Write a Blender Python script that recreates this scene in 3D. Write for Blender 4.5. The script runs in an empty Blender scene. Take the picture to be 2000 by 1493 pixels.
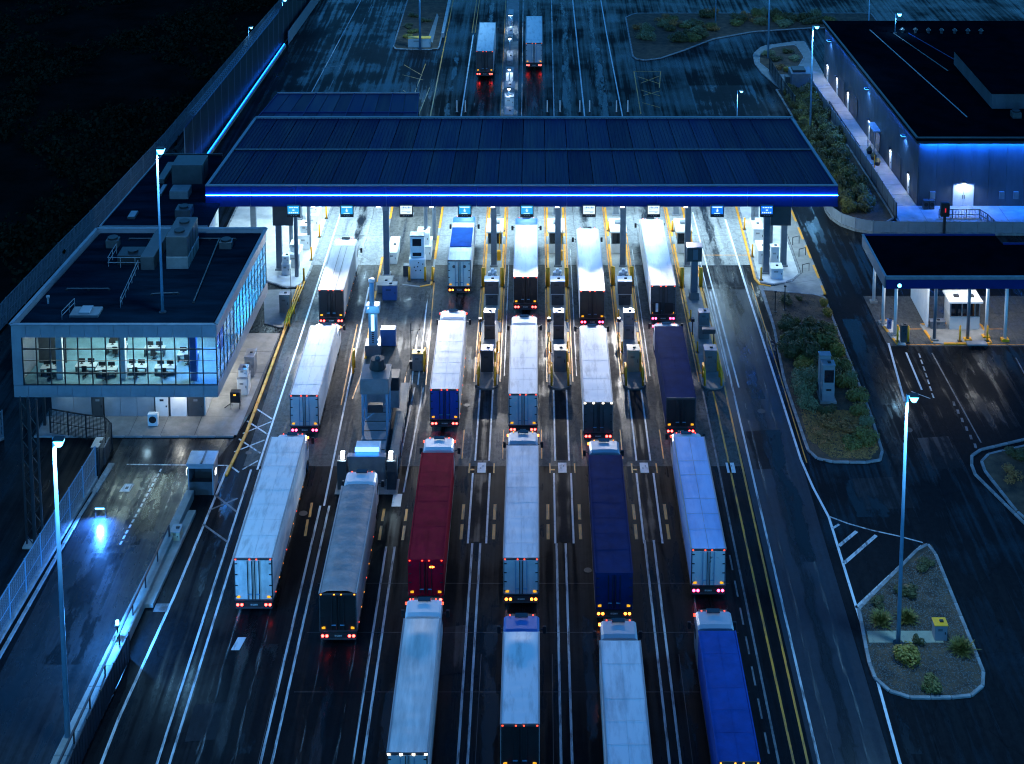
import bpy, math, random
from mathutils import Vector, Matrix
R = math.radians
scene = bpy.context.scene
COL = scene.collection

# ------------------------------------------------------------------ camera
cd = bpy.data.cameras.new('camera')
cam = bpy.data.objects.new('camera', cd); COL.objects.link(cam)
cd.sensor_width = 36.0
cd.lens = 2925.387 * 36.0 / 2000.0
cd.shift_x = -48.25 / 2000.0
cd.shift_y = -1168.6 / 2000.0
cd.clip_start = 1.0; cd.clip_end = 6000.0
cam.location = (0, 0, 75.074)
cam.rotation_euler = (R(90 - 7.8572), 0, 0)
scene.camera = cam

# ------------------------------------------------------------------ night sky, moonlight, exposure
world = bpy.data.worlds.new('World'); scene.world = world
world.use_nodes = True
wn = world.node_tree.nodes; wl = world.node_tree.links
wn.clear()
w_out = wn.new('ShaderNodeOutputWorld'); w_bg = wn.new('ShaderNodeBackground')
w_sky = wn.new('ShaderNodeTexSky'); w_sky.sky_type = 'NISHITA'
w_sky.sun_disc = False
w_sky.sun_elevation = R(24); w_sky.sun_rotation = R(200)
w_sky.air_density = 1.0; w_sky.dust_density = 0.0; w_sky.ozone_density = 4.0
w_mul = wn.new('ShaderNodeMixRGB'); w_mul.blend_type = 'MULTIPLY'; w_mul.inputs[0].default_value = 1.0
w_mul.inputs[2].default_value = (0.153, 0.624, 1.0, 1)          # deep blue of the late twilight
wl.new(w_sky.outputs[0], w_mul.inputs[1]); wl.new(w_mul.outputs[0], w_bg.inputs[0])
w_bg.inputs[1].default_value = 0.104
wl.new(w_bg.outputs[0], w_out.inputs[0])

sl = bpy.data.lights.new('moon', 'SUN'); sl.energy = 0.03; sl.angle = R(8); sl.color = (0.5, 0.72, 1.0)
moon = bpy.data.objects.new('moon', sl); COL.objects.link(moon)
moon.rotation_euler = (R(66), 0, R(-20))

scene.view_settings.view_transform = 'Standard'
scene.view_settings.look = 'None'
scene.view_settings.exposure = 1.0
scene.view_settings.gamma = 1.0
scene.view_settings.use_curve_mapping = False
scene.render.engine = 'CYCLES'
scene.cycles.use_denoising = True
scene.cycles.max_bounces = 6
scene.cycles.diffuse_bounces = 2
scene.cycles.glossy_bounces = 3
scene.cycles.transparent_max_bounces = 12
scene.cycles.sample_clamp_indirect = 4.0
scene.cycles.caustics_reflective = False
scene.cycles.caustics_refractive = False
scene.cycles.use_light_tree = True
scene.cycles.use_adaptive_sampling = True
scene.cycles.adaptive_threshold = 0.02
scene.cycles.filter_width = 1.1

rnd = random.Random(7)
LK = 0.5          # lamps are set for exposure 0, the picture is exposed one stop up

# ------------------------------------------------------------------ materials
MATS = {}
def mat(name, col, rough=0.6, metal=0.0, var=0.25, scale=1.5, stretch=(1, 1, 1), rvar=0.0, bump=0.0, bscale=8.0, emit=None, estr=0.0, spec=0.5, col2=None, sharp=(0.3, 0.7)):
    """procedural principled material: base colour broken up by two noises, roughness variation and bump"""
    if name in MATS: return MATS[name]
    m = bpy.data.materials.new(name); m.use_nodes = True
    nt = m.node_tree; n = nt.nodes; l = nt.links
    b = n['Principled BSDF']
    b.inputs['Roughness'].default_value = rough; b.inputs['Metallic'].default_value = metal
    b.inputs['Specular IOR Level'].default_value = spec
    c = (*col, 1)
    if var > 0 or col2:
        tc = n.new('ShaderNodeTexCoord'); mp = n.new('ShaderNodeMapping'); mp.inputs['Scale'].default_value = stretch
        l.new(tc.outputs['Object'], mp.inputs[0])
        nz = n.new('ShaderNodeTexNoise'); nz.inputs['Scale'].default_value = scale; nz.inputs['Detail'].default_value = 5; nz.inputs['Roughness'].default_value = 0.65
        l.new(mp.outputs[0], nz.inputs['Vector'])
        rp = n.new('ShaderNodeValToRGB')
        rp.color_ramp.elements[0].position = sharp[0]; rp.color_ramp.elements[1].position = sharp[1]
        lo = col2 if col2 else tuple(x * (1 - var) for x in col); hi = col if col2 else tuple(min(1, x * (1 + var)) for x in col)
        rp.color_ramp.elements[0].color = (*lo, 1); rp.color_ramp.elements[1].color = (*hi, 1)
        l.new(nz.outputs['Fac'], rp.inputs[0]); l.new(rp.outputs[0], b.inputs['Base Color'])
        if rvar > 0:
            mr = n.new('ShaderNodeMapRange'); mr.inputs[1].default_value = 0.3; mr.inputs[2].default_value = 0.7
            mr.inputs[3].default_value = max(0.03, rough - rvar); mr.inputs[4].default_value = min(1, rough + rvar)
            l.new(nz.outputs['Fac'], mr.inputs[0]); l.new(mr.outputs[0], b.inputs['Roughness'])
        if bump > 0:
            nb = n.new('ShaderNodeTexNoise'); nb.inputs['Scale'].default_value = bscale; nb.inputs['Detail'].default_value = 3
            l.new(mp.outputs[0], nb.inputs['Vector'])
            bp = n.new('ShaderNodeBump'); bp.inputs['Strength'].default_value = bump; bp.inputs['Distance'].default_value = 0.1
            l.new(nb.outputs['Fac'], bp.inputs['Height']); l.new(bp.outputs[0], b.inputs['Normal'])
    else:
        b.inputs['Base Color'].default_value = c
    if emit:
        b.inputs['Emission Color'].default_value = (*emit, 1); b.inputs['Emission Strength'].default_value = estr
    MATS[name] = m
    return m

def wet(name, lo, hi, r0, r1, pscale=0.09, cracks=True, spec=0.5, wetr=(0.38, 0.50)):
    """wet paving: streaked along the driving direction, puddled patches, fine relief and dark seams"""
    m = bpy.data.materials.new(name); m.use_nodes = True
    nt = m.node_tree; n = nt.nodes; l = nt.links; b = n['Principled BSDF']; b.inputs['Specular IOR Level'].default_value = spec
    tc = n.new('ShaderNodeTexCoord')
    def noise(sc, scale, detail, rough=0.6):
        mp = n.new('ShaderNodeMapping'); mp.inputs['Scale'].default_value = sc; l.new(tc.outputs['Object'], mp.inputs[0])
        z = n.new('ShaderNodeTexNoise'); z.inputs['Scale'].default_value = scale; z.inputs['Detail'].default_value = detail; z.inputs['Roughness'].default_value = rough
        l.new(mp.outputs[0], z.inputs['Vector']); return z.outputs['Fac']
    def math_(op, a, bb):
        q = n.new('ShaderNodeMath'); q.operation = op
        for i, x in enumerate((a, bb)):
            if isinstance(x, (int, float)): q.inputs[i].default_value = x
            else: l.new(x, q.inputs[i])
        return q.outputs[0]
    def rng(x, a, bb, c, d):
        q = n.new('ShaderNodeMapRange'); l.new(x, q.inputs[0])
        for i, y in enumerate((a, bb, c, d)): q.inputs[i + 1].default_value = y
        return q.outputs[0]
    streak = noise((1.6, 0.035, 1), 1.0, 4)
    patch = noise((1, 1, 1), pscale, 5, 0.62)
    grain = noise((1, 0.7, 1), 2.6, 6, 0.8)
    mixv = math_('ADD', math_('MULTIPLY', streak, 0.55), math_('MULTIPLY', patch, 0.45))
    rp = n.new('ShaderNodeValToRGB'); rp.color_ramp.elements[0].position = 0.38; rp.color_ramp.elements[1].position = 0.62
    rp.color_ramp.elements[0].color = (*lo, 1); rp.color_ramp.elements[1].color = (*hi, 1)
    l.new(math_('ADD', math_('MULTIPLY', mixv, 0.55), math_('MULTIPLY', grain, 0.45)), rp.inputs[0])
    colr = rp.outputs[0]
    if cracks:
        vo = n.new('ShaderNodeTexVoronoi'); vo.feature = 'DISTANCE_TO_EDGE'; vo.inputs['Scale'].default_value = 0.11
        wv = n.new('ShaderNodeTexNoise'); wv.inputs['Scale'].default_value = 0.6; wv.inputs['Detail'].default_value = 4
        l.new(tc.outputs['Object'], wv.inputs['Vector'])
        av = n.new('ShaderNodeMixRGB'); av.blend_type = 'ADD'; av.inputs[0].default_value = 1.0
        l.new(tc.outputs['Object'], av.inputs[1]); l.new(wv.outputs['Color'], av.inputs[2]); l.new(av.outputs[0], vo.inputs['Vector'])
        k = rng(vo.outputs['Distance'], 0.0, 0.004, 0.55, 1.0)
        mm = n.new('ShaderNodeMixRGB'); mm.blend_type = 'MULTIPLY'; mm.inputs[0].default_value = 1.0
        l.new(colr, mm.inputs[1]); l.new(k, mm.inputs[2]); colr = mm.outputs[0]
    l.new(colr, b.inputs['Base Color'])
    l.new(rng(math_('ADD', math_('MULTIPLY', patch, 0.6), math_('MULTIPLY', streak, 0.4)), 0.38, 0.6, r0, r1), b.inputs['Roughness'])
    l.new(rng(math_('ADD', math_('MULTIPLY', patch, 0.5), math_('MULTIPLY', streak, 0.5)), wetr[0], wetr[1], spec, spec * 0.05), b.inputs['Specular IOR Level'])
    bp = n.new('ShaderNodeBump'); bp.inputs['Strength'].default_value = 0.12; bp.inputs['Distance'].default_value = 0.05
    l.new(noise((1, 0.6, 1), 1.8, 5, 0.7), bp.inputs['Height']); l.new(bp.outputs[0], b.inputs['Normal'])
    MATS[name] = m
    return m

def glow(name, col, strength, base=(0.02, 0.02, 0.02)):
    """a lit lens or tube: emits light"""
    return mat(name, base, 0.3, var=0, emit=col, estr=strength * LK)

def glass(name, tint, clear=0.8):
    m = bpy.data.materials.new(name); m.use_nodes = True
    nt = m.node_tree; n = nt.nodes; l = nt.links; n.clear()
    o = n.new('ShaderNodeOutputMaterial'); t = n.new('ShaderNodeBsdfTransparent'); g = n.new('ShaderNodeBsdfGlossy'); mx = n.new('ShaderNodeMixShader')
    t.inputs[0].default_value = (*tint, 1); g.inputs['Roughness'].default_value = 0.03
    lw = n.new('ShaderNodeLayerWeight'); lw.inputs[0].default_value = 0.5
    pw = n.new('ShaderNodeMath'); pw.operation = 'POWER'; pw.inputs[1].default_value = 4.0; l.new(lw.outputs['Facing'], pw.inputs[0])
    ma = n.new('ShaderNodeMath'); ma.operation = 'MULTIPLY_ADD'; ma.inputs[1].default_value = 0.5; ma.inputs[2].default_value = 0.03; l.new(pw.outputs[0], ma.inputs[0])
    l.new(ma.outputs[0], mx.inputs[0]); l.new(t.outputs[0], mx.inputs[1]); l.new(g.outputs[0], mx.inputs[2]); l.new(mx.outputs[0], o.inputs[0])
    MATS[name] = m
    return m

m_asphalt = wet('wet_asphalt', (0.0028, 0.0033, 0.0042), (0.010, 0.011, 0.013), 0.18, 0.5, spec=0.13, wetr=(0.34, 0.56))
m_lane = wet('wet_lane_concrete', (0.026, 0.026, 0.027), (0.150, 0.142, 0.130), 0.22, 0.65, 0.16, spec=0.20)
m_under_lit = wet('lit_canopy_paving', (0.12, 0.12, 0.12), (0.36, 0.36, 0.35), 0.3, 0.6, 0.2, spec=0.25)  # canopy lamp light painted in as paler paving
m_drive = wet('wet_driveway', (0.004, 0.0045, 0.006), (0.016, 0.017, 0.019), 0.15, 0.45, 0.12, spec=0.24)
m_yard = wet('wet_yard_paving', (0.006, 0.007, 0.009), (0.022, 0.023, 0.026), 0.12, 0.42, 0.2, spec=0.55, wetr=(0.44, 0.60))
m_lane8 = wet('smooth_wet_asphalt', (0.007, 0.011, 0.017), (0.024, 0.031, 0.042), 0.28, 0.5, 0.1, False, spec=0.26, wetr=(0.42, 0.66))
m_soil = mat('planting_soil', (0.13, 0.075, 0.042), 0.95, var=0, col2=(0.022, 0.017, 0.013), scale=0.9, bump=0.6, bscale=6)
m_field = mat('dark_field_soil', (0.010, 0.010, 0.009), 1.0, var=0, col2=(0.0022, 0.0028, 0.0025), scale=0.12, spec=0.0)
m_concrete = mat('pale_concrete', (0.23, 0.22, 0.205), 0.7, var=0.35, scale=0.8, rvar=0.2, bump=0.15)
m_apron = mat('bright_concrete', (0.50, 0.49, 0.47), 0.6, var=0.22, scale=0.9, rvar=0.2)
m_kerb = mat('kerb_concrete', (0.20, 0.20, 0.20), 0.7, var=0.45, scale=1.7)
m_kerb_y = mat('kerb_yellow_paint', (0.78, 0.30, 0.01), 0.6, var=0, col2=(0.26, 0.18, 0.10), scale=2.0, sharp=(0.32, 0.45))
m_white_line = mat('worn_white_paint', (0.50, 0.50, 0.50), 0.5, var=0, col2=(0.10, 0.10, 0.105), scale=1.6, stretch=(2, 0.35, 1), sharp=(0.36, 0.54))
m_white_line2 = mat('fresh_white_paint', (0.66, 0.66, 0.66), 0.5, var=0, col2=(0.30, 0.30, 0.30), scale=1.2, sharp=(0.28, 0.5))
m_faint_line = mat('faded_white_paint', (0.16, 0.16, 0.165), 0.5, var=0, col2=(0.03, 0.03, 0.033), scale=1.0, sharp=(0.35, 0.6))
m_yellow_line = mat('worn_yellow_paint', (0.80, 0.28, 0.006), 0.5, var=0, col2=(0.20, 0.08, 0.02), scale=1.6, stretch=(2, 0.35, 1), sharp=(0.34, 0.55))
m_tar = mat('tar_seam', (0.008, 0.008, 0.009), 0.35, var=0.3)
m_gore = wet('dark_gore_paving', (0.010, 0.0105, 0.012), (0.026, 0.027, 0.03), 0.3, 0.6, 0.2, False, spec=0.25)
m_navy_roof = mat('dark_navy_roof', (0.001, 0.013, 0.052), 0.5, 0.0, var=0.30, scale=0.5, stretch=(1, 0.15, 1), rvar=0.12, spec=0.06)
m_navy_roof2 = mat('navy_roof_sheet', (0.001, 0.019, 0.074), 0.45, 0.0, var=0.30, scale=0.6, stretch=(1, 0.12, 1), rvar=0.12, spec=0.06)
m_black_roof = mat('black_roof_membrane', (0.0014, 0.0036, 0.0065), 0.75, var=0.35, scale=0.35, spec=0.0)
m_grey_roof = mat('dark_grey_roof_felt', (0.003, 0.0115, 0.020), 0.55, var=0.5, scale=0.5, stretch=(0.3, 1.5, 1), rvar=0.2, spec=0.0)
m_trim = mat('grey_metal_trim', (0.23, 0.24, 0.26), 0.4, 0.2, var=0.2)
m_fascia = mat('navy_fascia_sheet', (0.004, 0.022, 0.12), 0.5, 0.0, spec=0.1, var=0.12, scale=0.6)
m_panel = mat('silver_cladding', (0.25, 0.265, 0.29), 0.4, 0.1, var=0.18, scale=0.5)
m_ware = mat('grey_wall_sheet', (0.060, 0.068, 0.085), 0.5, 0.0, var=0.35, scale=0.4, stretch=(1, 1, 0.3))
m_white = mat('white_coated_metal', (0.72, 0.72, 0.71), 0.45, var=0.10, scale=1.2)
m_offw = mat('off_white_wall', (0.62, 0.61, 0.57), 0.7, var=0.12, scale=0.6)
m_soffit = mat('white_soffit_sheet', (0.62, 0.63, 0.65), 0.5, var=0.1)
m_steel = mat('blue_grey_steel', (0.14, 0.17, 0.21), 0.38, 0.35, var=0.15)
m_pole = mat('galvanised_blue_tint', (0.14, 0.30, 0.44), 0.45, 0.1, var=0.12)  # blue of the lamp light is tinted into this metal
m_dark = mat('dark_metal', (0.022, 0.024, 0.028), 0.45, 0.3, var=0.25)
m_black = mat('black_rubber', (0.010, 0.010, 0.011), 0.75, var=0.2)
m_grey = mat('grey_cabinet_metal', (0.17, 0.175, 0.18), 0.45, 0.2, var=0.18)
m_dgrey = mat('dark_grey_cabinet_metal', (0.06, 0.065, 0.07), 0.45, 0.2, var=0.18)
m_beige = mat('beige_cabinet_paint', (0.34, 0.29, 0.20), 0.5, var=0.15)
m_yellow = mat('safety_yellow_paint', (0.85, 0.36, 0.008), 0.45, var=0.15, scale=3)
m_bluebox = mat('blue_painted_metal', (0.04, 0.11, 0.30), 0.4, var=0.15)
m_glass_f = glass('clear_window_glass', (0.80, 0.86, 0.88))
m_glass_d = mat('dark_tinted_glass', (0.012, 0.016, 0.022), 0.06, var=0.1, spec=0.8)
m_fence = mat('dull_fence_metal', (0.16, 0.18, 0.21), 0.5, 0.2, var=0.2)
m_screenwall = mat('dark_screen_panel', (0.016, 0.022, 0.032), 0.5, 0.1, var=0.5, scale=0.6, stretch=(1, 1, 0.3))
def stain(name, col, rough, scale, stretch, lo, hi):
    m = bpy.data.materials.new(name); m.use_nodes = True
    n = m.node_tree.nodes; l = m.node_tree.links; b = n['Principled BSDF']; o = n['Material Output']
    b.inputs['Base Color'].default_value = (*col, 1); b.inputs['Roughness'].default_value = rough; b.inputs['Specular IOR Level'].default_value = 0.3
    tc = n.new('ShaderNodeTexCoord'); mp = n.new('ShaderNodeMapping'); mp.inputs['Scale'].default_value = stretch; l.new(tc.outputs['Object'], mp.inputs[0])
    z = n.new('ShaderNodeTexNoise'); z.inputs['Scale'].default_value = scale; z.inputs['Detail'].default_value = 6; z.inputs['Roughness'].default_value = 0.7; l.new(mp.outputs[0], z.inputs['Vector'])
    # fade towards the ribbon's own edges
    sx = n.new('ShaderNodeSeparateXYZ'); l.new(tc.outputs['Generated'], sx.inputs[0])
    q = n.new('ShaderNodeMath'); q.operation = 'SUBTRACT'; q.inputs[1].default_value = 0.5; l.new(sx.outputs[0], q.inputs[0])
    a = n.new('ShaderNodeMath'); a.operation = 'ABSOLUTE'; l.new(q.outputs[0], a.inputs[0])
    e = n.new('ShaderNodeMapRange'); l.new(a.outputs[0], e.inputs[0])
    for i, v in enumerate((0.15, 0.5, 0.0, -0.28)): e.inputs[i + 1].default_value = v
    s_ = n.new('ShaderNodeMath'); s_.operation = 'ADD'; l.new(z.outputs['Fac'], s_.inputs[0]); l.new(e.outputs[0], s_.inputs[1])
    r = n.new('ShaderNodeMapRange'); l.new(s_.outputs[0], r.inputs[0])
    for i, v in enumerate((lo, hi, 0.0, 0.9)): r.inputs[i + 1].default_value = v
    t = n.new('ShaderNodeBsdfTransparent'); x = n.new('ShaderNodeMixShader'); l.new(r.outputs[0], x.inputs[0]); l.new(t.outputs[0], x.inputs[1]); l.new(b.outputs[0], x.inputs[2]); l.new(x.outputs[0], o.inputs[0])
    MATS[name] = m
    return m
m_oil = stain('oil_stain', (0.006, 0.006, 0.007), 0.3, 0.9, (1.5, 0.25, 1), 0.36, 0.56)
m_scuff = stain('pale_scuff', (0.17, 0.165, 0.155), 0.6, 1.6, (3.0, 0.14, 1), 0.50, 0.66)
m_puddle = stain('water_film', (0.004, 0.005, 0.006), 0.24, 0.45, (1.0, 0.3, 1), 0.46, 0.52)
m_leaf = [mat('leaf_dark_green', (0.080, 0.066, 0.016), 0.6, var=0.45, scale=4),
          mat('leaf_mid_green', (0.16, 0.125, 0.022), 0.6, var=0.45, scale=4),
          mat('leaf_grey_green', (0.19, 0.185, 0.08), 0.65, var=0.4, scale=4),
          mat('leaf_yellow_green', (0.27, 0.17, 0.018), 0.6, var=0.4, scale=4),
          mat('dry_straw', (0.32, 0.14, 0.04), 0.85, var=0.45, scale=4)]
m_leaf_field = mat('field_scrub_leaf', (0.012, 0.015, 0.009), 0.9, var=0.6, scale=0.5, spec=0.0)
m_twig = mat('brown_twig', (0.06, 0.045, 0.03), 0.85, var=0.3)
m_gravel = mat('pale_gravel', (0.12, 0.11, 0.10), 0.8, var=0.7, scale=9)
m_red = glow('red_lamp_lens', (1.0, 0.03, 0.025), 26, (0.3, 0.01, 0.01))
m_pink = glow('pink_red_lamp_lens', (1.0, 0.03, 0.12), 26, (0.3, 0.01, 0.03))
m_orange = glow('orange_lamp_lens', (1.0, 0.20, 0.02), 13, (0.3, 0.08, 0.01))
m_amber = glow('amber_marker_lens', (1.0, 0.30, 0.02), 4, (0.3, 0.1, 0.01))
m_redmark = glow('red_marker_lens', (1.0, 0.05, 0.02), 5, (0.3, 0.01, 0.01))
m_whitemark = glow('white_marker_lens', (1.0, 0.86, 0.62), 14, (0.5, 0.5, 0.5))
m_reflector_glow = mat('amber_reflector_glow', (0.62, 0.30, 0.01), 0.35, var=0.1, emit=(1.0, 0.45, 0.02), estr=0.5)  # reflector plate, its bright return put in as emission
m_plate = mat('number_plate', (0.42, 0.42, 0.40), 0.5, var=0, col2=(0.12, 0.12, 0.12), scale=14, sharp=(0.45, 0.55))
m_led = glow('blue_led_tube', (0.016, 0.18, 1.0), 85)
m_led_dim = glow('deep_blue_led_tube', (0.006, 0.14, 1.0), 1100)
m_led_side = glow('side_blue_led_tube', (0.006, 0.14, 1.0), 520)
m_led_wall = glow('saturated_blue_tube', (0.004, 0.13, 1.0), 14)
m_lamp = glow('cool_lamp_lens', (0.10, 0.55, 1.0), 10)
m_lamp_w = glow('white_lamp_lens', (0.85, 0.94, 1.0), 8)
m_lamp_b = glow('blue_lamp_lens', (0.04, 0.28, 1.0), 14)
m_scr_c = glow('cyan_screen', (0.01, 0.34, 0.85), 1.3)
m_scr_b = glow('blue_screen', (0.005, 0.16, 0.90), 1.3)
m_scr_w = glow('white_screen', (0.70, 0.86, 1.0), 1.3)
m_scr_mark = glow('screen_bright_mark', (0.75, 0.95, 1.0), 1.5)
m_scr_dark = mat('screen_dark_mark', (0.02, 0.06, 0.14), 0.3, var=0, emit=(0.05, 0.2, 0.45), estr=0.8)

# ------------------------------------------------------------------ mesh helpers
class M:
    def __init__(s): s.v = []; s.f = []
    def add(s, vs, fs):
        o = len(s.v); s.v += [tuple(p) for p in vs]; s.f += [tuple(i + o for i in q) for q in fs]; return s
    def box(s, x0, x1, y0, y1, z0, z1):
        return s.add([(x0, y0, z0), (x1, y0, z0), (x1, y1, z0), (x0, y1, z0), (x0, y0, z1), (x1, y0, z1), (x1, y1, z1), (x0, y1, z1)],
                     [(0, 3, 2, 1), (4, 5, 6, 7), (0, 1, 5, 4), (1, 2, 6, 5), (2, 3, 7, 6), (3, 0, 4, 7)])
    def cbox(s, c, d, bev=0.0):
        """box about c with sizes d; bev > 0 chamfers the vertical and top edges"""
        x, y, z = c; a, b, h = d[0] / 2, d[1] / 2, d[2] / 2
        if bev <= 0: return s.box(x - a, x + a, y - b, y + b, z - h, z + h)
        def ring(i, zz, k):
            aa, bb = a - i, b - i
            return [(x - aa + k, y - bb, zz), (x + aa - k, y - bb, zz), (x + aa, y - bb + k, zz), (x + aa, y + bb - k, zz), (x + aa - k, y + bb, zz), (x - aa + k, y + bb, zz), (x - aa, y + bb - k, zz), (x - aa, y - bb + k, zz)]
        v = ring(0, z - h, bev) + ring(0, z + h - bev, bev) + ring(bev, z + h, bev * 0.6)
        f = [tuple(range(7, -1, -1)), tuple(range(16, 24))]
        for r in (0, 8):
            for i in range(8): f.append((r + i, r + (i + 1) % 8, r + 8 + (i + 1) % 8, r + 8 + i))
        return s.add(v, f)
    def bar(s, p, q, w, h=None):
        p, q = Vector(p), Vector(q); h = h or w
        d = (q - p).normalized(); up = Vector((0, 0, 1)) if abs(d.z) < 0.95 else Vector((0, 1, 0))
        a = d.cross(up).normalized() * (w / 2); b = a.cross(d).normalized() * (h / 2)
        v = [p - a - b, p + a - b, p + a + b, p - a + b, q - a - b, q + a - b, q + a + b, q - a + b]
        return s.add(v, [(0, 1, 2, 3), (7, 6, 5, 4), (0, 4, 5, 1), (1, 5, 6, 2), (2, 6, 7, 3), (3, 7, 4, 0)])
    def cyl(s, p, q, r0, r1=None, n=10):
        p, q = Vector(p), Vector(q); r1 = r0 if r1 is None else r1
        d = (q - p).normalized(); up = Vector((0, 0, 1)) if abs(d.z) < 0.95 else Vector((0, 1, 0))
        a = d.cross(up).normalized(); b = a.cross(d).normalized()
        v = [p + (a * math.cos(2 * math.pi * i / n) + b * math.sin(2 * math.pi * i / n)) * r0 for i in range(n)]
        v += [q + (a * math.cos(2 * math.pi * i / n) + b * math.sin(2 * math.pi * i / n)) * r1 for i in range(n)]
        f = [(i, (i + 1) % n, n + (i + 1) % n, n + i) for i in range(n)] + [tuple(range(n - 1, -1, -1)), tuple(range(n, 2 * n))]
        return s.add(v, f)
    def prism(s, poly, z0, z1):
        a = sum(poly[i][0] * poly[(i + 1) % len(poly)][1] - poly[(i + 1) % len(poly)][0] * poly[i][1] for i in range(len(poly)))
        if a < 0: poly = poly[::-1]
        n = len(poly)
        v = [(x, y, z0) for x, y in poly] + [(x, y, z1) for x, y in poly]
        return s.add(v, [tuple(range(n - 1, -1, -1)), tuple(range(n, 2 * n))] + [(i, (i + 1) % n, n + (i + 1) % n, n + i) for i in range(n)])
    def sheet(s, poly, z):
        a = sum(poly[i][0] * poly[(i + 1) % len(poly)][1] - poly[(i + 1) % len(poly)][0] * poly[i][1] for i in range(len(poly)))
        if a < 0: poly = poly[::-1]
        return s.add([(x, y, z) for x, y in poly], [tuple(range(len(poly)))])
    def ribbon(s, pts, w, z):
        L, Rr = [], []
        for i, p in enumerate(pts):
            a = Vector(pts[max(0, i - 1)]); b = Vector(pts[min(len(pts) - 1, i + 1)])
            t = (b - a).normalized(); nn = Vector((-t.y, t.x)) * (w / 2); p = Vector(p)
            L.append((*(p + nn), z)); Rr.append((*(p - nn), z))
        k = len(pts)
        return s.add(L + Rr, [(k + i, k + i + 1, i + 1, i) for i in range(k - 1)])
    def mesh(s, name, m=None, smooth=False):
        me = bpy.data.meshes.new(name); me.from_pydata(s.v, [], s.f); me.update()
        if m: me.materials.append(m)
        if smooth: me.polygons.foreach_set('use_smooth', [True] * len(me.polygons))
        return me
    def build(s, name, m, parent=None, local=False, smooth=False, loc=None):
        """ONE mesh object; with a parent, world coordinates are turned into the parent's (unless local)"""
        if parent is not None and not local:
            o = wloc(parent); s.v = [(x - o[0], y - o[1], z - o[2]) for x, y, z in s.v]
        ob = bpy.data.objects.new(name, s.mesh(name, m, smooth)); COL.objects.link(ob)
        if parent is not None: ob.parent = parent
        if loc: ob.location = loc
        return ob

def wloc(o):
    x = Vector((0, 0, 0))
    while o is not None: x += o.location; o = o.parent
    return x
def tag(o, label=None, cat=None, group=None, kind=None):
    if label: o['label'] = label
    if cat: o['category'] = cat
    if group: o['group'] = group
    if kind: o['kind'] = kind
    return o
def thing(name, label, cat, loc=(0, 0, 0), rz=0.0, group=None):
    o = bpy.data.objects.new(name, None); COL.objects.link(o); o.empty_display_size = 0.3
    o.location = loc; o.rotation_euler = (0, 0, rz)
    return tag(o, label, cat, group)
def inst(name, me, parent, loc=(0, 0, 0), rz=0.0, scale=None, m=None, rot=None):
    o = bpy.data.objects.new(name, me); COL.objects.link(o); o.parent = parent; o.location = loc
    o.rotation_euler = rot if rot else (0, 0, rz)
    if scale: o.scale = scale
    if m:
        o.material_slots[0].link = 'OBJECT'; o.material_slots[0].material = m
    return o
def copy_tree(o, parent=None):
    c = o.copy(); COL.objects.link(c); c.parent = parent
    for ch in list(o.children): copy_tree(ch, c)
    return c
def light(kind, parent, loc, power, col, size=0.2, cone=150, rot=(0, 0, 0), size_y=None, name='lamp_light', spread=None):
    d = bpy.data.lights.new(name, kind); d.energy = power * LK; d.color = col
    if kind == 'SPOT': d.spot_size = R(cone); d.spot_blend = 0.6; d.shadow_soft_size = size
    elif kind == 'POINT': d.shadow_soft_size = size
    else:
        d.size = size
        if size_y: d.shape = 'RECTANGLE'; d.size_y = size_y
        if spread: d.spread = R(spread)
    o = bpy.data.objects.new(name, d); COL.objects.link(o); o.parent = parent; o.location = loc; o.rotation_euler = rot
    return o

# ================================================================== SETTING: ground, road, markings, kerbs
ground = tag(M().sheet([(-900, -300), (900, -300), (900, 1800), (-900, 1800)], 0.0).build('ground', m_asphalt), kind='structure')
road = tag(M().sheet([(-25.0, 118.5), (17.6, 118.5), (17.6, 177.0), (-25.0, 177.0)], 0.004).build('road', m_lane), kind='structure')
under = tag(M().sheet([(-35.0, 156.2), (28.0, 156.2), (28.0, 177.0), (-35.0, 177.0)], 0.0068).build('canopy_paving', m_under_lit), kind='structure')  # brighter sheet standing in for the pool of light under the canopy
lane8 = tag(M().sheet([(17.65, 40), (22.65, 40), (22.65, 176), (17.65, 176)], 0.0045).build('outer_lane', m_lane8), kind='structure')
driveway = tag(M().sheet([(22.7, 60), (90, 60), (90, 163.6), (34.6, 163.6), (34.6, 175), (32, 215), (22.7, 215)], 0.005).build('driveway', m_drive), kind='structure')
yard = tag(M().sheet([(-38.5, 40), (-29.9, 40), (-29.9, 102.4), (-28.8, 114.4), (-26.6, 122.6), (-36.4, 122.6), (-36.6, 114)], 0.006).build('yard_paving', m_yard), kind='structure')
shoulder = tag(M().sheet([(-40, 180), (-15.5, 180), (-15.5, 300), (-40, 300)], 0.004).build('shoulder_paving', m_drive), kind='structure')
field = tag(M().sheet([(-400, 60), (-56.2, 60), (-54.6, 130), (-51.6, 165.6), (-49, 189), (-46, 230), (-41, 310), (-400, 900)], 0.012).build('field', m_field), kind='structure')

LZ = 0.012
def line(pts, w, m, z=LZ, name='lane_line', parent=None):
    return M().ribbon(pts, w, z).build(name, m, parent or road)
def seg(x, y0, y1, w, m, z=LZ, x1=None, name='lane_line'):
    return line([(x, y0), (x if x1 is None else x1, y1)], w, m, z, name)

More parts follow.
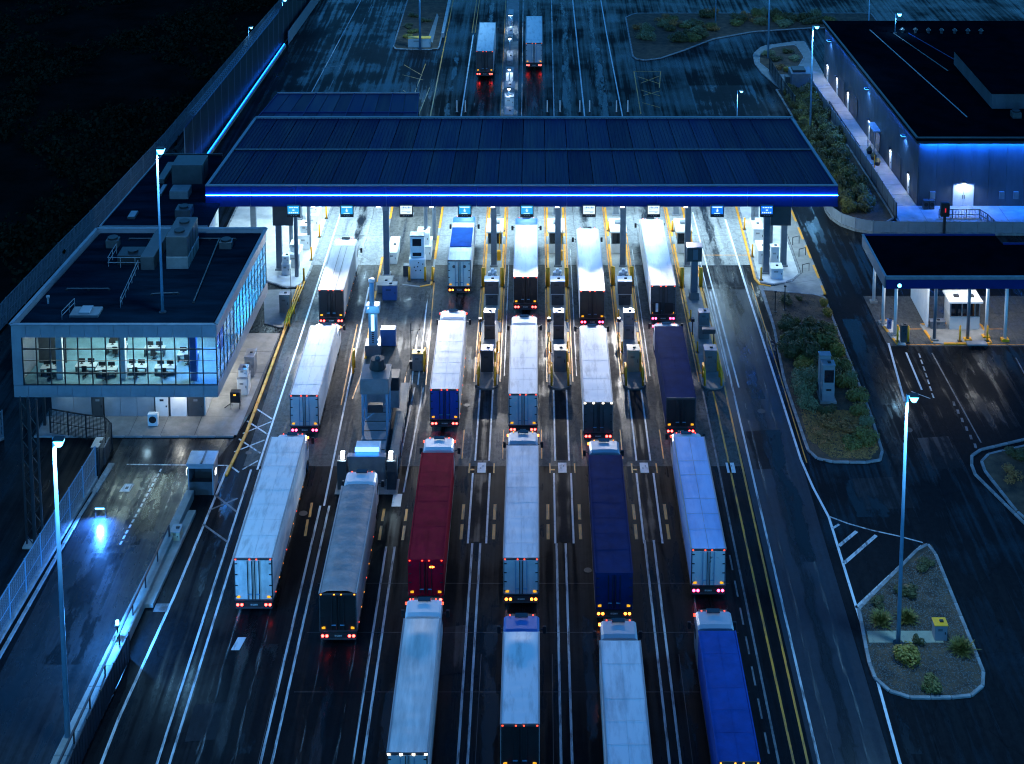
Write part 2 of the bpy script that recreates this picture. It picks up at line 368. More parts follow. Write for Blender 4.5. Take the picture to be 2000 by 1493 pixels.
# long double lines between the waiting lanes
PAIRS = [(-24.25, -23.45), (-17.65, -16.92), (-11.76, -11.09), (-5.05, -4.42), (1.56, 2.27), (8.49, 9.20)]
for i, (a, b) in enumerate(PAIRS):
    top = (118.0, 113.0, 107.8, 108.2, 108.2, 108.6)[i]
    seg(a, 55, top, 0.17, m_white_line); seg(b, 55, top, 0.17, m_white_line)
seg(-23.72, 118.0, 178, 0.17, m_white_line2, x1=-23.3)
seg(-17.35, 113.0, 151, 0.16, m_white_line2, x1=-17.9)
ISL = {'A': -4.68, 'B': 2.18, 'C': 9.15, 'D': 16.5}
ISL_TXT = {'A': 'between lanes three and four', 'B': 'between lanes four and five', 'C': 'between lanes five and six', 'D': 'beside the empty lane'}
for k, x in ISL.items():
    if k != 'D':
        M().sheet([(x - 0.6, 108.4), (x + 0.6, 108.4), (x + 0.6, 117.3), (x - 0.6, 117.3)], 0.0085).build('gore_strip', m_gore, road)
        for s in (-1, 1):
            seg(x + s * 0.72, 108.2, 117.5, 0.16, m_white_line2); seg(x + s * 0.60, 119.3, 130.6, 0.14, m_white_line2)
            for y0, y1 in ((108.7, 110.6), (111.2, 113.2)):
                line([(x + s * 1.28, y0), (x + s * 1.28, y1)], 0.24, m_yellow_line)
            line([(x + s * 1.05, 117.5), (x + s * 1.05, 118.9)], 0.13, m_yellow_line)
            line([(x + s * 1.75, 119.6), (x + s * 1.75, 124.0)], 0.10, m_yellow_line)
            if s < 0: line([(x - 0.98, 118.0), (x - 0.62, 118.0)], 0.2, m_yellow_line)
        M().sheet([(x - 0.48, 119.4), (x + 0.48, 119.4), (x + 0.48, 130.5), (x - 0.48, 130.5)], 0.0085).build('gore_strip', m_gore, road)
    M().sheet([(x - 0.36, 117.55), (x + 0.36, 117.55), (x + 0.36, 119.0), (x - 0.36, 119.0)], LZ).build('gore_plate', m_white_line2, road)
    b_ = M()
    for dx, dy in ((-0.12, 118.2), (0.1, 118.5)): b_.cyl((x + dx, dy, LZ), (x + dx, dy, LZ + 0.03), 0.05, n=6)
    b_.build('plate_stud', m_dark, road)
# lane two, beside the scanner
M().sheet([(-11.85, 112.9), (-11.1, 112.9), (-11.1, 114.6), (-11.85, 114.6)], LZ).build('gore_plate', m_white_line2, road)
for y0, y1 in ((108.6, 110.4), (111.0, 112.6)):
    for xx in (-12.4, -10.55): line([(xx, y0), (xx, y1)], 0.22, m_yellow_line)
    line([(-18.3, y0 + 0.5), (-18.4, y1 + 0.8)], 0.2, m_yellow_line)
for s in (-0.42, 0.42): seg(-11.45 + s, 114.8, 131, 0.14, m_white_line, x1=-11.0 + s)
for xx in (-12.4, -10.4): line([(xx, 131.5), (xx - 0.6, 152)], 0.13, m_yellow_line)
for xx in (-11.75, -11.15): line([(xx, 131.5), (xx - 0.4, 152)], 0.13, m_white_line2)
line([(-17.0, 129), (-15.3, 151.5)], 0.13, m_yellow_line); line([(-17.9, 128), (-18.2, 143)], 0.13, m_yellow_line)
# lines right of lane six
for x, m_, w in ((15.47, m_faint_line, 0.16), (16.43, m_yellow_line, 0.16), (17.14, m_yellow_line, 0.16), (17.86, m_white_line, 0.17)):
    seg(x, 55, 130.4 if x < 17 else 150, w, m_, x1=x + (0.0 if x < 17 else 0.55))
for k in range(16): seg(14.95, 60 + k * 3.0, 61.8 + k * 3.0, 0.13, m_faint_line)
seg(18.9, 131, 170, 0.15, m_white_line2, x1=18.6)
line([(22.25, 168), (22.35, 150), (22.68, 119.5), (23.0, 115.5), (23.55, 111.5), (23.5, 98), (23.2, 86), (22.9, 55)], 0.2, m_white_line2)
line([(23.05, 152), (23.1, 119.0)], 0.1, m_yellow_line)
line([(18.3, 158.6), (24.2, 158.6)], 0.14, m_yellow_line)
M().sheet([(18.0, 150.5), (22.3, 150.5), (22.3, 156.0), (18.0, 156.0)], 0.0085).build('patched_paving', m_gore, road)
for yy in (151.2, 163.6): line([(-24, yy), (22, yy)], 0.05, m_tar)
for yy in (98.2, 103.5, 92.4): line([(-16.5, yy), (14.5, yy)], 0.06, m_tar)
# seams with worn bright water tracks down the lanes
for x in (-17.9, -11.9, -4.0, 1.0, 9.9): line([(x, 60), (x + 0.1, 96)], 0.05, m_tar)
# oil drips down the lane centres, scuffed wheel tracks, films of water
for x, a, b in ((-20.6, 60, 176), (-14.1, 60, 113), (-14.1, 140, 176), (-8.1, 60, 176), (-1.1, 60, 176), (5.6, 60, 176), (12.75, 60, 176), (20.2, 60, 200), (-7.8, 178, 300), (-0.4, 178, 300), (4.6, 178, 300), (9.2, 178, 300)):
    yy = a
    while yy < b:
        y2 = min(b, yy + rnd.uniform(9, 17)); dx = rnd.uniform(-0.15, 0.15)
        M().sheet([(x - 0.8 + dx, yy), (x + 0.8 + dx, yy), (x + 0.8 + dx, y2), (x - 0.8 + dx, y2)], 0.0098).build('oil_stain', m_oil, road)
        for s in (-1.05, 1.05):
            M().sheet([(x + s * 1.1 - 0.35, yy), (x + s * 1.1 + 0.35, yy), (x + s * 1.1 + 0.35, y2), (x + s * 1.1 - 0.35, y2)], 0.0092).build('wheel_track', m_scuff, road)
        yy = y2
for x, y, w_, l_ in ((-3.2, 92, 1.0, 14), (3.7, 94, 1.0, 12), (-9.9, 90, 0.9, 12), (10.3, 92, 1.0, 12), (-18.8, 92, 1.2, 10), (20.5, 140, 1.4, 22), (20.9, 115, 1.3, 18), (31.8, 136, 1.6, 16), (27, 114, 3.0, 5), (-25.4, 108, 1.2, 12), (-33.2, 101, 3.2, 12), (-31.2, 113, 1.8, 10), (24.5, 92, 1.2, 10), (4.2, 210, 0.8, 32), (9.8, 215, 0.8, 36), (-12.6, 215, 0.8, 34), (32, 160, 1.2, 14)):
    M().sheet([(x - w_, y - l_ / 2), (x + w_, y - l_ / 2), (x + w_, y + l_ / 2), (x - w_, y + l_ / 2)], 0.0105).build('water_film', m_puddle, road)
for x, y, r_ in ((-18.9, 112, 0.35), (3.9, 105, 0.3), (20.4, 127, 0.35), (-24.9, 120.5, 0.3), (33, 124, 0.4), (-6.4, 128, 0.3), (27.2, 176, 0.4)):
    M().cyl((x, y, 0.0), (x, y, 0.018), r_, n=18).build('manhole_cover', m_dark, road)
for x0_, x1_, y0_, y1_ in ((18.4, 20.6, 118, 124), (-22.9, -20.8, 88, 91.5), (26.5, 30.8, 112.5, 117), (8.0, 10.8, 206, 213), (-6.6, -5.2, 94, 99), (33.6, 36.2, 118, 123)):
    M().sheet([(x0_, y0_), (x1_, y0_ + 0.2), (x1_ + 0.1, y1_), (x0_ - 0.1, y1_ - 0.3)], 0.0088).build('asphalt_patch', m_gore, road)
# shoulder hatching by the glazed building
for (xa, ya), (xb, yb) in (((-25.75, 127.6), (-23.8, 125.7)), ((-26.0, 125.4), (-23.8, 123.3)), ((-26.0, 123.4), (-23.8, 125.3)), ((-26.2, 122.6), (-23.9, 120.4)), ((-26.2, 120.6), (-23.9, 122.4)), ((-26.2, 118.6), (-25.2, 117.6)), ((-25.0, 118.0), (-23.9, 119.3))):
    line([(xa, ya), (xb, yb)], 0.16, m_white_line)
for (xa, ya), (xb, yb) in (((-26.6, 114.5), (-24.3, 112.2)), ((-26.7, 110.6), (-24.3, 108.4)), ((-26.6, 112.4), (-24.6, 114.0))):
    line([(xa, ya), (xb, yb)], 0.18, m_faint_line)
M().sheet([(-21.6, 96.4), (-21.0, 96.4), (-20.75, 97.7), (-21.35, 97.7)], LZ).build('road_plate', m_white_line, road)
# yard lines
line([(-35.0, 118.75), (-26.3, 118.6)], 0.14, m_white_line, name='yard_line')
line([(-26.3, 118.6), (-26.95, 102.0), (-27.75, 90), (-28.2, 60)], 0.2, m_white_line, name='yard_line')
for k in range(15):
    t0, t1 = k / 15.0, (k + 0.62) / 15.0
    line([(-31.9 - 0.75 * t0, 118.1 - 10.3 * t0), (-31.9 - 0.75 * t1, 118.1 - 10.3 * t1)], 0.16, m_white_line, name='yard_line')
M().sheet([(-34.6, 114.9), (-33.75, 114.9), (-33.6, 116.0), (-34.4, 116.0)], LZ).build('yard_plate', m_white_line, road)
M().sheet([(-34.25, 115.25), (-33.98, 115.25), (-33.95, 115.6), (-34.2, 115.6)], LZ + 0.004).build('yard_plate_hole', m_tar, road)
line([(-28.1, 100.8), (-27.1, 100.8)], 0.9, m_faint_line, name='yard_line')
# lines beyond the canopy
seg(-14.95, 178, 330, 0.18, m_yellow_line); seg(-10.72, 178, 240, 0.18, m_white_line2, x1=-10.5)
seg(-10.75, 241, 330, 0.13, m_yellow_line); seg(-10.25, 241, 330, 0.13, m_yellow_line)
seg(2.35, 178, 330, 0.16, m_white_line, x1=2.9)
seg(6.85, 178, 330, 0.2, m_white_line2, x1=6.1)
line([(12.1, 178), (12.05, 203), (11.6, 240), (11.1, 330)], 0.18, m_white_line2)
seg(-5.1, 200, 330, 0.10, m_yellow_line, x1=-6.0); seg(-2.1, 200, 330, 0.10, m_white_line, x1=-2.8)
for (xa, ya), (xb, yb) in (((14.7, 203), (14.9, 221.4)), ((14.9, 221.4), (19.0, 221.4)), ((15.3, 219), (18.3, 215.8)), ((18.6, 219.2), (15.6, 216)), ((15.4, 213), (18, 210.4)), ((18.2, 212.6), (15.6, 210.6)), ((15.2, 207.6), (17.6, 205.6)), ((19, 221.4), (18.2, 214))):
    line([(xa, ya), (xb, yb)], 0.14, m_yellow_line)
for (xa, ya), (xb, yb) in (((-20.6, 224.5), (-17.4, 219.5)), ((-20.4, 219.8), (-17.2, 217.5)), ((-17.3, 225), (-18.3, 203)), ((-15.9, 214), (-16.6, 203)), ((-19.8, 213), (-17.6, 209))):
    line([(xa, ya), (xb, yb)], 0.12, m_yellow_line)
for k in range(9): line([(-31.0 + k * 0.28, 205 + k * 8.0), (-30.9 + k * 0.28, 209.5 + k * 8.0)], 0.14, m_faint_line)
line([(-33.5, 200), (-31.0, 275)], 0.16, m_white_line)
for yy in (206, 222.5, 243): line([(-33.3, yy), (-29.8, yy + 2.2)], 0.14, m_faint_line)
# right driveway lines
line([(34.8, 139.2), (33.8, 128.6)], 0.2, m_white_line2); line([(36.1, 137.4), (35.9, 130.6)], 0.18, m_white_line2)
line([(34.86, 130.3), (36.3, 129.1)], 0.12, m_white_line)
for k in range(7): line([(37.3 - k * 0.1, 137.2 - k * 1.2), (37.25 - k * 0.1, 136.4 - k * 1.2)], 0.15, m_white_line)
for k in range(6): line([(38.3, 128.6 - k * 1.35), (38.2, 127.9 - k * 1.35)], 0.22, m_faint_line)
line([(38.6, 137.3), (38.9, 122)], 0.13, m_faint_line); line([(46.5, 136.4), (46.2, 128)], 0.13, m_faint_line)
line([(35.1, 142.0), (47.5, 142.0)], 0.12, m_yellow_line); line([(35.6, 138.9), (48.5, 138.9)], 0.12, m_yellow_line)
# gore of the lower planted island
for a, b, w in (((23.6, 110.1), (24.2, 110.6), 0.22), ((23.65, 107.9), (25.4, 109.7), 0.3), ((23.6, 105.8), (26.85, 109.2), 0.3), ((23.5, 100.75), (30.2, 107.9), 0.36)):
    line([a, b], w, m_white_line)
line([(23.6, 111.6), (24.9, 110.7), (26.6, 109.85), (28.6, 109.1), (30.3, 108.3)], 0.14, m_white_line)

# kerbs: one object for each kerb stone
_stone = M().cbox((0.5, 0, 0.07), (0.985, 0.26, 0.14), 0.03).mesh('kerb_stone', m_kerb)
def resample(pts, step):
    out = [Vector(pts[0])]; acc = 0.0
    for a, b in zip(pts, pts[1:]):
        a, b = Vector(a), Vector(b); L = (b - a).length; d = step - acc
        while d <= L: out.append(a + (b - a) * (d / L)); d += step
        acc = (acc + L) % step
    if (out[-1] - Vector(pts[-1])).length > 0.25: out.append(Vector(pts[-1]))
    return out
def kerb(parent, pts, step=1.4, yellow=False, zs=1.0, name='kerb_stone'):
    p = resample(pts, step)
    o = wloc(parent)
    for i, (a, b) in enumerate(zip(p, p[1:])):
        d = b - a
        mm = m_kerb_y if yellow and (yellow is True or i % yellow != 0) else None
        inst(name, _stone, parent, (a.x - o.x, a.y - o.y, -o.z), math.atan2(d.y, d.x), (d.length, 1, zs), mm)
def arc(cx, cy, r, a0, a1, n=8, ry=None):
    return [(cx + r * math.cos(R(a0 + (a1 - a0) * i / n)), cy + (ry or r) * math.sin(R(a0 + (a1 - a0) * i / n))) for i in range(n + 1)]
def island(name, poly, m, z=0.11, kerbs=True, step=1.4, yellow=False):
    o = M().prism(poly, -0.02, z).build(name, m); tag(o, kind='structure')
    if kerbs: kerb(o, poly + [poly[0]], step, yellow)
    return o

# lane islands under and before the canopy
lane_isl = {}
for k, x in ISL.items():
    w = 0.95
    poly = [(x - w, 176)] + [(x - w, 131.2)] + arc(x, 131.2, w, 180, 360, 6, 0.6) + [(x + w, 176)]
    o = M().prism(poly, -0.02, 0.12).build('lane_island', m_concrete); tag(o, kind='structure')
    for s in (-1, 1): kerb(o, [(x + s * w, 131.2), (x + s * w, 176)], 2.0, 5)
    lane_isl[k] = o
    for s in (-1, 1): line([(x + s * 1.22, 132), (x + s * 1.22, 175)], 0.12, m_yellow_line); 
    line([(x + 1.6, 133), (x + 1.6, 160)], 0.10, m_white_line)
iso = M().prism([(-17.4, 176), (-17.0, 146), (-16.4, 131.2), (-12.6, 131.2), (-11.3, 150.2), (-11.3, 176)], -0.02, 0.10).build('lane_island', m_lane); tag(iso, kind='structure')
kerb(iso, [(-17.4, 176), (-17.0, 146), (-16.4, 131.2)], 2.0, 4); kerb(iso, [(-14.4, 151.4), (-11.3, 150.6), (-11.3, 176)], 2.0, 4)
# left end island, its white apron, and the yellow kerb running down to the building
isl_left = island('end_island', [(-36.0, 176), (-36.0, 158), (-29.6, 152.6), (-26.6, 150.7), (-25.1, 151.0), (-24.75, 154), (-24.6, 176)], m_apron, 0.11)
pav_l = tag(M().prism([(-29.0, 150.2), (-27.6, 143.0), (-26.0, 142.2), (-25.35, 142.2), (-25.0, 150.4), (-26.6, 150.3)], -0.02, 0.10).build('pavement', m_concrete), kind='structure')
kerb(pav_l, [(-25.1, 150.6), (-25.35, 142.3), (-25.45, 134.4), (-25.7, 123.2), (-26.2, 116.8)], 1.6, True)
isl_right = island('end_island', [(24.3, 174), (23.8, 152.0), (25.2, 151.4), (27.4, 152.2), (28.6, 154), (28.8, 174)], m_apron, 0.11)
kerb(isl_right, [(24.0, 172), (23.55, 151.6), (25.0, 151.0)], 1.6, True)
pav_r = tag(M().prism([(29.0, 174), (28.8, 154), (27.4, 152.0), (25.1, 151.0), (23.7, 151.3), (23.85, 142.0), (30.3, 149.3), (30.4, 156), (30.4, 172)], -0.02, 0.09).build('pavement', m_concrete), kind='structure')
kerb(pav_r, [(30.45, 172), (30.45, 149.3)], 1.6, 3)
M().ribbon([(24.2, 151), (24.4, 142.5)], 0.05, 0.094).build('slab_joint', m_tar, pav_r)
M().ribbon([(25.0, 151), (30.2, 152.5)], 0.05, 0.094).build('slab_joint', m_tar, pav_r)

# planted islands
P1 = [(24.0, 150.2), (23.95, 142.0), (23.35, 132.5), (23.5, 122.4)] + arc(25.3, 120.8, 1.75, 180, 265, 5) + [(28.6, 118.95)] + arc(28.6, 120.3, 1.3, 275, 360, 5) + [(30.2, 126.5), (30.25, 149.0)]
bed1 = island('planted_island', P1, m_soil, 0.10)
P2 = [(23.65, 100.6), (23.2, 95.4)] + arc(25.6, 94.2, 2.4, 180, 270, 6) + [(28.4, 91.85)] + arc(28.4, 94.3, 2.5, 278, 360, 6) + [(30.9, 107.9), (30.3, 108.1)]
bed2 = island('planted_island', P2, m_soil, 0.10)
P3 = [(38.9, 112.2), (38.0, 117.5)] + arc(40.2, 118.2, 2.3, 175, 100, 5) + [(46, 122.6), (52, 122.6), (52, 108.0), (40.5, 108.6)]
bed3 = island('planted_island', P3, m_soil, 0.12)
kerb(bed3, [(39.5, 109.2), (37.0, 117.2)] + arc(39.6, 118.6, 2.5, 180, 100, 5) + [(46, 123.6)], 1.4)
P4 = [(15.3, 249.5), (15.2, 228.4)] + arc(17.0, 228.4, 1.8, 180, 275, 5) + [(19.5, 227.6), (23.5, 231.5), (28.9, 237.5), (36, 241.5), (46, 243.6), (58, 244), (58, 252), (17, 252)]
bed4 = island('planted_island', P4, m_soil, 0.12)
P5 = [(35.4, 222.5), (34.6, 225.5), (35.4, 229.5), (38, 233), (42, 234.4), (42.2, 228), (39.0, 219.4), (36.2, 219.6)]
bed5 = island('planted_island', P5, m_soil, 0.12)
walk5 = island('pavement', [(34.0, 225.0), (34.4, 229.6), (36.4, 233.6), (42.2, 236.0), (43.6, 236), (43.6, 214.5), (41.0, 214.5), (40.6, 213), (36.2, 213), (34.4, 220.5)], m_concrete, 0.094)
bed6 = island('planted_island', [(35.4, 213.0), (40.6, 213.0), (42.2, 168.4), (41.3, 166.9), (37.6, 167.2), (35.6, 169.2), (35.4, 172), (36.5, 190)], m_soil, 0.10, step=2.0)
P7 = [(-23.1, 235)] + arc(-22.0, 233.2, 1.1, 180, 260, 4) + [(-16.6, 231.9)] + arc(-16.6, 232.8, 0.9, 275, 360, 4) + [(-15.7, 262), (-23.1, 300)]
bed7 = island('planted_island', P7, m_soil, 0.12)
M().prism([(-17.9, 236), (-16.9, 235.4), (-16.9, 250), (-17.3, 252)], 0.1, 0.13).build('footpath', m_concrete, bed7)
med = island('median', [(-4.9, 196), (-2.7, 196), (-3.1, 236), (-3.6, 330), (-5.4, 330), (-5.1, 236)], m_concrete, 0.11, step=2.5)

# pavement of single slabs before the glazed building
pav_b = tag(M().prism([(-44.3, 123.0), (-26.5, 123.0), (-25.9, 127), (-25.7, 141), (-30.5, 141), (-30.5, 127), (-44.3, 127)], -0.02, 0.085).build('pavement', m_tar), kind='structure')
xs = [-44.2, -41.6, -38.8, -36.0, -33.2, -30.2]
for a, b in zip(xs, xs[1:]): M().box(a + 0.02, b - 0.02, 123.05, 126.0, 0.02, 0.10).build('slab', m_concrete, pav_b)
for a, b in ((123.05, 126.0), (126.04, 129.5), (129.54, 133.5), (133.54, 137.4), (137.44, 141)):
    M().prism([(-30.16, a), (-26.45 + (a - 123) * 0.04, a), (-26.45 + (b - 123) * 0.04, b), (-30.16, b)], 0.02, 0.10).build('slab', m_concrete, pav_b)
kerb(pav_b, [(-44.3, 122.9), (-26.5, 122.9)], 1.6)
# warehouse walkway and forecourt of single slabs
pav_w = tag(M().prism([(40.9, 216), (43.5, 219), (45.7, 171.7), (75, 171.7), (75, 166.6), (42.4, 166.6)], -0.02, 0.085).build('pavement', m_tar), kind='structure')
yy = 171.7
while yy < 216: M().prism([(42.75 - (yy - 171) * 0.03, yy + 0.03), (45.73 - (yy - 171.7) * 0.0465, yy + 0.03), (45.73 - (yy + 3.2 - 171.7) * 0.0465, yy + 3.17), (42.75 - (yy + 3.2 - 171) * 0.03, yy + 3.17)], 0.02, 0.10).build('slab', m_concrete, pav_w); yy += 3.2
for xx in range(10): M().box(42.7 + xx * 3.2, 42.7 + xx * 3.2 + 3.16, 166.75, 171.64, 0.02, 0.10).build('slab', m_concrete, pav_w)
kerb(pav_w, [(42.6, 166.5), (75, 166.5)], 1.6, 2)

# ================================================================== TRUCKS
_tyre = M()
def _ring(n, prof, axis='x'):
    m = M(); k = len(prof)
    for i in range(n):
        a = 2 * math.pi * i / n
        for (x, r) in prof: m.v.append((x, r * math.cos(a), r * math.sin(a)))
    for i in range(n):
        for j in range(k - 1):
            a = i * k + j; b = ((i + 1) % n) * k + j
            m.f.append((a, b, b + 1, a + 1))
    return m
me_tyre = _ring(18, [(-0.16, 0.30), (-0.18, 0.46), (-0.12, 0.515), (0.12, 0.515), (0.18, 0.46), (0.16, 0.30)]).mesh('tyre', m_black, True)
me_rim = _ring(14, [(-0.12, 0.30), (-0.10, 0.26), (-0.04, 0.16), (-0.10, 0.12), (-0.12, 0.0)]).mesh('rim', m_pole)
me_lens = M().cyl((0, -0.02, 0), (0, 0.02, 0), 0.105, 0.105, 12).mesh('lens', m_red)
me_mark = M().cbox((0, 0, 0), (0.13, 0.05, 0.075), 0).mesh('marker_lamp', m_redmark)
me_smark = M().cbox((0, 0, 0), (0.03, 0.10, 0.05), 0).mesh('side_marker', m_amber)
me_rod = M().cyl((0, 0, 0), (0, 0, 1), 0.028, n=6).mesh('lock_rod', m_pole)
me_hinge = M().cbox((0, 0, 0), (0.20, 0.035, 0.07)).mesh('hinge', m_dark)
me_handle = M().cbox((0, 0, 0), (0.30, 0.05, 0.06)).mesh('lock_handle', m_pole)
me_plate = M().cbox((0, 0, 0), (0.52, 0.02, 0.12)).mesh('number_plate', m_plate)
me_mirror = M().cbox((0, 0, 0), (0.24, 0.14, 0.52), 0.03).mesh('mirror', m_dark)
me_flap = M().cbox((0, 0, 0), (0.5, 0.03, 0.5)).mesh('mud_flap', m_black)
me_badge = M().cyl((0, 0, 0), (0, 0.012, 0), 0.16, n=14).mesh('badge', m_orange)  # badge is no lamp, its brightness is put in as emission
TP = {}
def tmat(name, col, rough=0.4, var=0.08, **k):
    return mat('truck_' + name, col, rough, var=var, scale=k.pop('scale', 0.9), **k)
t_white = tmat('white_roof', (0.72, 0.72, 0.72), 0.45, 0.0, col2=(0.36, 0.35, 0.34), sharp=(0.22, 0.50), stretch=(2.2, 0.45, 1), rvar=0.1)
t_white2 = tmat('aged_white', (0.56, 0.55, 0.53), 0.5, 0.28, rvar=0.1, stretch=(2, 0.3, 1))
t_sky = tmat('pale_blue', (0.68, 0.68, 0.70), 0.5, 0.0, col2=(0.34, 0.35, 0.38), sharp=(0.24, 0.54), stretch=(1.5, 0.3, 1))
t_grey = tmat('grey_tarpaulin', (0.26, 0.24, 0.24), 0.6, 0.22, spec=0.2, bump=0.3, bscale=2.0)
t_silver = tmat('silver_curtain', (0.26, 0.265, 0.27), 0.45, 0.2, stretch=(2, 0.4, 1))
t_bluep = tmat('pale_blue_paint', (0.30, 0.48, 0.78), 0.45, 0.0, col2=(0.18, 0.33, 0.62), sharp=(0.25, 0.55), stretch=(1.4, 0.3, 1))
t_navy = tmat('navy_tarpaulin', (0.004, 0.022, 0.085), 0.8, 0.25, spec=0.03)
t_royal = tmat('royal_blue', (0.006, 0.055, 0.25), 0.75, 0.2, spec=0.05)
t_maroon = tmat('maroon_tarpaulin', (0.32, 0.005, 0.022), 0.8, 0.25, spec=0.03)
t_blue = tmat('blue_door', (0.018, 0.05, 0.26), 0.4, 0.1)
t_lgrey = tmat('light_grey_door', (0.42, 0.43, 0.45), 0.5, 0.12, col2=None)
t_stain = tmat('stained_door', (0.52, 0.53, 0.55), 0.5, var=0, col2=(0.14, 0.14, 0.15), scale=2.2, sharp=(0.30, 0.40))
t_dgrey = tmat('dark_grey_door', (0.045, 0.047, 0.05), 0.45, 0.25)
t_black = tmat('black_door', (0.010, 0.011, 0.013), 0.45, 0.3)
t_brown = tmat('dark_brown_door', (0.030, 0.024, 0.020), 0.45, 0.25)
t_frame = tmat('door_frame', (0.05, 0.05, 0.055), 0.5, 0.2)
t_greenw = tmat('greenish_white_door', (0.60, 0.64, 0.58), 0.5, 0.1)
t_cabw = tmat('white_cab', (0.62, 0.64, 0.66), 0.3, 0.05)
t_cabb = tmat('blue_cab', (0.02, 0.10, 0.36), 0.3, 0.08)
t_cabs = tmat('silver_cab', (0.32, 0.35, 0.40), 0.3, 0.05, metal=0.3)
t_chassis = tmat('chassis', (0.02, 0.02, 0.022), 0.6, 0.2)

me_bow = M()
for i in range(8):
    a_, b_ = -0.5 + i / 8, -0.5 + (i + 1) / 8; za_, zb_ = 0.035 * (1 - 4 * a_ * a_) - 0.03, 0.035 * (1 - 4 * b_ * b_) - 0.03
    me_bow.add([(a_, -0.016, za_), (b_, -0.016, zb_), (b_, 0.016, zb_), (a_, 0.016, za_), (a_, 0, za_ + 0.004), (b_, 0, zb_ + 0.004)], [(0, 1, 5, 4), (2, 3, 4, 5)])
me_bow = me_bow.mesh('roof_bow', t_white)
t_bow = tmat('roof_bow', (0.56, 0.56, 0.57), 0.6, 0.3)
bowm = {t_white: t_bow, t_white2: t_lgrey, t_sky: t_bow, t_navy: t_navy, t_royal: t_royal, t_maroon: t_maroon, t_silver: t_grey}
def roof_mesh(w, L, h, style, seed):
    """trailer roof skin: rigid sheet with seams, or cloth sagging between its bows"""
    r = random.Random(seed); m = M()
    nx, ny = (10, max(8, int(L * 3))) if style != 'rigid' else (6, max(8, int(L * 1.5)))
    ph = [r.uniform(0, 6.28) for _ in range(6)]
    nb = max(5, int(L / 1.35))
    for j in range(ny + 1):
        t = j / ny; y = t * L
        for i in range(nx + 1):
            s = i / nx; x = (s - 0.5) * w; e = 1 - (2 * s - 1) ** 2
            z = 0.035 * e
            if style == 'tarp':
                z += -0.010 * e * abs(math.sin(t * nb * math.pi)) ** 3 + 0.006 * e * math.sin(5 * s + 9 * t + ph[0]) + 0.003 * e * math.sin(19 * s - 31 * t + ph[1])
                z += r.uniform(-0.003, 0.003) * e
            elif style == 'tent':          # loose cloth pulled into a peak at the front bow
                k = max(0, 1 - abs(t - 0.86) / 0.16); z += 0.16 * e * k - 0.015 * e * (1 - k) * abs(math.sin(t * 9 * math.pi)) + r.uniform(-0.006, 0.006) * e
            elif style == 'ridge':         # tarpaulin over two ridge rails
                q = abs(s - 0.5) * 2
                z = (0.20 if q < 0.55 else 0.20 * (1 - (q - 0.55) / 0.45)) - 0.03 * abs(math.sin(t * nb * math.pi)) * (q < 0.95) + r.uniform(-0.012, 0.012) * (q < 0.95)
            m.v.append((x, y, h + z))
    for j in range(ny):
        for i in range(nx):
            a = j * (nx + 1) + i; m.f.append((a, a + 1, a + nx + 2, a + nx + 1))
    return m

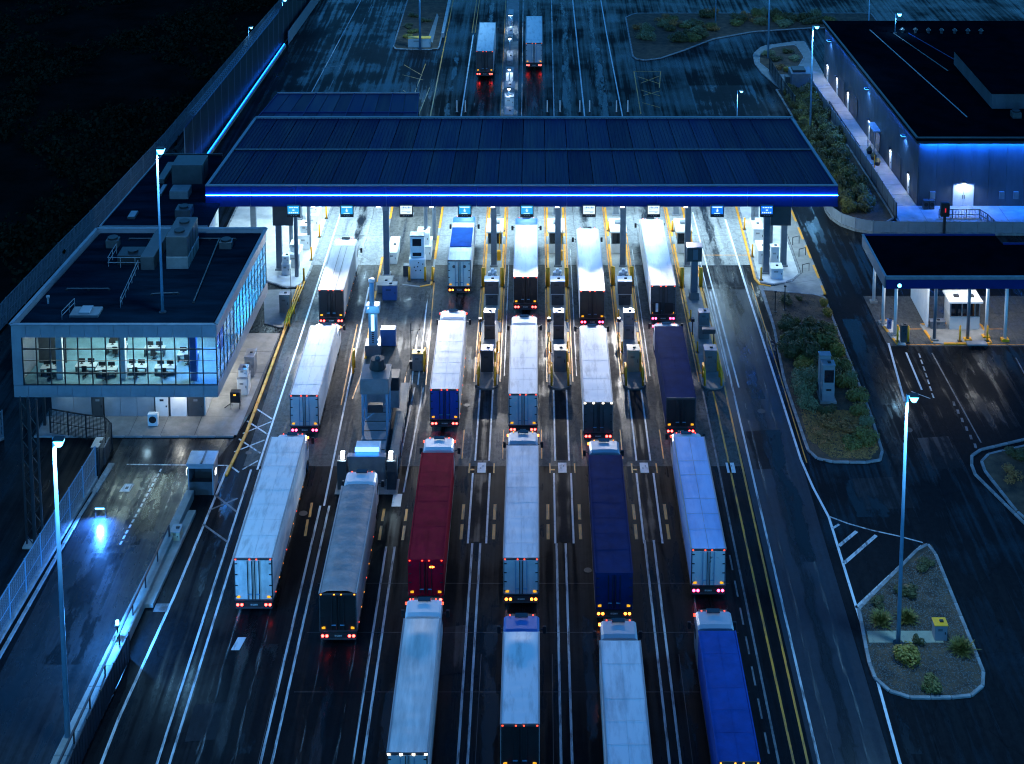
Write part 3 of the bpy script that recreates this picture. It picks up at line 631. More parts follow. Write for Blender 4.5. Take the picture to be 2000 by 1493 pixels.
def truck(label, x, y, L, w=2.55, h=4.0, roof=t_white, side=None, door=t_lgrey, style='rigid', lamps=m_red, cab=t_cabw, hc=3.82, top='red', cabgap=0.55, split=None, amber=True, beacon=None, seed=1, strips=False, hatch=False, badge=False, sidelights=False, skirt=False, cargo=False, group='trucks queuing for the border lanes'):
    side = side or roof
    T = thing('semi_truck', label, 'truck', (x, y, 0), 0, group)
    a = w / 2; zb = 1.12
    B = lambda name, mm, mt, smooth=False: mm.build(name, mt, T, True, smooth)
    # trailer shell
    B('trailer_roof', roof_mesh(w - 0.10, L - 0.06, h - 0.03, style, seed), roof, style != 'rigid').location = (0, 0.03, 0)
    for s in (-1, 1):
        n = max(3, int(L / 1.9)) if style in ('rigid', 'tent') else 3
        for k in range(n): B('side_panel', M().box(s * a - 0.02, s * a + 0.02, 0.06 + (L - 0.06) * k / n + 0.012, 0.06 + (L - 0.06) * (k + 1) / n - 0.012, zb, h - 0.06), side)
        B('roof_rail', M().box(s * a - 0.045, s * a + 0.045, 0.03, L, h - 0.08, h + 0.015), t_silver if roof not in (t_maroon, t_navy, t_royal) else roof)
        B('side_rail', M().box(s * a - 0.04, s * a + 0.05, 0.03, L, zb - 0.14, zb), t_frame)
    if style in ('rigid', 'tarp'):
        for k in range(1, int(L / 2.2)): inst('roof_bow', me_bow, T, (0, k * 2.2 + (0.3 * ((k * 7 + seed * 3) % 4 - 1.5)), h + 0.006), 0, (w - 0.14, 1, 1), bowm.get(roof, t_silver))
        M().box(-0.012, 0.012, 0.1, L - 0.1, h + 0.008, h + 0.014).build('roof_seam', bowm.get(roof, t_silver), T, True)
    B('front_bulkhead', M().box(-a, a, L - 0.03, L + 0.03, zb, h - 0.03), side)
    if strips:
        for xx in (-0.22, 0.42): B('roof_seam', M().box(xx - 0.025, xx + 0.025, 0.1, L - 0.1, h + 0.02, h + 0.05), t_frame)
    if split:
        y0, y1, c2 = split
        B('roof_cover', M().cbox((0, (y0 + y1) / 2, h + 0.05), (w - 0.12, y1 - y0, 0.05), 0.02), c2)
    B('trailer_floor', M().box(-a + 0.05, a - 0.05, 0.05, L, zb - 0.12, zb), t_chassis)
    # rear frame and the two doors
    fr = M()
    for s in (-1, 1): fr.box(s * a - 0.07 if s > 0 else -a, a if s > 0 else -a + 0.07, -0.02, 0.06, zb - 0.12, h)
    fr.box(-a + 0.07, a - 0.07, -0.02, 0.06, h - 0.14, h); fr.box(-a + 0.07, a - 0.07, -0.02, 0.06, zb - 0.12, zb)
    B('rear_frame', fr, t_frame if door not in (t_maroon, t_navy) else door)
    dz0, dz1 = zb + 0.01, h - 0.15
    for s in (-1, 1):
        d = M().box(min(s * 0.015, s * (a - 0.075)), max(s * 0.015, s * (a - 0.075)), -0.045, 0.02, dz0, dz1).build('rear_door', door, T, True)
        for k in (0.10, 0.42):
            inst('lock_rod', me_rod, d, (s * k, -0.075, dz0 + 0.02), 0, (1, 1, dz1 - dz0 - 0.04), m=(m_pole if door in (t_white, t_lgrey, t_stain, t_greenw) else m_dark) if k > 0.2 else m_dark)
        for k in range(4): inst('hinge', me_hinge, d, (s * (a - 0.14), -0.06, dz0 + 0.25 + k * (dz1 - dz0 - 0.5) / 3))
        inst('lock_handle', me_handle, d, (s * 0.30, -0.09, dz0 + 0.42))
        if amber: inst('reflector_plate', me_mark, d, (s * (a - 0.28), -0.06, dz0 + 0.2), 0, (1.9, 1, 2.2), m_reflector_glow)  # reflector plates carrying a glow of their own
        if hatch: inst('door_vent', M().cyl((0, 0, 0), (0, -0.03, 0), 0.17, n=14).mesh('door_vent', m_dgrey), d, (s * 0.55, -0.046, dz1 - 0.55))
    if badge: inst('badge', me_badge, T, (0.45, -0.06, dz1 - 0.42), 0, (1.2, 1, 0.5))
    if cargo:
        B('tail_load', M().box(-a + 0.2, -0.2, -0.12, -0.05, zb + 0.1, zb + 1.3).box(0.15, a - 0.25, -0.12, -0.05, zb + 0.15, zb + 1.25), t_black)
        B('tail_cloth', M().cbox((-0.65, -0.16, zb + 0.8), (0.25, 0.04, 0.9)), t_white)
    # bumper, lamps, plate
    B('bumper', M().box(-a + 0.02, a - 0.02, -0.05, 0.14, 0.48, 0.94), t_chassis)
    B('underrun_bar', M().box(-a + 0.05, a - 0.05, -0.10, -0.04, 0.42, 0.54), t_frame)
    for s in (-1, 1):
        hb = M().box(s * (a - 0.36) - 0.30, s * (a - 0.36) + 0.30, -0.09, -0.045, 0.60, 0.86).build('tail_lamp', m_dark, T, True)
        for k in (-0.15, 0.15): inst('lens', me_lens, hb, (s * (a - 0.36) + k, -0.10, 0.73), m=lamps)
        inst('mud_flap', me_flap, T, (s * (a - 0.32), 0.75, 0.5))
    inst('number_plate', me_plate, T, (0, -0.06, 0.70))
    if top:
        tm = {'red': m_redmark, 'white': m_whitemark, 'orange': m_amber}[top]
        for xx in ((-a + 0.1, -a + 0.85, a - 0.85, a - 0.1) if top == 'white' else (-a + 0.12, -0.25, 0.25, a - 0.12)):
            inst('marker_lamp', me_mark, T, (xx, -0.035, h - 0.07), 0, (1.3, 1, 1.3) if top == 'white' else (0.8, 1, 0.8), tm)
    if sidelights:
        for s in (-1, 1):
            for k in range(int(L / 1.6)): inst('side_marker', me_smark, T, (s * (a + 0.055), 0.9 + k * 1.6, zb - 0.07), m=(m_amber if k % 3 else m_redmark))
    # chassis and wheels
    B('chassis_beam', M().box(-0.5, -0.38, 0.2, L, 0.72, 1.0).box(0.38, 0.5, 0.2, L, 0.72, 1.0), t_chassis)
    for s in (-1, 1):
        g = M()
        for zz in (0.55, 0.85): g.box(s * (a - 0.06) - 0.02, s * (a - 0.06) + 0.02, min(6.2, L * 0.5), L - 3.4, zz - 0.06, zz + 0.06)
        if L > 9: B('side_guard', g, t_frame)
    yr = [1.6, 2.95, 4.3] if L > 10 else [1.8, 3.1]
    yf = [L - 1.3, L + cabgap + 1.25]
    for yy in yr + yf:
        for s in (-1, 1):
            t = inst('wheel', me_tyre, T, (s * (a - 0.24), yy, 0.515), math.pi if s > 0 else 0)
            inst('rim', me_rim, t)
    # tractor: cab with raked roof fairing, screen, mirrors
    y0 = L + cabgap; y1 = y0 + 2.3; c = 1.23
    prof = [(y0, 0.75), (y1 + 0.05, 0.75), (y1 + 0.10, 1.6), (y1 - 0.18, hc - 0.55), (y1 - 0.55, hc - 0.10), (y0 + 0.35, hc), (y0, hc - 0.06)]
    mm = M(); n = len(prof)
    def sect(xx, k):
        return [(xx, yy, zz - (k if zz > 2.2 else 0)) for yy, zz in prof]
    for xx, k in ((-c, 0.16), (-c + 0.16, 0.03), (0, 0.0), (c - 0.16, 0.03), (c, 0.16)): mm.v += sect(xx, k)
    for q in range(4):
        for i in range(n): mm.f.append((q * n + i, (q + 1) * n + i, (q + 1) * n + (i + 1) % n, q * n + (i + 1) % n))
    mm.f += [tuple(range(n - 1, -1, -1)), tuple(range(4 * n, 5 * n))]
    cb = B('cab', mm, cab)
    M().add([(-c + 0.15, y1 + 0.10, 1.75), (c - 0.15, y1 + 0.10, 1.75), (c - 0.18, y1 - 0.17, hc - 0.62), (-c + 0.18, y1 - 0.17, hc - 0.62)], [(0, 1, 2, 3)]).build('windscreen', m_glass_d, cb, True)
    M().cbox((0, y1 - 0.62, hc + 0.0), (0.9, 0.42, 0.05), 0.01).build('roof_hatch', m_glass_d, cb, True)
    M().cbox((0, y1 - 0.30, hc - 0.26), (2.0, 0.28, 0.05), 0.01).build('sun_visor', t_chassis, cb, True)
    fair = M()
    for s in (-1, 1): fair.box(s * c - 0.03, s * c + 0.03, y0 - 0.42, y0, 0.9, hc - 0.35)
    B('cab_fairing', fair, cab)
    for s in (-1, 1):
        M().bar((s * c, y1 - 0.15, 2.35), (s * (c + 0.32), y1 - 0.05, 2.4), 0.05).build('mirror_arm', m_dark, T, True)
        inst('mirror', me_mirror, T, (s * (c + 0.36), y1 - 0.05, 2.3))
        M().box(s * c - 0.02, s * c + 0.02, y1 - 0.95, y1 - 0.25, 1.9, 2.6).build('side_window', m_glass_d, cb, True)
        B('fuel_tank', M().cyl((s * (c - 0.32), y0 - 1.4, 0.65), (s * (c - 0.32), y0 - 0.1, 0.65), 0.33, n=12), m_pole)
    for xx in (-0.8, -0.4, 0.4, 0.8): inst('cab_marker', me_mark, T, (xx, y1 - 0.50, hc - 0.10), 0, (0.7, 1, 0.7), m_amber if lamps is m_orange else m_redmark)
    if beacon:
        for s in beacon[0]: inst('beacon', me_mark, T, (s * (c + 0.05), y1 - 0.6, hc - 0.35), 0, (1.1, 2.2, 2.0), beacon[1])
    return T

WR = dict(roof=t_white, side=t_white)
# the row under the canopy edge
truck('silver curtain-sided truck with black rear doors, far left lane at the canopy', -20.72, 142.4, 10.0, 2.5, 4.0, roof=t_silver, door=t_black, strips=True, sidelights=True, cab=t_white, hc=3.95, cabgap=0.3, seed=2, skirt=True)
truck('white truck with blue roof cover and glowing orange tail lights under the canopy', -8.15, 149.0, 9.2, 2.4, 4.0, **WR, door=t_greenw, lamps=m_orange, top=None, split=(3.1, 7.9, t_royal), cab=t_cabb, seed=3, hatch=True)
truck('white truck with dark navy doors and a blue cab under a cyan lane screen', -1.15, 145.3, 12.5, 2.48, 3.95, **WR, door=t_black, cab=t_cabb, seed=4)
truck('white truck with brown-black rear doors, fifth lane, partly under the canopy', 5.6, 142.15, 13.0, 2.5, 4.02, **WR, door=t_brown, lamps=m_pink, hc=3.95, cabgap=0.2, cab=t_white, seed=5, style='tarp')
truck('long white truck with grey doors and black load at its tail, sixth lane', 12.8, 142.9, 15.6, 2.5, 4.2, **WR, door=t_dgrey, lamps=m_pink, seed=6, cargo=True, hatch=True, hc=3.4)
# second row
truck('white truck with pale lilac doors beside the glazed building', -20.42, 122.85, 12.3, 2.5, 3.98, **WR, door=t_lgrey, lamps=m_pink, seed=7, hc=3.0, beacon=((1,), m_orange))
truck('white-roofed truck with bright blue rear doors and orange-red lights', -8.17, 123.9, 12.35, 2.55, 3.93, **WR, door=t_blue, seed=8, sidelights=True, style='tarp', beacon=((-1, 1), m_redmark))
truck('white truck with light grey doors in the middle of the second row', -1.2, 122.95, 12.2, 2.52, 4.03, **WR, door=t_lgrey, seed=9)
truck('white truck with dark doors and a row of white top lamps beside the beige machine', 5.37, 121.9, 13.0, 2.52, 3.85, **WR, door=t_dgrey, top='white', amber=False, hatch=True, seed=10, hc=3.0, style='tarp')
truck('navy blue truck with black doors in the second row, sixth lane', 12.65, 122.7, 12.7, 2.58, 3.8, roof=t_navy, door=t_black, style='tarp', seed=11, hc=2.95, beacon=((-1,), m_pink), top=None)
# third row
truck('large white truck with white doors beside the hut, leftmost of the third row', -20.65, 100.25, 15.55, 2.78, 4.35, **WR, door=t_white2, seed=12, sidelights=True, hc=3.25, style='tarp', beacon=((1,), m_orange))
truck('grey ridge-topped tarpaulin truck with black doors behind the scanner', -14.07, 97.0, 12.65, 2.62, 3.95, roof=t_grey, side=t_silver, door=t_black, style='ridge', sidelights=True, top='orange', seed=13, cab=t_cabw, hc=3.75)
truck('maroon tarpaulin truck with maroon doors, third lane', -8.13, 100.8, 13.5, 2.58, 3.87, roof=t_maroon, door=t_maroon, style='tarp', seed=14, badge=True, beacon=((-1, 1), m_redmark))
truck('pale blue-white truck with sagging roof cloth and orange tail lights, fourth lane', -1.15, 100.85, 14.35, 2.58, 3.94, roof=t_sky, door=t_lgrey, style='tarp', lamps=m_orange, seed=15, cab=t_cabs, beacon=((-1, 1), m_orange))
truck('very dark navy truck with navy doors and orange lights, fifth lane', 5.6, 99.3, 14.65, 2.65, 3.88, roof=t_navy, door=t_navy, style='tarp', lamps=m_orange, seed=16, top=None, cab=t_cabs, beacon=((-1,), m_orange))
truck('pale blue truck with stained white doors, rightmost of the third row', 12.7, 101.8, 14.6, 2.54, 4.0, roof=t_bluep, side=t_bluep, door=t_stain, lamps=m_pink, seed=17, hc=3.0, style='tarp', beacon=((-1,), m_redmark))
# front row
truck('aged white truck with white top lamps at the bottom of the photo', -7.9, 82.45, 11.9, 2.47, 4.0, roof=t_white2, door=t_lgrey, top='white', style='tent', seed=18, cab=t_cabw, beacon=((-1, 1), m_redmark))
truck('short white truck with peaked front cloth and black doors, front row', -1.05, 84.75, 8.3, 2.42, 4.0, **WR, door=t_black, style='tent', seed=19, cab=t_cabb, cabgap=0.2)
truck('white truck whose tail is cut off by the bottom edge, fifth lane', 5.62, 78.6, 13.6, 2.72, 4.0, roof=t_sky, side=t_white, door=t_lgrey, seed=20, cab=t_cabs, beacon=((-1,), m_orange))
truck('royal blue truck with silver cab, front row, sixth lane', 12.28, 81.75, 11.4, 2.5, 4.0, roof=t_royal, door=t_royal, style='tarp', seed=21, top='orange', cab=t_cabs, beacon=((-1,), m_redmark))
# beyond the canopy
truck('white truck with dark doors driving away left of the median', -7.85, 218.2, 14.7, 2.58, 4.25, **WR, door=t_dgrey, seed=22, hc=3.0, style='tarp', group='trucks driving away beyond the canopy')
truck('white truck with grey doors driving away right of the median', -0.42, 222.3, 14.2, 2.56, 4.23, **WR, door=t_lgrey, seed=23, hc=3.0, group='trucks driving away beyond the canopy')

# ================================================================== MAIN CANOPY
YF, YR_, ZB, ZT = 152.9, 173.5, 8.19, 10.48
canopy = thing('canopy', 'wide navy canopy with glowing blue edge line spanning all truck lanes', 'canopy', (-1.6, YF, 0))
def roofx(s, y):   # left / right roof edge at depth y (the roof narrows slightly to the rear)
    t = (y - YF) / (YR_ - YF)
    return (-35.5 + 1.5 * t) if s < 0 else (32.28 - 1.4 * t)
rows = [(YF + 0.35, 163.05), (163.45, YR_ - 0.3)]
NP = 26
for r, (y0, y1) in enumerate(rows):
    for k in range(NP):
        m = M(); nr = 6
        f0, f1 = k / NP + 0.0006, (k + 1) / NP - 0.0006
        prof = []
        for i in range(nr):
            a = i / nr; prof += [(a, 0.0), (a + 0.70 / nr, 0.0), (a + 0.76 / nr, 0.055), (a + 0.94 / nr, 0.055)]
        prof.append((1.0, 0.0))
        for yy in (y0, y1):
            xl, xr = roofx(-1, yy) + 0.35, roofx(1, yy) - 0.35
            for (a, dz) in prof: m.v.append((xl + (xr - xl) * (f0 + (f1 - f0) * a), yy, ZT - 0.06 + dz))
        n = len(prof)
        m.f = [(i, i + 1, n + i + 1, n + i) for i in range(n - 1)]
        m.build('roof_panel', m_navy_roof if (k < 6 or k > 22 or (k * 7 + r) % 5 == 0) else m_navy_roof2, canopy)
M().box(roofx(-1, 163) + 0.3, roofx(1, 163) - 0.3, 163.08, 163.42, ZT - 0.1, ZT + 0.05).build('roof_gutter', m_dark, canopy)
M().box(roofx(-1, 163) + 0.3, roofx(1, 163) - 0.3, 163.16, 163.28, ZT + 0.05, ZT + 0.09).build('gutter_cap', m_trim, canopy)
M().box(-35.5, 32.28, YF + 0.05, YF + 0.33, ZT - 0.02, ZT + 0.10).build('front_parapet', m_trim, canopy)
M().box(-33.9, 30.85, YR_ - 0.28, YR_, ZT - 0.1, ZT + 0.16).build('rear_parapet', m_trim, canopy)
for s in (-1, 1):
    poly = [(roofx(s, YF + 0.33), YF + 0.33), (roofx(s, YF + .33) - s * 0.34, YF + 0.33), (roofx(s, YR_ - .28) - s * 0.34, YR_ - 0.28), (roofx(s, YR_ - .28), YR_ - 0.28)]
    M().prism(poly, ZT - 0.1, ZT + 0.10).build('side_parapet', m_steel, canopy)
    poly = [(roofx(s, YF + .33) - s * 0.01, YF + 0.33), (roofx(s, YF + .33) - s * 0.12, YF + 0.33), (roofx(s, YR_ - .28) - s * 0.12, YR_ - 0.28), (roofx(s, YR_ - .28) - s * 0.01, YR_ - 0.28)]
    M().prism(poly, ZB, ZT - 0.1).build('side_fascia', m_fascia, canopy)
# front fascia of separate sheets, with the neon line on stand-offs
xs = [-35.5 + i * (67.78 / 14) for i in range(15)]
for a, b in zip(xs, xs[1:]): M().box(a + 0.012, b - 0.012, YF, YF + 0.05, ZB, ZT - 0.03).build('fascia_panel', m_fascia, canopy)
M().cyl((-35.45, YF - 0.10, 9.5), (32.25, YF - 0.10, 9.5), 0.04, n=8).build('led_line', m_led, canopy)
st = M()
for k in range(35): st.box(-35.2 + k * 1.98, -35.15 + k * 1.98, YF - 0.16, YF, 9.47, 9.49)
st.build('led_bracket', m_dark, canopy)
M().box(-33.9, 30.8, YR_ - 0.12, YR_ - 0.06, ZB, ZT - 0.1).build('rear_fascia', m_fascia, canopy)
soff = M().prism([(-35.3, YF + 0.06), (32.1, YF + 0.06), (30.75, YR_ - 0.14), (-33.85, YR_ - 0.14)], ZB + 0.12, ZB + 0.2).build('soffit', m_soffit, canopy)
for k in range(14): M().box(-34.0 + k * 5.0, -33.8 + k * 5.0, YF + 0.3, YR_ - 0.5, ZB - 0.05, ZB + 0.118).build('soffit_beam', m_steel, canopy)
LX = [-29.5, -24.2, -20.6, -14.2, -8.1, -1.1, 5.6, 12.8, 20.3, 26.6]
LPOW = [420, 760, 520, 620, 560, 520, 560, 640, 520, 620]
for i, x in enumerate(LX):
    for j, y in enumerate((155.0, 161.0, 167.5)):
        o = M().box(x - 0.8, x + 0.8, y - 0.25, y + 0.25, ZB + 0.02, ZB + 0.118).build('luminaire', m_trim, canopy)
        M().box(x - 0.74, x + 0.74, y - 0.2, y + 0.2, ZB - 0.004, ZB + 0.019).build('lens', m_lamp_w, o)
        light('AREA', o, (x - canopy.location.x, y - canopy.location.y, ZB - 0.03), LPOW[i] * (0.6, 1.5, 1.8)[j], (0.50, 0.79, 1.0), 1.4, size_y=0.4)
for i, x in enumerate((-24.0, -17.0, -11.3, -4.7, 2.2, 9.2, 16.0)):   # floods added under the front edge to whiten the queue's roofs
    o = M().cbox((x, YF + 0.3, ZB - 0.10), (0.5, 0.3, 0.2)).build('floodlight', m_dark, canopy)
    M().add([(x - 0.22, YF + 0.148, ZB - 0.19), (x + 0.22, YF + 0.148, ZB - 0.19), (x + 0.22, YF + 0.148, ZB - 0.02), (x - 0.22, YF + 0.148, ZB - 0.02)], [(0, 1, 2, 3)]).build('lens', m_lamp_w, o)
    light('SPOT', o, (x - canopy.location.x, 0.05, ZB - 0.12), 15000 if x < 15 else 2500, (1.0, 0.97, 0.93), 0.15, 66, rot=(R(-79), 0, 0))
# columns
def column(x, y, w=0.62, h=ZB + 0.1, cap=True):
    o = M().box(x - w / 2, x + w / 2, y - w / 2, y + w / 2, 0.1, h).build('column', m_steel, canopy)
    M().box(x - w / 2 - 0.05, x + w / 2 + 0.05, y - w / 2 - 0.05, y + w / 2 + 0.05, h - 0.75, h - 0.12).build('column_head', m_trim, o)
    M().box(x - w / 2 - 0.12, x + w / 2 + 0.12, y - w / 2 - 0.12, y + w / 2 + 0.12, 0.1, 0.3).build('base_plate', m_trim, o)
for x, y in ((-16.25, 153.7), (-4.70, 155.9), (2.33, 155.9), (9.45, 155.9), (16.55, 155.9), (-28.1, 155.0), (24.9, 154.2), (27.1, 155.9), (-32.2, 162.0),
             (-15.0, 169), (-4.7, 169), (2.3, 169), (9.4, 169), (16.5, 169), (-28.0, 168), (25.8, 168)): column(x, y)
for x, y in ((-25.95, 153.3), (-27.2, 157.5), (-25.6, 160.0), (-12.4, 159.0), (-11.7, 162.5), (25.9, 158.0), (26.6, 161.5), (24.9, 164)):
    M().cyl((x, y, 0.1), (x, y, ZB + 0.1), 0.22, n=12).build('post', m_steel, canopy)

# hanging lane screens (one thing each)
SIGNS = [(-26.0, 'c', 'dots', 'cyan lane screen beside the dark square board at the left canopy end'),
         (-20.3, 'c', 'arrow', 'cyan lane screen over the silver curtain-sided truck'),
         (-13.95, 'w', 'bars', 'white lane screen over the white kiosk, third from the left'),
         (-7.7, 'c', 'arrow', 'cyan lane screen over the truck with the blue roof cover'),
         (-1.05, 'c', 'arrow', 'cyan lane screen directly over the blue truck cab'),
         (5.6, 'w', 'bars', 'white lane screen over the truck with brown-black doors'),
         (12.5, 'w', 'bars', 'bright white lane screen over the long white truck, sixth lane'),
         (19.3, 'b', 'arrow', 'blue lane screen hanging over the empty lane'),
         (24.6, 'b', 'dots', 'blue lane screen beside the dark square board at the right canopy end')]
for x, kind, pat, lab in SIGNS:
    S = thing('lane_screen', lab, 'screen', (x, YF - 0.45, 7.25), 0, 'lane screens along the canopy edge')
    M().cbox((0, 0, 0.68), (1.42, 0.24, 1.36), 0.03).build('housing', m_dark, S, True)
    scr = M().box(-0.62, 0.62, -0.135, -0.121, 0.36, 1.28).build('screen', {'c': m_scr_c, 'b': m_scr_b, 'w': m_scr_w}[kind], S, True)
    mk = M(); q = -0.142
    def rect(x0, x1, z0, z1): mk.box(x0, x1, q - 0.004, q, z0, z1)
    if pat == 'bars':
        for a in range(6): rect(-0.5 + a * 0.17, -0.38 + a * 0.17, 1.0, 1.0 + 0.10 + 0.05 * ((a * 5) % 3))
        rect(-0.5, 0.5, 0.62, 0.66); rect(0.1, 0.4, 0.5, 0.55); rect(-0.5, -0.2, 0.82, 0.86)
    elif pat == 'arrow':
        rect(-0.52, 0.52, 1.08, 1.18); rect(-0.04, 0.04, 0.72, 0.98); rect(-0.16, 0.16, 0.78, 0.84); rect(-0.1, 0.1, 0.6, 0.68); rect(-0.35, 0.3, 0.42, 0.48)
    else:
        for a in range(4): rect(-0.46 + a * 0.26, -0.28 + a * 0.26, 1.04, 1.14)
        for a in range(5): rect(-0.5 + a * 0.21, -0.38 + a * 0.21, 0.46, 0.60)
        rect(-0.12, 0.12, 0.76, 0.86)
    mk.build('screen_mark', m_scr_dark if kind == 'w' else m_scr_mark, scr, True)
    btn = M()
    for a in range(3): btn.box(-0.3 + a * 0.25, -0.18 + a * 0.25, -0.13, -0.121, 0.14, 0.22)
    btn.build('button', m_trim, S, True)
    for s in (-0.5, 0.5): M().box(s - 0.04, s + 0.04, 0.08, 0.40, 1.05, 1.13).build('bracket', m_dark, S, True)
for x, lab in ((-27.4, 'blank dark square board hanging at the left end of the canopy'), (26.35, 'blank dark square board hanging at the right end of the canopy')):
    S = thing('hanging_board', lab, 'board', (x, YF + 0.9, 5.7))
    M().cbox((0, 0, 1.2), (2.2, 0.25, 2.4), 0.02).build('board', m_fascia if False else m_dgrey, S, True)
    for s in (-0.8, 0.8): M().box(s - 0.04, s + 0.04, -0.04, 0.04, 2.4, 2.66).build('hanger', m_dark, S, True)

# ================================================================== LANE EQUIPMENT
def cabinet(name, label, cat, x, y, z, tiers, mt, top=None, group=None, door=True):
    """street cabinet: stacked tiers of (width, depth, height), cap, door leaf, vents"""
    T = thing(name, label, cat, (x, y, z), 0, group); zz = 0.0
    for i, (w, d, h) in enumerate(tiers):
        M().cbox((0, 0, zz + h / 2), (w, d, h), 0.03).build('body', mt, T, True)
        M().cbox((0, 0, zz + h + 0.03), (w + 0.08, d + 0.08, 0.06), 0.015).build('lid', top or m_trim, T, True)
        if door:
            dd = M().box(-w / 2 + 0.06, w / 2 - 0.06, -d / 2 - 0.022, -d / 2 - 0.002, zz + 0.1, zz + h - 0.1).build('door', mt, T, True)
            M().box(w / 2 - 0.2, w / 2 - 0.14, -d / 2 - 0.05, -d / 2 - 0.022, zz + h * 0.45, zz + h * 0.6).build('handle', m_dark, dd, True)
            v = M()
            for k in range(4): v.box(-w * 0.25, w * 0.1, -d / 2 - 0.03, -d / 2 - 0.0225, zz + h * 0.66 + k * 0.05, zz + h * 0.66 + 0.022 + k * 0.05)
            v.build('vent_slot', m_black, dd, True)
        zz += h + 0.06
    M().cbox((0.1, 0, zz + 0.05), (0.28, 0.22, 0.10), 0.02).build('hood', m_dark, T, True)
    return T
def bollard(label, x, y, h=1.5, r=0.13, group='yellow bollards on the lane islands', name='bollard', z=0.1):
    T = thing(name, label, 'bollard', (x, y, z), 0, group)
    M().cyl((0, 0, 0), (0, 0, h), r, n=12).build('post', m_yellow, T, True, True)
    M().cyl((0, 0, h), (0, 0, h + 0.07), r, r * 0.4, 12).build('cap', m_yellow, T, True, True)
    M().box(-r - 0.1, r + 0.1, -r - 0.1, r + 0.1, 0, 0.05).build('base', m_dark, T, True)
    return T
def guard(label, x, y, lx, ly, h, group='yellow guard frames at the island noses'):
    """U-shaped tubular guard standing along y"""
    T = thing('guard_rail', label, 'guard rail', (x, y, 0.1), 0, group)
    for yy in (-ly / 2, ly / 2): M().cyl((0, yy, 0), (0, yy, h), 0.1, n=8).build('post', m_yellow, T, True, True)
    M().cyl((0, -ly / 2, h), (0, ly / 2, h), 0.1, n=8).build('rail', m_yellow, T, True, True)
    M().cyl((0, -ly / 2, h * 0.5), (0, ly / 2, h * 0.5), 0.05, n=8).build('rail', m_yellow, T, True, True)
    return T
SPEC1 = {'A': (m_dgrey, m_bluebox, 'dark payment machine with blue lid'), 'B': (m_grey, m_beige, 'grey payment machine with beige lid'), 'C': (m_beige, m_beige, 'beige payment machine'), 'D': (m_grey, m_trim, 'plain grey payment machine')}
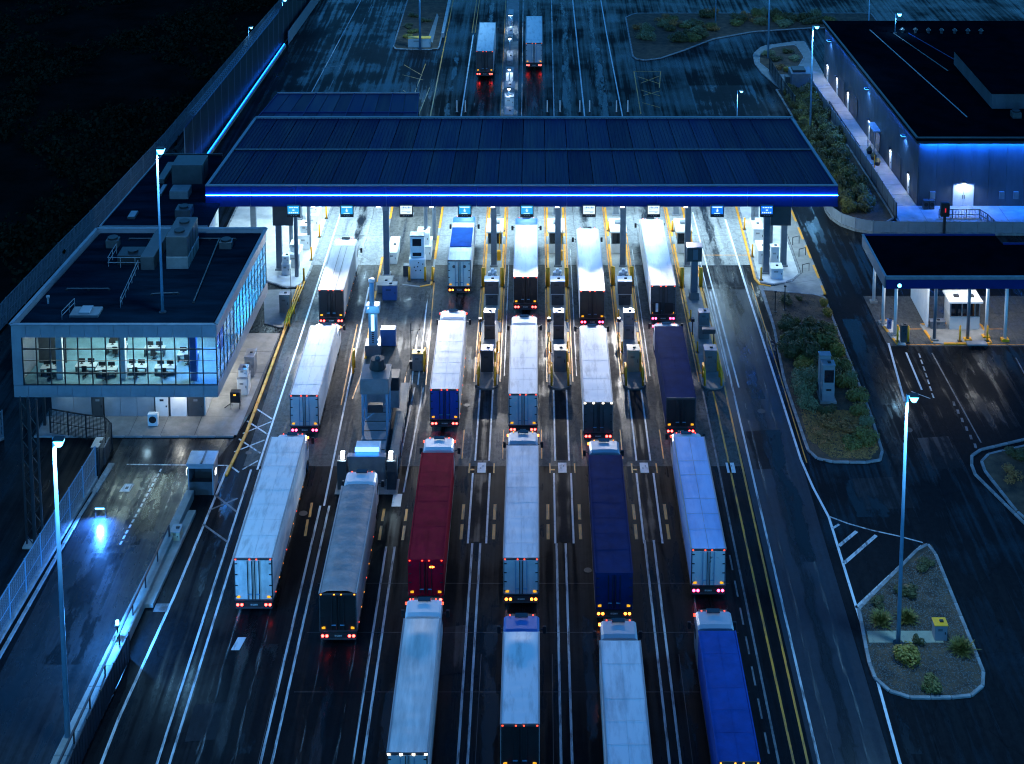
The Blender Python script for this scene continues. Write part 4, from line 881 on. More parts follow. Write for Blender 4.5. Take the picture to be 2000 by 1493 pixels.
for k, x in ISL.items():
    tx = ISL_TXT[k]
    for s, sd in ((-1, 'left'), (1, 'right')):
        guard('yellow nose guard on the %s side, island %s' % (sd, tx), x + s * 0.78, 131.9, 0.1, 1.5, 1.45)
        bollard('thick yellow bollard %s of the column, island %s' % (sd, tx), x + s * 1.0, 151.0 + (0.3 if k == 'C' else 0), 2.05, 0.22)
        bollard('short yellow bollard under the canopy, %s side, island %s' % (sd, tx), x + s * 0.8, 164.6, 1.2, 0.12)
    mt, tp, nm = SPEC1[k]
    cabinet('payment_machine', nm + ' on the island ' + tx, 'machine', x + (0.05 if k != 'A' else -0.05), 134.1, 0.12, [(1.15, 1.1, 2.15)], mt, tp, 'payment machines on the lane islands')
    T = guard('yellow side guard beside the %s' % nm, x + 0.72, 134.3, 0.1, 1.1, 1.6, 'yellow side guards of the payment machines')
    cabinet('camera_cabinet', 'tall two-tier cabinet, island ' + tx, 'cabinet', x + (0.0 if k != 'D' else 0.1), 140.2, 0.12, [(1.05, 0.9, 1.4), (1.05, 0.9, 1.3)], m_dgrey if k in 'AB' else m_grey, m_trim, 'two-tier cabinets on the lane islands')
    c = thing('lane_camera', 'small box camera beside the two-tier cabinet, island ' + tx, 'camera', (x - 0.95, 140.6, 0.12), 0, 'lane cameras')
    M().cyl((0, 0, 0), (0, 0, 1.5), 0.05, n=8).build('post', m_dark, c, True); M().cbox((0, 0, 1.65), (0.35, 0.5, 0.3), 0.03).build('camera_box', m_dgrey, c, True)
    M().cyl((0, -0.25, 1.65), (0, -0.32, 1.65), 0.1, n=10).build('camera_lens', m_glass_d, c, True)
    if k != 'D':
        cabinet('control_cabinet', 'wide dark control cabinet, island ' + tx, 'cabinet', x + 0.0, 147.3, 0.12, [(1.25, 1.1, 1.2), (1.45, 1.2, 1.35)], m_dgrey, m_white, 'control cabinets below the columns')
        q = thing('sensor_cluster', 'white sensor heads at the column foot, island ' + tx, 'sensor', (x, 150.0, 0.12), 0, 'sensor clusters at the column feet')
        M().cyl((0, 0, 0), (0, 0, 1.9), 0.16, n=10).build('mast', m_white, q, True)
        M().cbox((0, 0.3, 1.2), (0.7, 0.5, 1.6), 0.04).build('housing', m_white, q, True)
        for a, b_ in ((-0.32, 2.0), (0.30, 2.15), (0.0, 2.35)): M().cbox((a, -0.05, b_), (0.3, 0.42, 0.26), 0.04).build('sensor_head', m_white, q, True)
        M().cyl((-0.5, 0, 1.7), (0.5, 0, 1.7), 0.05, n=8).build('cross_arm', m_dark, q, True)
    for j, (dy, sd) in enumerate(((137.2, -1), (137.2, 1), (143.6, -1), (143.6, 1))):
        bollard('slim yellow post %s of the island %s, %s' % (('left', 'right')[sd > 0], tx, ('nearer pair', 'farther pair')[j > 1]), x + sd * 0.82, dy, 1.1, 0.08)
    # booth deeper under the canopy
    b = thing('toll_booth', 'white glazed booth under the canopy, island ' + tx, 'booth', (x, 160.5, 0.12), 0, 'booths under the canopy')
    M().box(-0.8, 0.8, -1.6, 1.6, 0, 1.05).build('lower_wall', m_white, b, True)
    for sx in (-0.76, 0.76):
        for sy in (-1.56, 0, 1.56): M().box(sx - 0.04, sx + 0.04, sy - 0.04, sy + 0.04, 1.05, 2.4).build('mullion', m_trim, b, True)
    for sx in (-0.77, 0.77):
        for sy in (-0.78, 0.78): M().box(sx - 0.01, sx + 0.01, sy - 0.73, sy + 0.73, 1.08, 2.36).build('pane', m_glass_d, b, True)
    for sy in (-1.57, 1.57): M().box(-0.7, 0.7, sy - 0.01, sy + 0.01, 1.08, 2.36).build('pane', m_glass_d, b, True)
    M().cbox((0, 0, 2.5), (1.9, 3.5, 0.2), 0.04).build('roof', m_white, b, True)
    M().cbox((0.1, 0.5, 2.72), (0.8, 0.8, 0.24), 0.04).build('roof_unit', m_trim, b, True)
    br = thing('barrier', 'yellow lane barrier with raised arm, island ' + tx, 'barrier', (x + 0.5, 157.2, 0.12), 0, 'lane barriers')
    M().cbox((0, 0, 0.55), (0.4, 0.4, 1.1), 0.03).build('cabinet', m_yellow, br, True)
    M().bar((0, 0, 1.0), (0.15, 0.2, 3.4), 0.09).build('arm', m_yellow, br, True)
# pillar with head box on the rightmost island
T = thing('gantry_pillar', 'grey square pillar with a boxed head on the island beside the empty lane', 'pillar', (16.5, 148.4, 0.12))
M().box(-0.34, 0.34, -0.34, 0.34, 0, 4.4).build('shaft', m_steel, T, True)
M().box(-0.5, 0.5, -0.5, 0.5, 0, 0.75).build('foot', m_grey, T, True)
hb = M().cbox((-0.05, 0, 5.0), (1.55, 1.1, 1.5), 0.04).build('head_box', m_dgrey, T, True)
M().cbox((-0.05, 0, 5.80), (1.65, 1.2, 0.10), 0.02).build('lid', m_trim, hb, True)
M().box(-0.2, 0.3, -0.62, -0.56, 4.5, 5.6).build('face_plate', m_steel, hb, True)
guard('yellow guard at the foot of the boxed pillar', 15.5, 151.6, 0.1, 2.2, 1.2)
c = thing('empty_lane_camera', 'dark box camera on a short post beside the grey payment machine', 'camera', (17.3, 137.6, 0.1))
M().cyl((0, 0, 0), (0, 0, 2.0), 0.06, n=8).build('post', m_dark, c, True); M().cbox((-0.5, 0, 2.1), (1.3, 0.6, 0.45), 0.04).build('camera_box', m_dgrey, c, True)
# lane two: white kiosk block, console, posts
T = thing('white_kiosk', 'tall white kiosk with dark windows between yellow bollards under the canopy', 'kiosk', (-12.9, 153.4, 0.1))
M().cbox((0, 0, 1.1), (1.7, 1.3, 2.2), 0.04).build('lower_body', m_white, T, True)
M().cbox((0, 0.3, 3.4), (1.5, 1.0, 2.3), 0.04).build('upper_body', m_white, T, True)
M().box(-0.5, 0.45, -0.225, -0.205, 3.5, 4.3).build('window', m_glass_d, T, True)
M().box(-0.5, 0.45, -0.225, -0.205, 2.35, 2.75).build('display', m_glass_d, T, True)
M().cbox((0, 0.3, 4.62), (1.6, 1.1, 0.12), 0.03).build('lid', m_trim, T, True)
bt = M()
for a, b_ in ((0.1, 1.75), (0.0, 1.3), (-0.35, 1.25), (0.3, 0.9), (-0.2, 0.85), (0.55, 1.6)): bt.box(a, a + 0.14, -0.67, -0.651, b_, b_ + 0.12)
bt.build('button', m_dark, T, True)
M().cbox((-1.2, 0.2, 0.6), (0.7, 0.7, 1.2), 0.03).build('side_box', m_dgrey, T, True)
for x, lab in ((-13.7, 'yellow bollard at the left front of the white kiosk'), (-12.0, 'yellow bollard at the right front of the white kiosk'), (-11.2, 'yellow bollard beside the white kiosk at the kerb')): bollard(lab, x, 152.3, 1.5, 0.12)
cabinet('console', 'white console behind the white kiosk under the canopy', 'console', -12.6, 158.5, 0.1, [(1.8, 2.6, 1.5), (1.3, 1.6, 1.3)], m_white, m_white)
cabinet('white_console', 'long low white console at the left column under the canopy', 'console', -15.9, 158.2, 0.1, [(1.0, 4.0, 1.3)], m_white, m_white)
cabinet('grey_pedestal', 'grey box pedestal below the left canopy column', 'pedestal', -16.1, 150.6, 0.1, [(1.5, 2.2, 0.8)], m_concrete, m_concrete, door=False)
cabinet('blue_monitor_box', 'dark blue-fronted equipment box on the lane two island', 'equipment box', -15.4, 148.3, 0.1, [(1.5, 0.9, 1.6)], m_bluebox, m_grey)
# left end island equipment
for i, (x, y, w, d, h, lab) in enumerate(((-26.6, 156.5, 1.3, 2.4, 1.5, 'first white ticket console on the left end island'), (-26.2, 161.2, 1.3, 3.0, 1.6, 'second white ticket console on the left end island'), (-26.0, 166.4, 1.4, 3.2, 1.7, 'farthest white ticket console on the left end island'))):
    cabinet('ticket_console', lab, 'console', x, y, 0.11, [(w, d, h), (w * 0.7, d * 0.5, 0.8)], m_white, m_white, 'white consoles on the end islands')
cabinet('white_machine', 'rounded white machine between the posts of the left end island', 'machine', -27.2, 154.0, 0.11, [(0.9, 0.9, 1.2), (0.7, 0.7, 0.8)], m_white, m_white)
for (x, y, lab) in ((-25.0, 152.0, 'yellow bollard at the tip of the left end island'), (-24.95, 157.2, 'second yellow bollard along the left end island kerb'), (-24.9, 163, 'third yellow bollard along the left end island kerb'), (-24.8, 168, 'farthest yellow bollard along the left end island kerb')): bollard(lab, x, y, 1.5, 0.11)
cabinet('grey_cabinet', 'grey street cabinet standing on the pavement left of the silver truck', 'cabinet', -25.95, 145.6, 0.1, [(1.05, 0.8, 1.9)], m_grey)
an = thing('antenna', 'thin dark whip antenna beside the grey street cabinet', 'antenna', (-25.4, 146.2, 0.1)); M().cyl((0, 0, 0), (0, 0, 4.3), 0.045, 0.02, 6).build('whip', m_dark, an, True); M().box(-0.12, 0.12, -0.12, 0.12, 0, 0.25).build('base', m_dark, an, True)
for i, xx in enumerate((-25.5, -25.25, -24.95)):
    T = thing('crash_rail', ('inner', 'middle', 'outer')[i] + ' yellow crash rail beside the grey street cabinet', 'guard rail', (xx, 142.4, 0.1), 0, 'yellow crash rails')
    M().cyl((0, 0, 0.35 + 0.25 * i), (0.12 + 0.1 * i, 8.0, 0.35 + 0.25 * i), 0.07, n=8).build('rail', m_yellow, T, True, True)
    for yy in (0, 2.6, 5.2, 7.9): M().cyl((0.02 * yy, yy, 0), (0.02 * yy, yy, 0.35 + 0.25 * i), 0.06, n=8).build('post', m_yellow, T, True, True)
# right end island equipment
for i, (x, y, w, d, h, lab) in enumerate(((25.0, 157.5, 1.2, 2.6, 1.5, 'first white ticket console on the right end island'), (25.2, 163.0, 1.2, 3.0, 1.6, 'second white ticket console on the right end island'), (25.9, 153.4, 1.3, 1.4, 1.1, 'white box at the tip of the right end island'))):
    cabinet('ticket_console', lab, 'console', x, y, 0.11, [(w, d, h)], m_white, m_white, 'white consoles on the end islands')
cabinet('white_locker', 'white locker between the two columns of the right end island', 'locker', 26.1, 155.8, 0.11, [(0.9, 0.8, 2.3)], m_white, m_white)
for (x, y, lab) in ((24.15, 152.4, 'yellow bollard at the tip of the right end island'), (24.0, 158, 'second yellow bollard along the right end island kerb'), (24.1, 165, 'farthest yellow bollard along the right end island kerb')): bollard(lab, x, y, 1.4, 0.11)
for i, (x, y) in enumerate(((29.4, 161), (29.6, 158), (29.3, 154.2))):
    T = thing('bicycle_stand', ('farthest', 'middle', 'nearest')[i] + ' dark hoop stand on the pavement of the right end island', 'hoop stand', (x, y, 0.09), 0, 'dark hoop stands')
    M().cyl((-0.4, 0, 0), (-0.4, 0, 0.9), 0.04, n=6).cyl((0.4, 0.4, 0), (0.4, 0.4, 0.9), 0.04, n=6).cyl((-0.4, 0, 0.9), (0.4, 0.4, 0.9), 0.04, n=6).build('hoop', m_dark, T, True)

# ---------------------------------------------------------------- scanner in lane two
S = thing('vehicle_scanner', 'blue-lit inspection scanner with boxed bridge blocking the second lane', 'scanner', (-14.1, 115.4, 0))
for s in (-1, 1):
    M().box(s * 2.05 - 0.38, s * 2.05 + 0.38, -0.3, 0.6, 0, 2.6).build('leg', m_dgrey, S, True)
    l_ = M().cbox((s * 2.0, 0.15, 2.85), (0.42, 0.4, 0.5), 0.04).build('floodlight', m_trim, S, True)
    M().box(s * 2.0 - 0.17, s * 2.0 + 0.17, -0.085, -0.055, 2.65, 3.05).build('lens', m_lamp_w, l_, True)
    M().cbox((s * 2.0, 0.15, 3.13), (0.34, 0.3, 0.04)).build('lens', m_lamp_w, l_, True)
    light('AREA', l_, (s * 2.0, -0.2, 2.95), 60, (0.6, 0.85, 1.0), 0.5, rot=(R(-75), 0, 0))
M().box(-1.5, 1.55, -0.1, 0.25, 0.25, 2.75).build('front_panel', m_grey, S, True)
M().box(-1.6, 1.6, -0.2, 0.35, 2.75, 2.95).build('cross_beam', m_steel, S, True)
lb = M().box(-1.05, 1.0, 0.5, 2.0, 2.2, 3.0).build('light_cabinet', m_white, S, True)
M().box(-1.0, 0.95, 0.44, 0.49, 2.98, 3.35).build('light_bar', m_lamp_b, lb, True)
for s in (-1, 1):
    for k in range(3): M().bar((s * 1.05, 6.3, 1.0 + k * 1.2), (s * 1.05, 8.9, 2.1 + k * 1.2), 0.06).build('brace', m_pole, S, True)
M().bar((-1.05, 6.25, 2.2), (1.05, 6.25, 3.9), 0.06).build('brace', m_pole, S, True)
M().box(-1.15, 1.1, 2.0, 15.5, 0.0, 0.9).build('conveyor', m_trim, S, True)
for k in range(9): M().box(-1.12, 1.07, 2.6 + k * 1.45, 2.68 + k * 1.45, 0.9, 0.93).build('conveyor_joint', m_dark, S, True)
for s in (-1, 1):
    for yy in (6.3, 8.9): M().box(s * 1.05 - 0.08, s * 1.05 + 0.08, yy - 0.08, yy + 0.08, 0.9, 4.7).build('post', m_pole, S, True)
bx = M().cbox((0.0, 7.6, 5.4), (2.5, 2.6, 1.4), 0.04).build('bridge_box', m_grey, S, True)
M().cyl((0.1, 8.2, 6.15), (0.1, 8.2, 7.0), 0.75, 0.6, 14).build('turret', m_dark, bx, True)
M().cyl((0.1, 8.2, 7.0), (0.1, 8.2, 7.25), 0.25, 0.12, 10).build('turret_cap', m_dgrey, bx, True)
for x_, y_ in ((-1.0, 11.3), (1.1, 11.0)): M().cbox((x_, y_, 3.4), (1.3, 1.6, 1.2), 0.05).build('side_box', m_white if x_ < 0 else m_dark, S, True)
M().box(-1.6, 1.7, 10.6, 12.0, 0.9, 2.8).build('rear_block', m_trim, S, True)
M().cbox((0.1, 6.1, 3.6), (1.3, 0.5, 0.7), 0.04).build('camera_box', m_dark, S, True)
M().box(1.45, 2.35, 1.5, 15.5, 0.0, 0.55).build('side_platform', m_concrete, S, True)
for k in range(7):
    M().cyl((2.42, 2.0 + k * 2.2, 0.1), (2.42, 2.0 + k * 2.2, 1.6), 0.035, n=6).build('rail_post', m_dark, S, True)
for zz in (0.9, 1.55): M().cyl((2.42, 2.0, zz), (2.42, 15.2, zz), 0.03, n=6).build('rail', m_dark, S, True)
M().box(-2.6, 2.6, -0.9, 1.2, 0.0, 0.06).build('foot_slab', m_concrete, S, True)
# camera tower behind it
T = thing('camera_tower', 'pale blue lit instrument tower standing behind the scanner', 'tower', (-15.9, 137.0, 0.1))
M().box(-0.75, 0.75, -0.5, 0.9, 0, 1.1).build('plinth', m_steel, T, True)
M().box(-0.4, 0.4, -0.3, 0.4, 1.1, 4.4).build('shaft', m_pole, T, True)
M().cbox((0.0, 0.1, 4.75), (1.35, 1.1, 0.7), 0.05).build('head', m_pole, T, True)
M().cyl((-0.1, 0.1, 5.1), (-0.1, 0.1, 7.4), 0.24, 0.22, 12).build('stack', m_pole, T, True, True)
M().cyl((-0.1, 0.1, 7.4), (-0.1, 0.1, 7.65), 0.34, 0.30, 12).build('stack_cap', m_white, T, True, True)
w_ = M().box(-0.16, 0.16, -0.33, -0.305, 2.5, 4.2).build('light_strip', glow('pale_blue_strip', (0.35, 0.75, 1.0), 2.5), T, True)
sl_ = M()
for k in range(6): sl_.box(-0.1, 0.1, -0.325, -0.305, 1.3 + k * 0.2, 1.4 + k * 0.2)
sl_.build('slot', m_dark, T, True)
M().cbox((1.3, 1.6, 1.0), (1.5, 0.9, 1.7), 0.04).build('side_box', m_bluebox, T, True)
light('AREA', w_, (0, -1.3, 5.2), 25, (0.3, 0.72, 1.0), 0.5, rot=(R(30), 0, 0))
M().bar((-0.35, -1.3, 5.2), (-0.35, -0.3, 5.0), 0.06).build('lamp_arm', m_dark, T, True)
guard('yellow loop guard left of the scanner tower', -17.45, 133.9, 0.1, 1.0, 1.9, 'yellow guards by the scanner')
cabinet('lane_post', 'grey post cabinet with yellow side right of the scanner', 'cabinet', -11.35, 134.2, 0.1, [(1.0, 0.8, 1.7)], m_grey, m_yellow)
guard('yellow guard beside the grey post cabinet right of the scanner', -10.7, 134.3, 0.1, 1.2, 1.7, 'yellow guards by the scanner')
an = thing('antenna', 'thin dark antenna mast right of the scanner', 'antenna', (-12.0, 134.2, 0.1)); M().cyl((0, 0, 0), (0, 0, 4.6), 0.05, 0.02, 6).build('whip', m_dark, an, True); M().cbox((0, 0, 0.4), (0.3, 0.3, 0.8)).build('base', m_dark, an, True); M().bar((0, 0, 3.9), (0.9, 0.1, 3.95), 0.04).build('boom', m_dark, an, True)

# ================================================================== GLAZED CONTROL BUILDING (left)
Bd = thing('control_building', 'two-storey control building with glazed lit upper floor on the left', 'building', (-37.0, 124.0, 0))
yf, yb = 124.0, 143.6
def bx(s, y):     # left / right outer wall of the upper storey at depth y
    t = (y - yf) / (yb - yf)
    return (-46.28 + 1.9 * t) if s < 0 else (-28.2 + 0.9 * t)
def lerp(a, b, t): return a + (b - a) * t
z0, z1, z2, z3 = 3.1, 4.22, 8.72, 9.95
m_office = mat('office_carpet', (0.10, 0.20, 0.24), 0.8, var=0.2, scale=1.0)
m_ceil = mat('office_ceiling', (0.66, 0.66, 0.60), 0.8, var=0.05)
m_desk = mat('desk_top', (0.30, 0.33, 0.34), 0.5, var=0.1)
m_mullion = mat('dark_mullion', (0.03, 0.035, 0.04), 0.4, 0.3, var=0.1)
outer = [(bx(-1, yf), yf), (bx(1, yf), yf), (bx(1, yb), yb), (bx(-1, yb), yb)]
inn = lambda d: [(outer[0][0] + d, outer[0][1] + d), (outer[1][0] - d, outer[1][1] + d), (outer[2][0] - d, outer[2][1] - d), (outer[3][0] + d, outer[3][1] - d)]
M().prism(inn(0.3), z0, z1 - 0.25).build('upper_floor_slab', m_offw, Bd)
M().prism(inn(0.32), z1 - 0.248, z1 - 0.2).build('office_floor', m_office, Bd)
M().prism(inn(0.3), z2 + 0.12, z2 + 0.3).build('office_ceiling', m_ceil, Bd)
roof_b = M().prism(inn(0.45), z3 - 0.42, z3 - 0.3).build('roof', m_grey_roof, Bd)
# cladding panels: fascia above, spandrel below, front and right side
for (za, zb_, nm) in ((z2, z3, 'fascia_panel'), (z0, z1, 'spandrel_panel')):
    n = 14
    for k in range(n):
        a, b = lerp(bx(-1, yf), bx(1, yf), k / n), lerp(bx(-1, yf), bx(1, yf), (k + 1) / n)
        M().box(a + 0.012, b - 0.012, yf, yf + 0.12, za, zb_ - 0.03).build(nm, m_panel, Bd)
    n = 12
    for k in range(n):
        ya, yb_ = lerp(yf + 0.13, yb, k / n), lerp(yf + 0.13, yb, (k + 1) / n)
        M().prism([(bx(1, ya), ya + 0.012), (bx(1, yb_), yb_ - 0.012), (bx(1, yb_) - 0.12, yb_ - 0.012), (bx(1, ya) - 0.12, ya + 0.012)], za, zb_ - 0.03).build(nm, m_panel, Bd)
for a, b in ((0, 1), (1, 2), (2, 3), (3, 0)):
    M().bar((*outer[a], z3 + 0.01), (*outer[b], z3 + 0.01), 0.34, 0.10).build('parapet_cap', m_trim, Bd)
    if a >= 2: M().bar((*inn(0.1)[a], (z0 + z3) / 2), (*inn(0.1)[b], (z0 + z3) / 2), 0.2, z3 - z0 - 0.1).build('blank_wall', m_panel, Bd)
M().box(bx(-1, yf), bx(-1, yf) + 0.85, yf + 0.01, yf + 0.11, z1, z2).build('corner_panel', m_panel, Bd)
# glazing: mullions, transoms, and one pane each
nf = 14; xa, xb = bx(-1, yf) + 0.9, bx(1, yf) - 0.06
zr = [z1, 5.35, 6.5, 7.6, z2]
for k in range(nf + 1):
    x = lerp(xa, xb, k / nf); M().box(x - 0.045, x + 0.045, yf + 0.03, yf + 0.16, z1 - 0.02, z2).build('mullion', m_mullion, Bd)
for z in (z1 + 0.03, 5.35, 7.6): M().box(xa, xb, yf + 0.05, yf + 0.14, z - 0.05, z + 0.05).build('transom', m_mullion, Bd)
M().box(xa, xb, yf + 0.07, yf + 0.12, 6.48, 6.52).build('transom', m_mullion, Bd)
for k in range(nf):
    x, x2 = lerp(xa, xb, k / nf) + 0.045, lerp(xa, xb, (k + 1) / nf) - 0.045
    for i in range(4): M().box(x, x2, yf + 0.09, yf + 0.10, zr[i] + 0.05, zr[i + 1] - 0.05).build('pane', m_glass_f, Bd)
ns = 16
for k in range(ns + 1):
    y = lerp(yf + 0.2, yb - 0.2, k / ns); x = bx(1, y) - 0.06; M().box(x - 0.06, x + 0.02, y - 0.045, y + 0.045, z1 - 0.02, z2).build('mullion', m_mullion, Bd)
for z in (z1 + 0.03, 5.35, 6.5, 7.6): M().bar((bx(1, yf) - 0.08, yf + 0.2, z), (bx(1, yb) - 0.08, yb - 0.2, z), 0.06, 0.07).build('transom', m_mullion, Bd)
for k in range(ns):
    ya, yc = lerp(yf + 0.2, yb - 0.2, k / ns) + 0.045, lerp(yf + 0.2, yb - 0.2, (k + 1) / ns) - 0.045
    for i in range(4): M().prism([(bx(1, ya) - 0.09, ya), (bx(1, yc) - 0.09, yc), (bx(1, yc) - 0.08, yc), (bx(1, ya) - 0.08, ya)], zr[i] + 0.05, zr[i + 1] - 0.05).build('pane', m_glass_f, Bd)
# inside of the upper floor
M().box(-44.3, -28.6, 133.5, 133.7, z1 - 0.2, z2 + 0.1).build('partition', m_offw, Bd)
M().prism([(-31.4, 133.8), (-31.2, 133.8), (-30.6, 143.2), (-30.8, 143.2)], z1 - 0.2, z2 + 0.1).build('partition', m_white, Bd)  # white wall added to catch the blue lamps and brighten the side glazing
M().box(-45.4, -42.9, 128.2, 128.35, z1 - 0.2, z2 - 0.6).build('partition', m_dgrey, Bd)
for x, y in ((-42.6, 125.6), (-37.0, 125.6), (-30.6, 125.4), (-29.4, 131)): M().box(x - 0.28, x + 0.28, y - 0.28, y + 0.28, z1 - 0.2, z2 + 0.12).build('inner_column', m_bluebox if x > -31 else m_offw, Bd)
for i in range(6):
    for j in range(2):
        x, y = -44.0 + i * 2.95, 126.6 + j * 4.2
        blue = i >= 5
        o = M().box(x - 0.7, x + 0.7, y - 0.3, y + 0.3, z2 + 0.02, z2 + 0.12).build('ceiling_lamp', m_trim, Bd)
        M().box(x - 0.64, x + 0.64, y - 0.25, y + 0.25, z2 + 0.0, z2 + 0.018).build('lens', glow('blue_office_lens', (0.1, 0.35, 1.0), 6) if blue else m_lamp_w, o)
        light('AREA', o, (x + 37.0, y - 124.0, z2 - 0.02), (900 if blue else (60, 150, 240, 260, 200)[i]), (0.05, 0.30, 1.0) if blue else (0.78, 1.0, 0.94), 1.2, size_y=0.5)
for j in range(3):   # blue lamps along the glazed side
    y = 135.5 + j * 2.8
    o = M().box(-30.4, -29.4, y - 0.3, y + 0.3, z2 + 0.02, z2 + 0.12).build('ceiling_lamp', m_trim, Bd)
    M().box(-30.35, -29.45, y - 0.25, y + 0.25, z2, z2 + 0.018).build('lens', glow('cyan_office_lens', (0.25, 0.7, 1.0), 6), o)
    light('AREA', o, (-29.9 + 37.0, y - 124.0, z2 - 0.02), 1500, (0.10, 0.50, 1.0), 0.9, size_y=0.5)
DESK = [(-43.6, 126.2), (-40.6, 126.6), (-38.6, 126.0), (-36.0, 126.4), (-33.4, 126.3), (-31.9, 128.6), (-35.2, 129.6), (-38.8, 130.0)]
for i, (x, y) in enumerate(DESK):
    D = thing('office_desk', ('dark desk with monitor behind the leftmost panes', 'second desk from the left behind the glazing', 'wide desk with dark cabinet behind the glazing', 'desk with monitors in the middle of the glazed floor', 'desk in blue light near the right end of the glazed floor', 'rear desk in blue light of the glazed floor', 'rear desk in the middle of the glazed floor', 'rear desk at the left of the glazed floor')[i], 'desk', (x, y, z1 - 0.2), 0, 'desks in the control room')
    M().cbox((0, 0, 0.72), (1.9, 0.8, 0.06), 0.02).build('desk_top', m_desk, D, True)
    for sx in (-0.85, 0.85): M().box(sx - 0.04, sx + 0.04, -0.35, 0.35, 0, 0.69).build('leg', m_dark, D, True)
    M().box(-0.9, 0.9, 0.36, 0.39, 0.2, 0.69).build('modesty_panel', m_bluebox if i > 3 else m_dgrey, D, True)
    for sx in (-0.45, 0.4):
        Mo = thing('monitor', '%s monitor on the %s' % ('left' if sx < 0 else 'right', D['label']), 'monitor', (x + sx, y + 0.15, z1 - 0.2 + 0.752), 0, 'monitors in the control room')
        M().box(-0.3, 0.3, -0.02, 0.02, 0.12, 0.5).build('screen_panel', m_black, Mo, True)
        M().box(-0.04, 0.04, -0.02, 0.02, 0.0, 0.12).build('stand', m_dark, Mo, True); M().box(-0.14, 0.14, -0.09, 0.09, 0.0, 0.015).build('foot', m_dark, Mo, True)
    C = thing('office_chair', 'chair at the ' + D['label'], 'chair', (x + 0.1, y - 0.75, z1 - 0.2), 0, 'chairs in the control room')
    M().cbox((0, 0, 0.5), (0.5, 0.5, 0.1), 0.03).build('seat', m_black, C, True); M().cbox((0, -0.22, 0.85), (0.46, 0.08, 0.55), 0.03).build('backrest', m_black, C, True)
    M().cyl((0, 0, 0.08), (0, 0, 0.45), 0.04, n=8).build('stem', m_dark, C, True)
    for k in range(5):
        a = k * 2 * math.pi / 5; M().bar((0, 0, 0.06), (0.28 * math.cos(a), 0.28 * math.sin(a), 0.04), 0.04).build('leg', m_dark, C, True)
T = thing('wall_screen', 'dark television hanging above the desks in the control room', 'screen', (-38.0, 128.0, 6.3)); M().cbox((0, 0, 0.45), (1.6, 0.1, 0.9), 0.02).build('panel', m_black, T, True); M().cyl((0, 0, 0.9), (0, 0, 2.5), 0.04, n=6).build('hanger', m_dark, T, True)
# ground floor, set back
gx0, gx1, gy = -43.7, -29.9, 126.0
M().box(gx0 + 0.1, gx1 - 0.1, gy + 0.2, 141.0, 0.0, z0 - 0.01).build('ground_floor_core', m_dgrey, Bd)
bays = [('w', 0, 2.0), ('w2', 2.0, 3.6), ('d', 3.65, 4.65), ('w', 4.75, 6.2), ('w', 6.2, 7.7), ('w', 7.7, 9.25), ('dl', 9.35, 10.5), ('w3', 10.7, 12.2), ('d', 12.25, 13.7)]
for kind, a, b in bays:
    x0_, x1_ = gx0 + a + 0.015, gx0 + b - 0.015
    if kind[0] == 'w':
        mm_ = m_bluebox if False else (m_panel if kind != 'w3' else m_white)
        wp_ = M().box(x0_, x1_, gy, gy + 0.19, 0.1, 2.1).build('wall_panel', mm_, Bd)
        w_ = M().box(x0_ + 0.06, x1_ - 0.06, gy + 0.06, gy + 0.10, 2.16, z0 - 0.05).build('window', m_glass_d if kind == 'w2' else m_white, Bd)
        M().box(x0_, x1_, gy - 0.04, gy + 0.06, 2.1, 2.16).build('sill', m_trim, w_)
    else:
        d_ = M().box(x0_, x1_, gy - 0.01, gy + 0.15, 0.1, z0 - 0.25).build('door', m_dgrey if kind == 'd' else m_white, Bd)
        M().box(x1_ - 0.2, x1_ - 0.1, gy - 0.06, gy - 0.01, 1.0, 1.15).build('handle', m_dark, d_)
        M().box((x0_ + x1_) / 2 - 0.18, (x0_ + x1_) / 2 + 0.18, gy - 0.02, gy - 0.011, 1.55, 1.75).build('door_sign', m_trim if kind == 'd' else m_dark, d_)
for k in range(5): M().box(gx1 - 0.1, gx1, 126.2 + k * 2.9, 129.0 + k * 2.9, 0.1, z0 - 0.05).build('side_wall_panel', m_white, Bd)
for x in (-42, -38.5, -35, -32.0):
    o = M().cbox((x, 125.0, z0 - 0.08), (0.7, 0.3, 0.12)).build('soffit_lamp', m_trim, Bd); M().box(x - 0.3, x + 0.3, 124.9, 125.1, z0 - 0.16, z0 - 0.142).build('lens', m_lamp_w, o)
    light('AREA', o, (x + 37, 1.0, z0 - 0.2), 20 if x < -33 else 50, (0.4, 0.75, 1.0) if x < -33 else (0.95, 0.97, 0.9), 0.6)
for y in (128.5, 133.5):
    o = M().cbox((-29.2, y, z0 - 0.08), (0.3, 0.7, 0.12)).build('soffit_lamp', m_trim, Bd); M().box(-29.3, -29.1, y - 0.3, y + 0.3, z0 - 0.16, z0 - 0.142).build('lens', m_lamp_w, o)
    light('AREA', o, (-29.2 + 37, y - 124, z0 - 0.2), 90, (0.9, 0.96, 0.95), 0.6)
for x in (-45.6, -43.9): M().box(x - 0.12, x + 0.12, 124.5, 124.74, 0, z0).build('stilt', m_dark, Bd)
